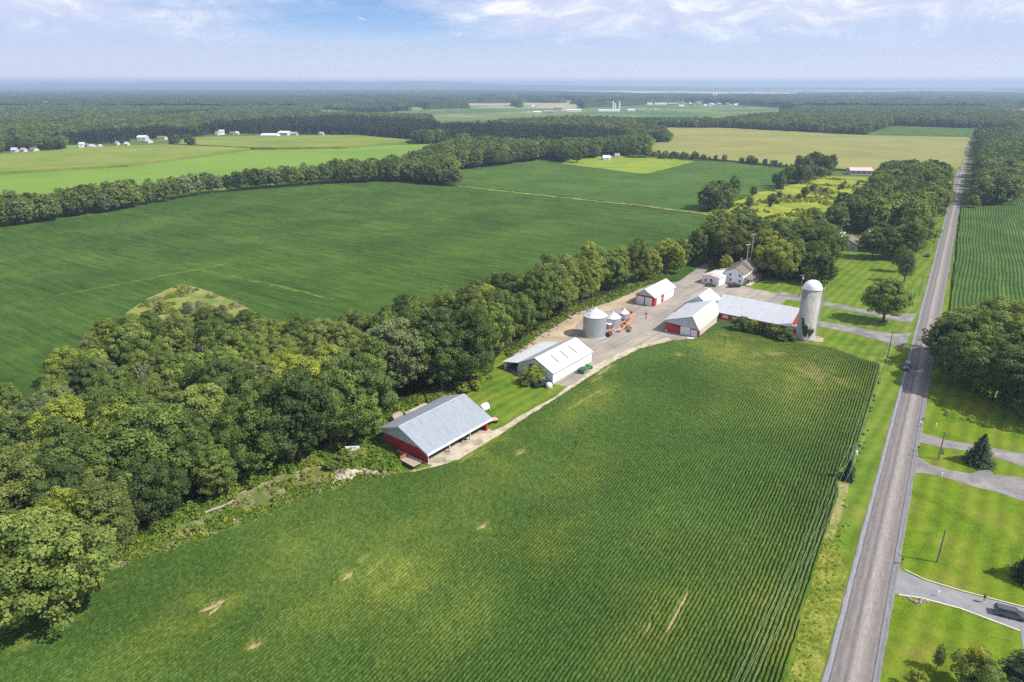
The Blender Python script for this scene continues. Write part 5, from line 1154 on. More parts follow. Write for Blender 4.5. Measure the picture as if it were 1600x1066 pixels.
mb = MB(); k_ = (hwr-hw1)/rw_; quadbox(mb, (-3.0, -.6, hw1-.6*k_+.14), (Lw+.5, -.6, hw1-.6*k_+.14), (Lw+.5, rw_, hwr+.14), (-3.0, rw_, hwr+.14), .12)
quadbox(mb, (-3.0, rw_, hwr+.14), (Lw+.5, rw_, hwr+.14), (Lw+.5, Ww+.5, hw2-.1), (-3.0, Ww+.5, hw2-.1), .12); mb.build('wing_roof', m_rooflil, wing)

# feed room between the wing and the silo
g = G(1240, 524); o = thing('feed_room', (g.x, g.y, 0), math.radians(50), 'small dark red feed room with a white pipe, wedged between wing and silo', 'shed')
MB().box((0, 0, 1.4), (3.2, 3.4, 2.8)).build('wall', m_redy, o); mb = MB(); mb.box((0, 0, 2.9), (3.7, 3.9, .14), tilt=(0.08, 0, 0)); mb.build('roof', mr_grey, o)
MB().tube([(-1.2, -3.4, 1.3), (2.2, .6, 3.2)], .13, 8).build('pipe', m_trim, o)

# ---- silo
g = G(1257, 529); o = thing('silo', (g.x, g.y, 0), 0.4, 'tall grey concrete stave silo with white domed cap and creeping vines', 'silo')
R_s = 2.98; Hs = 17.5
def stave_mat():
    m, nt, b = newmat('concrete_staves', .85, .25); tc = N(nt, 'ShaderNodeTexCoord'); sp = N(nt, 'ShaderNodeSeparateXYZ'); nt.links.new(tc.outputs['Object'], sp.inputs[0])
    z = sp.outputs[2]; hoop = ramp(nt, mth(nt, 'FRACT', mth(nt, 'DIVIDE', z, 0.78)), [(0.0, 1.0), (0.10, 1.0), (0.16, 0.0), (0.9, 0.0)])
    ang = mth(nt, 'ARCTAN2', sp.outputs[1], sp.outputs[0]); stv = ramp(nt, mth(nt, 'FRACT', mth(nt, 'MULTIPLY', ang, 12.0)), [(0.0, 1.0), (0.06, 0.0), (0.97, 0.0)])
    n = noise(nt, vmap(nt, tc.outputs['Object'], (1.2, 1.2, 0.25)), 1.0, 6, .65); c = ramp(nt, n, [(0.3, (.23, .23, .215)), (.55, (.37, .365, .345)), (.75, (.48, .47, .44))])
    n2 = noise(nt, tc.outputs['Object'], 0.9, 5, .7); c = mixc(nt, mth(nt, 'MULTIPLY', ramp(nt, n2, [(.5, 0), (.7, .6)]), ramp(nt, mth(nt, 'DIVIDE', z, 17.3), [(.72, 0.0), (.80, 1.0)])), c, (.20, .20, .19))
    c = mixc(nt, mth(nt, 'MULTIPLY', hoop, .55), c, (.16, .155, .145)); c = mixc(nt, mth(nt, 'MULTIPLY', stv, .25), c, (.3, .3, .28)); nt.links.new(c, b.inputs['Base Color'])
    bn = N(nt, 'ShaderNodeBump'); bn.inputs['Strength'].default_value = .7; bn.inputs['Distance'].default_value = .05; nt.links.new(hoop, bn.inputs['Height']); nt.links.new(bn.outputs[0], b.inputs['Normal']); return m
MB().lathe([(R_s+.1, 0), (R_s+.1, .5), (R_s, .6), (R_s, Hs)], 48).build('shaft', stave_mat(), o, smooth=True)
mb = MB(); mb.lathe([(R_s+.12, Hs-.15), (R_s+.12, Hs+.1)]+[(R_s*math.cos(a), Hs+.1+2.75*math.sin(a)) for a in [i*math.pi/2/9 for i in range(1, 9)]]+[(0.05, Hs+2.87)], 40); mb.build('dome', plain('dome_white', (.78, .79, .80), .4, .1, var=.05), o, smooth=True)
mb = MB()      # chute down the right-hand side
for k in range(1): mb.tube([(R_s*.93+.3, -.9, .2), (R_s*.93+.3, -.9, Hs+.6)], .48, 12)
ch = mb.build('unloading_chute', m_conc, o); MB().box((R_s*.93+.3, -.9, Hs+.9), (1.3, 1.1, .9)).build('chute_hood', m_dark, ch)
mb = MB(); mb.tube([(R_s*.70+.2, -2.9, 0), (R_s*.70+.2, -2.9, Hs+1.0)], .11, 6); mb.build('filler_pipe', m_galvr, o)
mb = MB()
for dx_ in (-.22, .22): mb.tube([(R_s*.98+.9+dx_*.5, -1.6+dx_, 1), (R_s*.98+.9+dx_*.5, -1.6+dx_, Hs+.4)], .04, 4)
mb.build('ladder', m_dark, o)
rs2 = np.random.RandomState(5); pc, pn = [], []
def vine(path, wv):
    for (a0, z0), (a1, z1) in zip(path[:-1], path[1:]):
        for q in range(110):
            t = rs2.rand(); a = math.radians(a0*(1-t)+a1*t+rs2.normal(0, wv*7)); z = z0*(1-t)+z1*t+rs2.normal(0, wv)
            pc.append(((R_s+.08+rs2.rand()*.25)*math.cos(a), (R_s+.08+rs2.rand()*.25)*math.sin(a), max(.1, z))); pn.append((math.cos(a), math.sin(a), .3))
vine([(196, 7.5), (204, 5.0), (214, 3.4), (226, 2.0)], .42); vine([(214, 3.4), (236, 3.9), (252, 3.0), (270, 3.8)], .5); vine([(205, 5), (216, 4.9), (226, 4.2)], .4); vine([(345, 17.2), (352, 15.5)], .3)
kp = rs2.rand(len(pc)) < 0.72; pc = [p for p, k in zip(pc, kp) if k]; pn = [p for p, k in zip(pn, kp) if k]
V_, F_ = quads(np.array(pc), unit(np.array(pn)+rs2.normal(size=(len(pc), 3))*.3), .34*rs2.uniform(.6, 1.3, len(pc)), rs2)
link('vines', np_mesh('vines', V_, F_, m_vine, {'tint': rs2.rand(len(pc))}), o)
sheet('rubble', [Vector((g.x+3.6+2.6*math.cos(a)*(1+.2*math.sin(3*a)), g.y-.6+3.0*math.sin(a), 0)) for a in [i*.5236 for i in range(12)]], .07, m_track, amp=.25, seed=71)

# ---- grain bins
def grain_bin(px, py, R, h, rise, label, legs=0.0):
    g = G(px, py); o = thing('grain_bin', (g.x, g.y, 0), 0.7, label, 'grain bin')
    z0 = legs; prof = [(R, z0), (R, z0+h)] if not legs else [(.35, z0-1.2), (R, z0+.3), (R, z0+h)]
    MB().lathe(prof, 48).build('shell', m_galv, o, smooth=False)
    n = 36; mb = MB(); vs = []; 
    for k in range(n*2):
        a = math.pi*k/n; rr2 = R+.16; vs.append((rr2*math.cos(a), rr2*math.sin(a), z0+h-.05+(0.07 if k % 2 else 0)))
    vs += [(.35*math.cos(math.pi*k/n), .35*math.sin(math.pi*k/n), z0+h+rise) for k in range(n*2)]
    mb.add(vs, [(k, (k+1) % (2*n), 2*n+(k+1) % (2*n), 2*n+k) for k in range(2*n)]); rf = mb.build('roof', m_galvr, o)
    MB().lathe([(.4, z0+h+rise-.05), (.4, z0+h+rise+.2), (.05, z0+h+rise+.42)], 16).build('cap', m_galvr, rf)
    if legs:
        for k in range(4):
            a = k*math.pi/2+.4; MB().tube([(R*.95*math.cos(a), R*.95*math.sin(a), 0), (R*.95*math.cos(a), R*.95*math.sin(a), z0+.5)], .08, 6).build('leg', m_galvr, o)
    else: MB().lathe([(R+.25, .0), (R+.25, .22)], 40).build('footing', m_conc, o)
    return o, rf, z0+h, rise
ob, rf, hb, ri = grain_bin(928.5, 524, 3.98, 7.35, 2.35, 'largest corrugated steel grain bin with bright ribbed conical roof')
for (aa_, f_) in ((-.6, .55), (2.9, .6), (3.3, .25)):
    rr2 = 3.98*(1-f_); MB().box((rr2*math.cos(aa_), rr2*math.sin(aa_), hb+ri*f_+.15), (.45, .45, .5)).build('vent', m_galvr, rf)
mb = MB(); mb.box((4.15, -.4, 1.3), (.12, 1.0, 2.2)); mb.build('door', m_trimg, ob)
grain_bin(957, 512, 2.75, 4.0, 1.7, 'middle-sized grain bin behind the largest one')
ob, rf, hb, ri = grain_bin(974, 506, 1.7, 2.3, 1.2, 'small hopper bin on legs at the end of the row of bins', legs=1.9)
MB().box((1.3, -1.4, 2.2), (.9, .2, 2.4), rz=.8).build('red_chute', m_orange, ob)
g = G(951, 513.5); o = thing('bin_awning', (g.x, g.y, 0), math.radians(52), 'low white sheet roof between the two larger bins', 'shelter')
quadbox(MB(), (0,0,0),(1,0,0),(1,1,0),(0,1,0), .1); mb = MB(); quadbox(mb, (-2.2, -1.7, 2.3), (2.2, -1.7, 2.3), (2.2, 1.5, 2.9), (-2.2, 1.5, 2.9), .1); mb.build('roof', m_trim, o)
for (x_, y_) in ((-2, -1.5), (2, -1.5), (2, 1.3), (-2, 1.3)): MB().tube([(x_, y_, 0), (x_, y_, 2.3+(.5 if y_ > 0 else 0))], .06, 5).build('post', m_galvr, o)

# ---- farmhouse
A = G(1160, 446); o = thing('farmhouse', (A.x, A.y, 0), math.radians(53), 'two-storey white farmhouse with brown shingle roof and a posted porch', 'house')
W1h, L1, L2_ = 8.2, 8.0, 8.6
w_, r_ = gable_parts(o, L1, W1h, 4.9, 7.0, mw_white, mr_brown, ov=.4, x0=0, y0=0, ry=3.6, centered=False)
mb = MB(); mb.extr([(-.4, 0), (W1h+.4, 0), (W1h+.4, 5.6), (3.6, 8.2), (-.4, 5.6)], L1, L1+L2_); mb.build('wall', mw_white, o)
mb = MB(); k_ = 2.6/4.0; quadbox(mb, (L1-.4, -.9, 5.5), (L1+L2_+.5, -.9, 5.5), (L1+L2_+.5, 3.6, 8.36), (L1-.4, 3.6, 8.36), .16); quadbox(mb, (L1-.4, 3.6, 8.36), (L1+L2_+.5, 3.6, 8.36), (L1+L2_+.5, W1h+.9, 5.5), (L1-.4, W1h+.9, 5.5), .16); mb.build('roof', mr_brown, o)
for (y_, z_) in ((1.6, 4.0), (5.6, 3.9), (1.4, 1.6), (5.4, 1.7)):
    f_ = MB().box((-.04, y_, z_), (.08, .95, 1.15)).build('window', m_trim, o); MB().box((-.09, y_, z_), (.04, .75, .95)).build('pane', m_glass, f_)
for x_ in (2.0, 5.0, 9.5, 12.5, 15.2):
    f_ = MB().box((x_, -.04 if x_ < 8 else -.44, 4.0), (1.1, .08, 1.1)).build('window', m_trim, o); MB().box((x_, -.09 if x_ < 8 else -.49, 4.0), (.85, .04, .85)).build('pane', m_glass, f_)
po = MB(); quadbox(po, (0.5, -3.0, 2.5), (14.5, -3.0, 2.5), (14.5, -.42, 3.4), (0.5, -.42, 3.4), .14); pr = po.build('porch_roof', mr_brown, o)
for x_ in (.7, 4.1, 7.5, 10.9, 14.3): MB().box((x_, -2.85, 1.3), (.16, .16, 2.3)).build('porch_post', m_trim, o)
MB().box((7.5, -1.7, .12), (14.2, 2.6, .24)).build('porch_floor', m_conc, o)
MB().box((7.2, -.1, 1.2), (1.0, .1, 2.1)).build('door', mr_brown, o)
MB().box((10.4, 5.2, 8.2), (.7, .7, 1.6)).build('chimney', mw_brick, r_)
A = G(1122.6, 447.5); o = thing('annex', (A.x, A.y, 0), math.radians(46), 'flat-roofed white outbuilding with rusty roof patch, left of the farmhouse', 'shed')
w_, r_ = gable_parts(o, 12.0, 8.0, 3.3, 3.9, mw_white, mr_metal, ov=.25, x0=0, y0=0, ry=4, centered=False)
mb = MB(); quadbox(mb, (-.2, -.2, 3.52), (3.6, -.2, 3.52), (3.6, 4, 4.12), (-.2, 4, 4.12), .02); quadbox(mb, (-.2, 4, 4.12), (3.6, 4, 4.12), (3.6, 8.2, 3.52), (-.2, 8.2, 3.52), .02); mb.build('rusty_roof_patch', mr_pink, r_)
MB().box((-.03, 3.6, 1.9), (.06, 1.0, 1.2)).build('window', m_glass, o); MB().box((-.03, 6.2, 1.5), (.06, .9, 1.1)).build('window', m_glass, o)
g = G(1131, 431); o = thing('gazebo', (g.x, g.y, 0), .3, 'small grey-roofed garden hut between outbuilding and farmhouse', 'hut'); MB().box((0, 0, 1.2), (4.4, 3.6, 2.4)).build('wall', mw_white, o); MB().lathe([(3.4, 2.35), (3.4, 2.5), (.1, 3.5)], 4).build('roof', mr_grey, o)

# ---- brown-roofed bungalow among the trees
g = G(1324, 391.5); o = thing('bungalow', (g.x+3, g.y+6, 0), math.radians(60), 'grey-walled bungalow with brown hipped shingle roof among the trees', 'house')
gable_parts(o, 14, 11, 3.0, 5.6, mw_grey, mr_brown, ov=.5)
for y_ in (-2.8, 0, 2.8): f_ = MB().box((-7.04, y_, 1.6), (.08, 1.3, 1.1)).build('window', m_trim, o); MB().box((-7.1, y_, 1.6), (.04, 1.1, .9)).build('pane', m_glass, f_)
MB().box((3, 1.2, 5.6), (.8, .8, 1.5)).build('chimney', m_trim, o)

# ------------------------------------------------------------------ single trees and shrubs
def T(px, py, h, i, col, label, wide=1.0, group=None, cat='tree', name='broadleaf_tree'):
    g = G(px, py); return tree(g.x, g.y, h, i, col, label, group, wide=wide, cat=cat, name=name)
T(1379, 503, 16.0, 0, 'mid green', 'lone round maple on the lawn between the two driveways by the road', 1.25)
T(1227, 439, 12.5, 2, 'greyish green', 'pale green tree standing alone in front of the dark wood, beside the utility pole', 1.15)
T(1266, 446, 9, 0, 'mid green', 'small round tree whose top shows behind the silo dome', 1.0)
T(1133, 426, 8, 1, 'yellow-green', 'small light green tree behind the white outbuilding', 1.0)
T(1282, 446, 14, 2, 'dark green', 'dark narrow tree at the corner of the roadside wood beside the lawn', 1.3)
T(1293, 443, 9, 2, 'dark green', 'dark tree on the lawn edge at the right end of the roadside wood', 1.2)
for k, (px, py, h, i, w_) in enumerate([(1362, 404, 15, 1, 1.1), (1380, 405, 16, 0, 1.15), (1397, 404, 15, 5, 1.0), (1372, 392, 15, 0, 1.1), (1408, 396, 15, 1, 1.05), (1425, 402, 13, 3, 1.0)]):
    T(px, py, h, i, ['dark green', 'dark green', 'mid green', 'dark green', 'mid green', 'mid green'][k],
      ['dark round tree nearest the bungalow, shading the lawn', 'big dark round tree in the middle of the lawn clump', 'broad mid green tree at the front of the lawn clump', 'dark tree behind the front row of the lawn clump',
       'round mid green tree at the back of the lawn clump', 'ragged tree at the roadside end of the lawn clump'][k], w_)
T(1412, 441, 14, 4, 'greyish green', 'grey-green feathery tree on the lawn beside the road above the lone maple', 1.0)
T(1404, 425, 12, 4, 'dark green', 'dark feathery tree just behind the grey-green one by the road', 1.0)
T(1177, 308, 9, 2, 'mid green', 'small lone tree in the bean field left of the goldenrod field', 1.2)
T(901, 255, 13, 1, 'dark green', 'round dark tree at the left end of the bright distant lawn', 1.15)
T(1520, 326, 9, 1, 'yellow-green', 'light green round tree between the road and the right bean field', 1.0)
# grove right of the road
GRV = [(1478,572,15,1,'dark green',1.15),(1492,598,15,0,'dark green',1.2),(1520,612,17,5,'dark green',1.15),(1550,622,16,0,'dark green',1.2),(1590,640,17,1,'dark green',1.2),(1640,655,17,5,'dark green',1.2),(1500,560,16,1,'mid green',1.2),(1530,575,18,0,'mid green',1.2),(1565,590,18,5,'mid green',1.1),(1605,600,18,0,'mid green',1.2),(1545,545,17,1,'mid green',1.15),(1585,555,17,0,'yellow-green',1.1),(1625,565,17,1,'mid green',1.2),(1660,600,17,0,'dark green',1.2),(1680,640,17,1,'dark green',1.2),(1575,640,10,3,'dark green',1.1),(1606,662,9,3,'mid green',1.0)]
GL_ = ['leftmost dark tree of the grove, leaning over the road', 'second dark tree of the grove, its shadow lying across the road', 'broad dark tree at the shaded front of the grove', 'round dark tree in the middle of the grove front', 'dark domed tree at the front of the grove near the frame edge', 'broad dark tree at the right end of the grove front',
       'mid green domed tree at the back of the grove nearest the road', 'tall mid green round tree in the middle of the grove', 'tallest broad tree in the sunny top of the grove', 'mid green round tree at the right of the grove', 'sunlit domed tree behind the grove centre beside the crop rows', 'yellowish round tree at the back of the grove', 'mid green domed tree behind the right of the grove', 'dark round tree deep in the right of the grove', 'dark domed tree at the far right of the grove', 'low ragged tree in the shade at the foot of the grove', 'small sunlit bush-like tree at the lower right of the grove']
for (px, py, h, i, col, w_), lb in zip(GRV, GL_): T(px, py, h, i, col, lb, w_, 'trees of the grove beside the road')
T(1519, 1086, 7.0, 3, 'mid green', 'dark green tree with yellowing top at the bottom edge of the near lawn', 1.35)
T(1512, 1079, 7.4, 4, 'bright yellow', 'yellowing crown poking through the dark tree at the bottom edge', .8)
T(1592, 1085, 6.5, 4, 'blue-green', 'bushy blue-green tree in the bottom right corner', 1.7)
T(1430, 1078, 3.2, 3, 'yellow-green', 'small bush at the bottom edge of the near lawn', 1.2, name='shrub', cat='shrub')
T(1463, 1046, 4.6, 4, 'olive', 'thin pale yellowish sapling on the near lawn', .65)
# conifers
SPR = conifer_mesh('spruce_crown', 91, 4.0, .25, 7.4, 24, LM['blue-green'], leaf=.42, droop=.22, dens=12)
SPR2 = conifer_mesh('spruce_crown', 92, 1.5, .1, 5.0, 18, LM['blue-green'], leaf=.34, droop=.2, dens=9)
STR = trunk_mesh('trunk', 60, 6.5, .18, 0)
def spruce(px, py, s, me, label, rz=0):
    g = G(px, py); o = thing('spruce_tree', (g.x, g.y, 0), rz, label, 'tree'); o.scale = (s, s, s); link('trunk', STR, o).scale = (.9, .9, .65 if me is SPR2 else 1); link('crown', me, o); return o
spruce(1528, 724, 1.0, SPR, 'dark blue-green spruce on the small lawn between two driveways')
spruce(1618, 908, 1.15, SPR, 'dark spruce at the right frame edge casting a long shadow on the lawn', 1.1)
spruce(1323, 750, 1.0, SPR2, 'narrow dark cedar at the field corner under the transformer pole')
spruce(1327, 743, .8, SPR2, 'smaller cedar pressed against the narrow one at the field corner', 2)
spruce(1076, 410, 2.1, SPR2, 'tall dark spruce left of the lane behind the small red garage', 1)
spruce(1217, 297, 3.0, SPR2, 'dark pointed spruce at the edge of the goldenrod field', 1)
# shrubs
def shrub(px, py, h, i, col, label, wide=1.0, group=None):
    g = G(px, py); s = h/SH_H[i]; o = thing('shrub', (g.x, g.y, -0.12*h), RG.uniform(0, 6.28), label, 'shrub', group); o.scale = (s*wide*1.6, s*wide*1.6, s*1.1)
    link('stem', TRUNKS[i], o); link('foliage', shape(i, col), o); return o
SHB = [(1156,517,4.6,'mid green','tall shrub at the left end of the row before the long wing'), (1166,519,3.6,'olive','second shrub of the row before the long wing'), (1176,521,4.4,'yellow-green','light green shrub third in the row before the long wing'), (1186,523,4.0,'mid green','mid green shrub in the middle of the row before the long wing'), (1197,526,3.0,'dark green','low dark shrub in the gap of the row before the long wing'),
       (1207,528,4.4,'mid green','tall shrub fourth from the silo in the row before the wing'), (1216,531,3.8,'dark green','dark shrub third from the silo in the row before the wing'), (1226,534,4.2,'dark green','dark shrub second from the silo in the row before the wing'), (1234,535,2.6,'dark green','low dark shrub beside the feed room at the silo')]
for px, py, h, col, lb in SHB: shrub(px, py, h*1.12, RG.choice([3, 4, 3]), col, lb, 1.05, 'shrubs before the long wing')
shrub(834, 598, 5.2, 4, 'yellow-green', 'leafy bush growing in front of the white barn doorway', 1.35)
shrub(826, 602, 3.2, 3, 'mid green', 'low bush at the foot of the one before the white barn doorway', 1.2)
for k, (px, py, h, col, lb) in enumerate([(545,722,3.0,'mid green','dark clump of brush left of the red shed'), (562,716,2.4,'yellow-green','bright bush between debris and the red shed'), (520,733,2.0,'mid green','small bush beside the dirt pile'), (740,608,2.6,'yellow-green','bright bush behind the far end of the red shed roof'), (722,612,2.8,'yellow-green','light bush at the wood edge above the red shed')]):
    shrub(px, py, h, 3 if k % 2 else 1, col, lb, 1.3)
FS = random.Random(31)
fallow = [(q.x, q.y) for q in GL([(205,560),(205,505),(240,492),(285,482),(330,488),(395,496),(430,560)])]
for k, (x_, y_) in enumerate(scatter_pts(fallow, 6.6, .45, 12)[:60]):
    c_ = FS.choice(['mid green', 'olive', 'yellow-green', 'greyish green']); h = FS.uniform(1.8, 5.0); i_ = FS.choice([3, 4, 2])
    s_ = h/SH_H[i_]; o = thing('shrub', (x_, y_, 0), FS.uniform(0, 6), '%s %s shrub on the grassy point in the far field' % ('tall' if h > 4.5 else 'low', c_), 'shrub', 'shrubs on the grassy point'); o.scale = (s_*1.4, s_*1.4, s_)
    link('stem', TRUNKS[i_], o); link('foliage', shape(i_, c_), o)
weeds('tall_weeds', None, 1.6, (.6, 1.5), [.15, .2, .4, .25], 'tall weeds covering the grassy point in the far field', 66, z=.7, raw=GL([(200,492),(236,470),(283,448),(328,461),(392,486),(430,545),(210,545)]), cond=lambda x, y: vnoise(x, y, 7.0, 17) < 0.50)
weeds('goldenrod', None, 3.2, (1.0, 2.2), [.15, .2, .65, 0], 'yellow goldenrod and brush covering the weedy field', 67, z=.5, raw=GL(GOLD), cond=lambda x, y: vnoise(x, y, 14.0, 27) < 0.42)
for k in range(22):
    u_, v_ = FS.random(), FS.random(); p0 = G(1120+u_*230, 331-u_*50+v_*14*(1-u_*.2)); h = FS.uniform(2.5, 8 if u_ < .75 else 5); i_ = FS.choice([3, 4, 0]); c_ = FS.choice(['mid green', 'greyish green', 'olive', 'dark green'])
    s_ = h/SH_H[i_]; o = thing('shrub', (p0.x, p0.y, 0), FS.uniform(0, 6), '%s %s shrub in the goldenrod field' % ('tall' if h > 5 else 'low', c_), 'shrub', 'shrubs in the goldenrod field'); o.scale = (s_*1.3, s_*1.3, s_)
    link('stem', TRUNKS[i_], o); link('foliage', shape(i_, c_), o)
# scattered ditch brush on both sides of the road
weeds('ditch_brush', None, 1.5, (.5, 1.1), [.5, .3, .2, 0], 'brush in the ditch of the lawn right of the road', 68, raw=[road_pt(84, RW+3.8), road_pt(112, RW+3.8), road_pt(112, RW+5.6), road_pt(84, RW+5.4)], cond=lambda x, y: vnoise(x, y, 2.6, 17) < 0.5)
weeds('field_edge_weeds', None, 1.3, (.3, .7), [.3, .2, .4, .1], 'thin weeds along the right edge of the front bean field', 69, raw=GL([(1376,570),(1381,572),(1352,690),(1318,800),(1312,800),(1345,690)]), cond=lambda x, y: vnoise(x, y, 3.0, 18) < 0.45)
# dead trees on the far edge of the left wood
DEAD = [trunk_mesh('dead_trunk', 70+k, 8.5, .15, 9, .30, m_deadwood, twigs=6) for k in range(3)]
for k, (px, py, lb) in enumerate([(240,505,'bare grey tree at the left of the grassy point'), (312,507,'bare grey tree in the middle of the grassy point, leaning'), (318,503,'second bare grey tree in the middle of the grassy point'), (345,500,'bare grey tree right of centre on the grassy point'), (376,500,'tall bare grey tree at the right end of the grassy point'), (215,560,'dead grey tree among the yellow-green trees of the left wood')]):
    g = G(px, py); o = thing('dead_tree', (g.x, g.y, 0), k*1.3, lb, 'dead tree'); link('trunk', DEAD[k % 3], o)

for k, (px, py, lb) in enumerate([(225,640,'bare grey snag among yellow-green trees in the left wood'), (310,610,'thin dead tree in the middle of the wood, below the grassy point'), (120,700,'dead limb-only tree low in the left wood'), (560,560,'bare snag in the wood above the red shed')]):
    g = G(px, py); o = thing('dead_tree', (g.x, g.y, 0), k*2.1, lb, 'dead tree'); o.scale = (1.25, 1.25, 1.55); link('trunk', DEAD[k % 3], o)

weeds('dry_brush', [(110,915),(215,884),(300,854),(360,836),(420,810),(480,785),(540,765),(600,750),(640,738),(600,700),(560,706),(500,722),(440,742),(370,770),(300,810),(200,855)], 1.7, (.4, 1.1), [.3, .2, .2, .3], 'rough dry brush and stalks scattered over the debris strip', 82, cond=lambda x, y: vnoise(x, y, 3.5, 37) < 0.55)
# ------------------------------------------------------------------ poles and wires
def upole(px, py, h, label, arm=True, trans=False, ang=0.0, lean=0.0):
    g = G(px, py); o = thing('utility_pole', (g.x, g.y, 0), ang, label, 'utility pole')
    MB().tube([(0, 0, -.3), (0, 0, h)], [.17, .11], 8).build('pole', m_pole, o)
    if arm:
        MB().box((0, .12, h-.35), (2.3, .10, .12)).build('crossarm', m_pole, o)
        for x_ in (-1.05, -.4, .4, 1.05): MB().lathe([(.05, h-.29), (.07, h-.2), (.03, h-.08)], 8, (x_, .12, 0)).build('insulator', m_trim, o)
    if trans: MB().lathe([(.24, h-1.9), (.27, h-1.8), (.27, h-1.1), (.2, h-1.0)], 14, (.38, -.05, 0)).build('transformer', m_trim, o)
    return g, h
pa, ha = upole(1326, 752, 8.6, 'utility pole with white transformer beside the cedar at the field edge', True, True, math.radians(-32))
pb, hb_ = upole(1387, 557, 8.4, 'utility pole with crossarm on the verge beside the lower farm driveway', True, False, math.radians(-32))
pc_, hc = upole(1249, 464, 9.2, 'utility pole with white crossarm on the lawn behind the silo', True, True, .3)
pd, hd = upole(1466, 718, 7.0, 'wooden pole on the small lawn left of the spruce', False)
pe, hee = upole(1464, 879, 7.0, 'wooden pole standing on the big lawn above the paved driveway', False)
pf, hf = upole(1436, 462, 8.0, 'distant utility pole near the road by the upper driveway', True, False, math.radians(-32))
pg, hg = upole(1458, 390, 8.0, 'utility pole by the road beside the clump of lawn trees', True, False, math.radians(-32))
pz = road_pt(-62, -10.5); hz_ = 8.5
def wire(a, ha_, b, hb2, offs, label, name='power_line', sag=.9):
    for w_ in offs:
        d = Vector((b.x-a.x, b.y-a.y, 0)).normalized(); nn = Vector((d.y, -d.x, 0)); pts_ = []
        for k in range(13):
            t = k/12; p = Vector((a.x, a.y, ha_)).lerp(Vector((b.x, b.y, hb2)), t)+nn*w_; p.z -= sag*4*t*(1-t); pts_.append(p)
        tag(MB().tube(pts_, .016, 4).build(name, m_wire), label % ('left' if w_ < -.5 else ('right' if w_ > .5 else 'middle')), 'wire', 'power lines')
wire(pz, hz_, pa, ha-.2, (-1.0, 0, 1.0), '%s overhead wire over the field edge towards the camera')
wire(pa, ha-.2, pb, hb_-.2, (-1.0, 0, 1.0), '%s overhead wire between the transformer pole and the driveway pole')
wire(pb, hb_-.2, pf, hf-.2, (-1.0, 1.0), '%s overhead wire from the driveway pole up the road')
wire(pb, hb_-.2, pc_, hc-.4, (0,), '%s overhead wire crossing from the driveway pole to the pole behind the silo')
wire(pa, ha-1.0, pe, hee-.1, (0,), '%s overhead wire crossing the road to the lawn pole')
# antenna masts at the farmhouse
for px, py, h, lb in ((1163, 437, 15.5, 'short antenna mast with aerial behind the farmhouse chimney'), (1170, 430, 18.5, 'tall thin antenna mast behind the farmhouse')):
    g = G(px, py); o = thing('antenna_mast', (g.x, g.y, 0), .4, lb, 'antenna'); MB().tube([(0, 0, 0), (0, 0, h)], .11, 6).build('mast', m_galvr, o)
    mb = MB(); mb.box((0, 0, h), (2.6, .08, .08)); 
    for k in range(5): mb.box((-1.1+k*.55, 0, h+.02), (.07, 1.4-.18*k, .07))
    mb.build('aerial', m_trim, o)
# mailboxes and markers
for k, (px, py, lb) in enumerate([(1409, 882, 'black mailbox on a post at the mouth of the paved driveway'), (1434, 706, 'mailbox at the mouth of the gravel driveway below the pole'), (1438, 667, 'mailbox nearest the bushy ditch right of the road'), (1441, 661, 'second mailbox by the bushy ditch right of the road')]):
    g = G(px, py); o = thing('mailbox', (g.x, g.y, 0), .6+k, lb, 'mailbox'); MB().box((0, 0, .55), (.1, .1, 1.1)).build('post', m_pole, o)
    b_ = MB().extr([(-.13, 1.1), (.13, 1.1), (.13, 1.28), (.07, 1.36), (-.07, 1.36), (-.13, 1.28)], -.28, .28).build('box', m_blk if k != 2 else m_trim, o)
for px, py, lb in ((1471, 746, 'white marker post at the edge of the gravel driveway'), (1465, 932, 'white marker post by the paved driveway'), (1462, 668, 'white sign post on the lawn beside the ditch brush')):
    g = G(px, py); o = thing('marker_post', (g.x, g.y, 0), .2, lb, 'post'); MB().box((0, 0, .6), (.10, .10, 1.2)).build('post', m_trim, o); MB().box((0, -.06, 1.05), (.35, .04, .28)).build('plate', m_trim, o)
g = G(1009, 499); o = thing('fuel_post', (g.x, g.y, 0), 0, 'short dark post standing in the open gravel yard', 'post'); MB().tube([(0, 0, 0), (0, 0, 2.2)], .16, 8).build('pole', m_blk, o); MB().box((0, 0, 2.2), (.6, .3, .5)).build('head', m_blk, o)

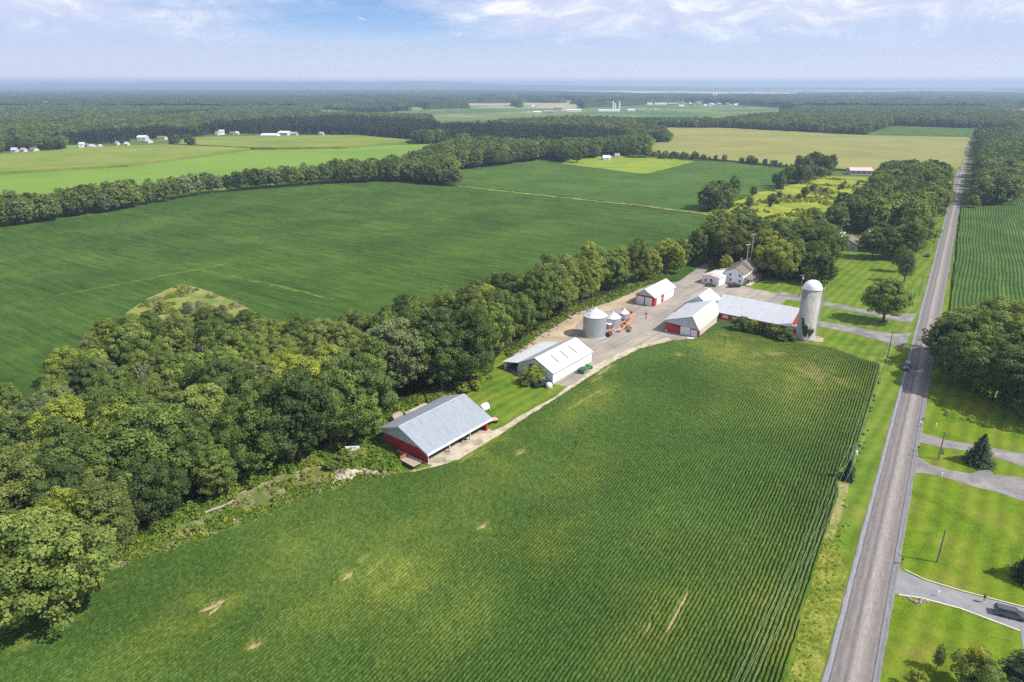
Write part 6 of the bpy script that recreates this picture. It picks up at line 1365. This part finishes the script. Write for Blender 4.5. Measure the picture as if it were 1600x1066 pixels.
# ------------------------------------------------------------------ vehicles
def wheel(par, x, y, r, w, name='wheel'):
    wv = MB().lathe([(r*.55, -w/2), (r*.95, -w/2), (r, -w*.35), (r, w*.35), (r*.95, w/2), (r*.55, w/2)], 18).build(name, m_tire, par)
    wv.location = (x, y, r); wv.rotation_euler = (math.pi/2, 0, 0)
    MB().lathe([(.04, -w/2+.02), (r*.58, -w/2+.03), (r*.58, w/2-.03), (.04, w/2-.02)], 14).build('rim', m_rim, wv)
def car(px, py, heading, kind, paint, label, at=None):
    """heading: direction of the bonnet, degrees from +X"""
    g = at or G(px, py); o = thing('pickup_truck' if kind == 'pickup' else 'parked_car' if kind != 'moving' else 'car', (g.x, g.y, 0), math.radians(heading), label, 'truck' if kind == 'pickup' else 'car')
    if kind == 'pickup': L, Wc = 5.6, 1.95; low = [(-2.8, .45), (2.8, .45), (2.82, .85), (2.75, 1.12), (1.25, 1.2), (-2.8, 1.2)]; cab = [(-.9, 1.2), (1.3, 1.2), (.65, 1.85), (-.75, 1.88)]
    elif kind == 'sedan': L, Wc = 4.7, 1.8; low = [(-2.35, .35), (2.35, .35), (2.38, .7), (2.2, .92), (1.2, 1.0), (-1.8, 1.02), (-2.35, .95)]; cab = [(-1.9, 1.0), (1.2, 1.0), (.45, 1.42), (-1.1, 1.45)]
    else: L, Wc = 5.0, 1.95; low = [(-2.5, .42), (2.5, .42), (2.52, .85), (2.38, 1.08), (1.3, 1.18), (-2.48, 1.16)]; cab = [(-2.46, 1.16), (1.4, 1.18), (.70, 1.76), (-2.2, 1.80)]
    def loft(prof, w0, w1, z0, z1):
        n = len(prof); vs = []
        for sgn in (-1, 1):
            for x, z in prof:
                t = min(1, max(0, (z-z0)/(z1-z0+1e-6))); vs.append((x, sgn*(w0*(1-t)+w1*t)/2, z))
        fs = [(k, (k+1) % n, n+(k+1) % n, n+k) for k in range(n)]+[tuple(range(n))[::-1], tuple(range(n, 2*n))]; return vs, fs
    mb = MB(); v_, f_ = loft(low, Wc, Wc*.96, .4, 1.2); mb.add(v_, f_); b_ = mb.build('body', paint, o)
    md = b_.modifiers.new('soft', 'BEVEL'); md.width = .07; md.segments = 2
    zt = max(z for _, z in cab); zb_ = min(z for _, z in cab)
    mb = MB(); v_, f_ = loft([(x, z) for x, z in cab], Wc*.93, Wc*.76, zb_, zt); mb.add(v_, f_); mb.build('windows', m_glass, o)
    mb = MB(); top = [p for p in cab if p[1] > zb_+.2]; xa, xb = min(p[0] for p in top), max(p[0] for p in top)
    mb.box(((xa+xb)/2, 0, zt+.0), (xb-xa-.05, Wc*.74, .07)); r_ = mb.build('roof', paint, o); md = r_.modifiers.new('soft', 'BEVEL'); md.width = .03; md.segments = 2
    for (q0, q1) in ((cab[0], cab[3]), (cab[1], cab[2])):
        for sgn in (-1, 1): MB().tube([(q0[0], sgn*Wc*.46, q0[1]), (q1[0], sgn*Wc*.385, q1[1])], .045, 5).build('roof_pillar', paint, o)
    if kind == 'pickup': MB().box((-1.85, 0, 1.21), (1.75, Wc*.84, .03)).build('bed', m_blk, o)
    for x_ in (-L*.30, L*.31):
        for y_ in (-Wc/2+.1, Wc/2-.1): wheel(o, x_, y_, .38 if kind != 'sedan' else .32, .24)
    for y_ in (-Wc*.36, Wc*.36):
        MB().box((L/2-.02, y_, .82 if kind != 'sedan' else .68), (.10, .34, .18)).build('headlight', m_lamp, o); MB().box((-L/2+.0, y_*1.1, .95 if kind != 'sedan' else .8), (.08, .2, .22)).build('tail_light', m_orange, o)
        MB().box((.8, y_*1.45, 1.22 if kind != 'sedan' else 1.05), (.14, .2, .14)).build('mirror', paint, o)
    return o
car(1417, 575, 57.3+180, 'moving', m_carb, 'blue car driving down the road beside the tree shadow', at=G(1417, 576))
g = G(1579, 965); car(0, 0, -24, 'suv', m_carg, 'dark grey estate car parked on the paved driveway', at=Vector((g.x, g.y+.3, 0.07))).scale = (.86, .86, .84)
car(1110, 448, -20, 'sedan', m_carg, 'dark sedan parked in front of the white outbuilding')
car(1147, 449, 8, 'pickup', m_blk, 'black pickup truck parked at the corner of the farmhouse')
car(1415, 425, 57, 'sedan', m_blk, 'dark car on the verge by the bungalow driveway', at=G(1449, 401))
g = G(848, 604); car(0, 0, 20, 'pickup', m_blk, 'old dark pickup beside the bush at the white barn', at=g)
def tractor(g, rz, paint, label, cab=True):
    o = thing('tractor', (g.x, g.y, 0), rz, label, 'tractor')
    mb = MB(); mb.box((.9, 0, 1.15), (2.0, .75, .75)); mb.box((-.6, 0, .95), (1.4, .7, .6)); b_ = mb.build('bonnet', paint, o)
    if cab: MB().box((-.55, 0, 1.95), (1.25, 1.3, 1.3)).build('cab', m_glass, o); MB().box((-.55, 0, 2.66), (1.5, 1.5, .14)).build('cab_roof', paint, o)
    else: MB().box((-.6, 0, 1.35), (.5, .5, .3)).build('seat', m_blk, o); MB().tube([(.1, 0, 1.3), (-.15, 0, 1.7)], .04, 5).build('steering_column', m_blk, o)
    MB().tube([(1.2, .15, 1.5), (1.2, .15, 2.3)], .05, 6).build('exhaust', m_blk, o)
    for y_ in (-.85, .85): wheel(o, -.75, y_, .8, .42); wheel(o, 1.45, y_*.85, .45, .28); MB().box((-.75, y_*.82, 1.62), (1.2, .4, .06)).build('mudguard', paint, o)
    return o
tractor(SHM @ Vector((13.2, 2.6, 0)), math.radians(52-100), m_dgreen, 'green tractor parked inside the open red shed')
tractor(SHM @ Vector((17.2, 3.6, 0)), math.radians(52-90), m_blk, 'dark tractor deeper inside the open red shed')
tractor(G(948, 525), math.radians(150), m_rust, 'old reddish tractor in front of the largest grain bin', cab=False)
# grain augers
def auger(p0, p1, z0, z1, label, col, wheels=True):
    o = thing('grain_auger', (0, 0, 0), 0, label, 'auger'); a, b = Vector((p0.x, p0.y, z0)), Vector((p1.x, p1.y, z1)); o.location = (p0.x, p0.y, 0); off = Vector((p0.x, p0.y, 0))
    a, b = a-off, b-off; MB().tube([a, b], .21, 10).build('tube', col, o); m_ = a.lerp(b, .55); d = (b-a).normalized(); nn = Vector((-d.y, d.x, 0)).normalized()
    mb = MB(); mb.tube([a.lerp(b, .2)-Vector((0, 0, .4)), m_-Vector((0, 0, .75)), a.lerp(b, .9)-Vector((0, 0, .3))], .05, 5)
    for t in (.3, .42, .55, .68, .8): mb.tube([a.lerp(b, t), a.lerp(b, t)-Vector((0, 0, .6))], .035, 4)
    mb.build('truss', col, o)
    for s_ in (-1, 1): MB().tube([m_-Vector((0, 0, .2)), Vector((m_.x, m_.y, .4))+nn*1.4*s_], .06, 5).build('leg', m_blk, o); 
    for s_ in (-1, 1):
        q = Vector((m_.x, m_.y, 0))+nn*1.4*s_; w_ = MB().lathe([(.2, -.1), (.36, -.1), (.38, 0), (.36, .1), (.2, .1)], 14).build('wheel', m_tire, o); w_.location = (q.x, q.y, .38); w_.rotation_euler = (math.pi/2, 0, math.atan2(d.y, d.x))
    mb = MB(); mb.lathe([(.75, a.z+.35), (.3, a.z-.15)], 8, (a.x, a.y, 0)); mb.build('hopper', col, o)
auger(G(952, 520), G(992, 500), .5, 2.4, 'long orange grain auger lying low beside the grain bins', m_orange)
auger(G(968, 519), G(990, 508), .5, 2.8, 'second orange auger crossing beside the hopper bin', m_orange)
auger(G(983, 519), G(973, 507), .4, 1.5, 'small dark auger on the gravel beside the orange ones', m_blk)
# wagons and implements
def wagon(g, rz, label, bed, Lw=5.0, Ww=2.2, sides=.5, side_m=None):
    o = thing('farm_wagon', (g.x, g.y, 0), rz, label, 'wagon'); MB().box((0, 0, 1.0), (Lw, Ww, .14)).build('bed', bed, o)
    mb = MB(); mb.box((0, -.4, .82), (Lw*.95, .12, .2)); MB().box((0, -.4, .82), (Lw*.95, .12, .2)).build('chassis_rail', m_rust, o); MB().box((0, .4, .82), (Lw*.95, .12, .2)).build('chassis_rail', m_rust, o)
    if sides: MB().box((-Lw/2+.05, 0, 1.0+sides/2), (.1, Ww, sides)).build('headboard', side_m or m_rust, o); MB().box((0, Ww/2-.04, 1.0+sides/4), (Lw, .08, sides*.6)).build('side_board', side_m or m_wood, o)
    for x_ in (-Lw*.33, Lw*.33):
        for y_ in (-Ww*.42, Ww*.42): wheel(o, x_, y_, .42, .22)
    MB().tube([(Lw/2, 0, .7), (Lw/2+1.4, 0, .45)], .06, 5).build('drawbar', m_rust, o); return o
wagon(G(642, 727), math.radians(-42), 'rusty flat wagon with wooden boards against the end wall of the red shed', m_wood, 4.6, 2.3, .9)
wagon(G(769, 661), math.radians(25), 'small rusty pink trailer just past the far end of the red shed', mr_pink, 2.8, 1.6, .4, m_rust)
wagon(G(980, 490), math.radians(30), 'dark brown wagon parked behind the hopper bin', m_rust, 3.6, 2.0, .9)
g = G(757, 643); o = thing('storage_tank', (g.x, g.y, 0), math.radians(52), 'round white tank lying behind the far end of the red shed', 'tank'); t_ = MB().lathe([(.05, -1.4), (.7, -1.3), (1.0, -1.0), (1.05, 0), (1.0, 1.0), (.7, 1.3), (.05, 1.4)], 24).build('shell', m_trim, o, smooth=True); t_.rotation_euler = (0, math.pi/2, 0); t_.location = (0, 0, 1.25)
for x_ in (-1.2, 1.2): MB().box((x_, 0, .2), (.3, 2.0, .4)).build('cradle', m_wood, o)
g = G(858, 606); o = thing('water_tote', (g.x, g.y, 0), .5, 'white bulky tote bag beside the old pickup at the white barn', 'tote'); b_ = MB().lathe([(.7, .1), (.95, .5), (.9, 1.2), (.55, 1.5), (.1, 1.55)], 12).build('bag', m_trim, o, smooth=True); MB().box((0, 0, .06), (1.7, 1.7, .12)).build('pallet', m_wood, o)
g = G(913, 581); o = thing('seed_drill', (g.x, g.y, 0), math.radians(54), 'green farm implement parked beside the white barn', 'farm implement')
MB().box((-1.2, .3, 1.0), (2.2, 1.5, .9)).build('hopper', m_dgreen, o); MB().box((1.0, -.2, .75), (5.2, .35, .3)).build('frame_beam', m_green, o); MB().box((3.0, .5, .9), (.9, 1.4, .6)).build('gearbox', m_green, o)
for x_ in (-1.8, 3.2): wheel(o, x_, -.7, .42, .25)
for k in range(7): MB().tube([(-.9+k*.65, -.5, .75), (-.9+k*.65, -.9, .1)], .05, 4).build('tine', m_green, o)
g = G(1078, 531); o = thing('white_float', (g.x, g.y, 0), -.3, 'white flat-bottomed bin lying before the dairy barn door', 'bin'); mb = MB(); mb.box((0, 0, .35), (2.2, .9, .7)); bb_ = mb.build('shell', m_trim, o); md = bb_.modifiers.new('b', 'BEVEL'); md.width = .15; md.segments = 3
# covered trailers behind the shed
for px, py, L_, lb in ((651, 650, 7.5, 'long low trailer under a pale sheet behind the red shed roof'), (619, 659, 3.2, 'short low trailer under a weathered sheet at the wood edge behind the red shed')):
    g = G(px, py); o = thing('covered_trailer', (g.x, g.y, 0), math.radians(52), lb, 'trailer'); mb = MB(); mb.extr([(-1.1, .9), (1.1, .9), (1.1, 1.9), (.5, 2.25), (-.6, 2.2), (-1.1, 1.85)], -L_/2, L_/2); b_ = mb.build('cover', m_track if L_ > 5 else m_wood, o)
    md = b_.modifiers.new('b', 'BEVEL'); md.width = .15; md.segments = 2; MB().box((0, 0, .75), (L_*.9, 1.6, .2)).build('trailer_frame', m_rust, o)
    for y_ in (-.9, .9): wheel(o, .6, y_, .38, .2)
# ruined hut, planks, log, rubble pile left of the shed
g = G(551, 715); o = thing('collapsed_hut', (g.x, g.y, 0), math.radians(25), 'small collapsed grey hut at the wood edge left of the red shed', 'hut'); MB().box((0, 0, .9), (2.6, 2.2, 1.8)).build('wall', m_rust, o); MB().box((.5, 0, 2.0), (3.6, 2.8, .12), tilt=(.12, .28, .2)).build('roof', m_trimg, o)
g = G(569, 702); o = thing('plank_pile', (g.x, g.y, 0), math.radians(60), 'loose pile of old planks leaning at the wood edge by the red shed', 'plank pile')
for k in range(7): MB().box((RG.uniform(-.4, .4), -.8+k*.27, .3+.12*(k % 3)), (4.4+RG.uniform(-.8, .5), .24, .08), tilt=(0, RG.uniform(-.14, .02), RG.uniform(-.12, .12))).build('plank', m_wood, o)
g = G(338, 798); o = thing('fallen_log', (g.x, g.y, 0), math.radians(35), 'long grey fallen log at the wood edge in the brush strip', 'log'); MB().tube([(-3.4, 0, .25), (-.5, .15, .4), (2.2, 0, .5), (3.6, .6, .8)], [.22, .28, .3, .2], 9).build('trunk', m_deadwood, o)
MB().tube([(1.8, 0, .5), (2.6, -1.2, 1.3)], [.14, .05], 6).build('branch_stub', m_deadwood, o)
m_stone = plain('field_stone', (.27, .235, .20), .9, var=.3, scale=2, bump=.4)
sr = random.Random(3)
def rocks(lst, label, group, smin, smax):
    for (x_, y_) in lst:
        bm = bmesh.new(); bmesh.ops.create_icosphere(bm, subdivisions=1, radius=1)
        for v in bm.verts: v.co *= sr.uniform(.75, 1.2)
        me = bpy.data.meshes.new('stone'); bm.to_mesh(me); bm.free(); me.materials.append(m_stone); s_ = sr.uniform(smin, smax)
        o = link('stone', me); o.location = (x_, y_, s_*.3); o.scale = (s_*1.2, s_, s_*.7); o.rotation_euler = (0, 0, sr.uniform(0, 6)); tag(o, label, 'stone', group)
pl_ = GL([(800,566),(815,548),(845,530),(880,505),(915,485),(960,466),(995,449),(1030,436)])
lst = []
for a, b in zip(pl_[:-1], pl_[1:]):
    k = int((b-a).length/2.4)
    for q in range(k): p = a.lerp(b, (q+sr.random())/k); lst.append((p.x+sr.uniform(-1.0, 1.0), p.y+sr.uniform(-1.0, 1.0)))
rocks(lst, 'pale field stone in the line along the wood edge behind the yard', 'stones along the wood edge', .35, .85)
rocks([(G(px, py).x, G(px, py).y) for px, py in [(523,742),(528,746),(534,750),(541,747),(548,751),(556,745),(566,742),(575,740),(585,741),(600,739),(536,740),(545,743)]], 'pale rubble stone in the debris heap left of the red shed', 'stones of the debris heap', .4, 1.0)
rocks([(G(px, py).x, G(px, py).y) for px, py in [(1421,936),(1425,939),(1430,941),(1437,942),(1443,941),(1448,940),(1434,945),(1440,938)]], 'grey stone of the small rock bed beside the paved driveway', 'stones of the driveway rock bed', .2, .45)
bm = bmesh.new(); bmesh.ops.create_grid(bm, x_segments=20, y_segments=12, size=1)
for v in bm.verts:
    r_ = math.hypot(v.co.x, v.co.y); v.co.z = max(0, 1-r_)*1.5*(0.6+.8*sr.random()) if r_ < 1 else 0; v.co.x *= 4.2; v.co.y *= 1.9
me = bpy.data.meshes.new('dirt_heap'); bm.to_mesh(me); bm.free(); me.materials.append(m_track); o = link('dirt_heap', me); g = G(545, 744); o.location = (g.x, g.y, .03); o.rotation_euler = (0, 0, math.radians(40)); tag(o, 'low heap of pale dirt and rubble at the field edge left of the shed', 'heap')

# ------------------------------------------------------------------ the person on the driveway
def person():
    g = G(1536.5, 942); o = thing('person', (g.x, g.y, .07), math.radians(170), 'person in a dark top and light shorts walking on the paved driveway', 'person')
    J = {'pel': (0,0,.95), 'sp': (0,0,1.15), 'ch': (0,0,1.38), 'nk': (0,0,1.50), 'hd': (.02,0,1.62), 'ht': (.0,0,1.74),
         'lh': (0,.10,.90), 'lk': (.14,.11,.50), 'la': (.05,.11,.09), 'lt': (.20,.12,.04), 'rh': (0,-.10,.90), 'rk': (.02,-.11,.48), 'ra': (-.28,-.11,.14), 'rt': (-.16,-.12,.04),
         'ls': (0,.19,1.42), 'le': (-.08,.27,1.14), 'lw': (.06,.28,.90), 'rs': (0,-.19,1.42), 're': (-.02,-.27,1.13), 'rw': (.20,-.26,.95)}
    E_ = [('pel','sp'),('sp','ch'),('ch','nk'),('nk','hd'),('hd','ht'),('pel','lh'),('lh','lk'),('lk','la'),('la','lt'),('pel','rh'),('rh','rk'),('rk','ra'),('ra','rt'),('ch','ls'),('ls','le'),('le','lw'),('ch','rs'),('rs','re'),('re','rw')]
    Rr = {'pel': .13, 'sp': .12, 'ch': .15, 'nk': .055, 'hd': .10, 'ht': .07, 'lh': .09, 'lk': .06, 'la': .038, 'lt': .035, 'rh': .09, 'rk': .06, 'ra': .038, 'rt': .035, 'ls': .065, 'le': .042, 'lw': .030, 'rs': .065, 're': .042, 'rw': .030}
    ks = list(J); vs = [J[k] for k in ks]; es = [(ks.index(a), ks.index(b)) for a, b in E_]; rad = [Rr[k] for k in ks]
    for s_, wk, el in ((1, 'lw', 'le'), (-1, 'rw', 're')):
        w_ = Vector(J[wk]); d = (w_-Vector(J[el])).normalized(); pi = len(vs); vs.append(tuple(w_+d*.06)); rad.append(.026); es.append((ks.index(wk), pi))
        for q, ln_ in ((-1.5, .065), (-.5, .075), (.5, .07), (1.5, .055)):
            b0 = w_+d*.09+Vector((q*.018, 0, 0)); b1 = b0+d*ln_*.6; b2 = b1+(d+Vector((.3, 0, -.1))).normalized()*ln_*.45
            i0 = len(vs); vs += [tuple(b0), tuple(b1), tuple(b2)]; rad += [.010, .009, .007]; es += [(pi, i0), (i0, i0+1), (i0+1, i0+2)]
        t0 = w_+d*.03+Vector((.03, 0, 0)); t1 = t0+(d*.6+Vector((.6, 0, 0))).normalized()*.05; i0 = len(vs); vs += [tuple(t0), tuple(t1)]; rad += [.011, .009]; es += [(pi, i0), (i0, i0+1)]
    me = bpy.data.meshes.new('body'); me.from_pydata(vs, es, []); me.materials.append(m_skin); b = link('body', me, o); md = b.modifiers.new('skin', 'SKIN')
    for i, r in enumerate(rad): me.skin_vertices[0].data[i].radius = (r, r); 
    me.skin_vertices[0].data[0].use_root = True
    b.modifiers.new('smooth', 'SUBSURF').levels = 1; b.modifiers['smooth'].render_levels = 2
    MB().lathe([(.155, .93), (.165, 1.1), (.19, 1.3), (.20, 1.42), (.12, 1.49), (.065, 1.51)], 18).build('shirt', m_blk, o, smooth=True)
    for s_ in (-1, 1): MB().tube([(0, s_*.18, 1.43), (-.04, s_*.245, 1.24)], [.085, .07], 10).build('sleeve', m_blk, o, smooth=True)
    for s_ in (-1, 1): MB().tube([(0, s_*.08, .99), (.0, s_*.10, .80), (.11 if s_ > 0 else .02, s_*.11, .52)], [.13, .12, .10], 12).build('shorts_leg', mw_tan, o, smooth=True)
    for p in ((.11, .11), (-.22, -.11)): MB().box((p[0], p[1], .04), (.27, .10, .08)).build('shoe', m_trim, o)
    MB().lathe([(.105, 1.66), (.108, 1.70), (.085, 1.76), (.02, 1.79)], 16).build('hair', m_dark, o, smooth=True)
    MB().box((.115, 0, 1.635), (.03, .03, .04)).build('nose', m_skin, o)
    for s_ in (-1, 1): MB().box((.103, s_*.035, 1.665), (.012, .022, .012)).build('eye', m_blk, o); MB().box((0, s_*.105, 1.64), (.04, .02, .06)).build('ear', m_skin, o)
    MB().box((.108, 0, 1.59), (.012, .05, .010)).build('mouth', m_rust, o)
person()

# ------------------------------------------------------------------ labels: tell look-alike trees apart by their place
def place_words():
    cam_i = cam.matrix_world
    by = {}
    for o in COL.objects:
        if o.parent is None and 'label' in o and o.type in {'EMPTY', 'MESH'} and 'kind' not in o: by.setdefault(o['label'], []).append(o)
    words_ = ['first', 'second', 'third', 'fourth', 'fifth', 'sixth', 'seventh', 'eighth', 'ninth', 'tenth', 'eleventh', 'twelfth', 'thirteenth']
    for lb, L_ in by.items():
        if len(L_) < 2 or len(L_) > 13 or 'stone' in lb or 'wire' in lb or 'village' in lb: continue
        L_.sort(key=lambda o: o.location.x/max(1, o.location.y))
        for k, o in enumerate(L_): o['label'] = lb+', %s from left' % words_[k]
place_words()
weeds('undergrowth', [(20,985),(110,915),(190,868),(260,835),(330,800),(375,768),(440,742),(500,728),(560,700),(590,672),(640,642),(700,622),(745,600),(762,580),(775,565),(745,580),(690,605),(640,622),(590,650),(540,680),(490,705),(430,725),(370,748),(320,780),(250,815),(180,845),(100,890),(0,965)], 1.3, (.8, 2.0), [.6, .3, .1, 0], 'leafy undergrowth at the foot of the wood', 81)
# ------------------------------------------------------------------ haze
hz = MB(); hz.box((0, 0, 95.5), (63000, 63000, 193)); 
m_haze = bpy.data.materials.new('haze_air'); m_haze.use_nodes = True; nt = m_haze.node_tree; nt.nodes.clear()
pv = N(nt, 'ShaderNodeVolumePrincipled'); pv.inputs['Color'].default_value = (0.54, 0.71, 0.96, 1); pv.inputs['Density'].default_value = 1.35e-4; pv.inputs['Anisotropy'].default_value = 0.1
ho = N(nt, 'ShaderNodeOutputMaterial'); nt.links.new(pv.outputs[0], ho.inputs['Volume'])
HZ = tag(hz.build('haze', m_haze), 'pale bluish summer haze filling the air', 'haze', kind='stuff')
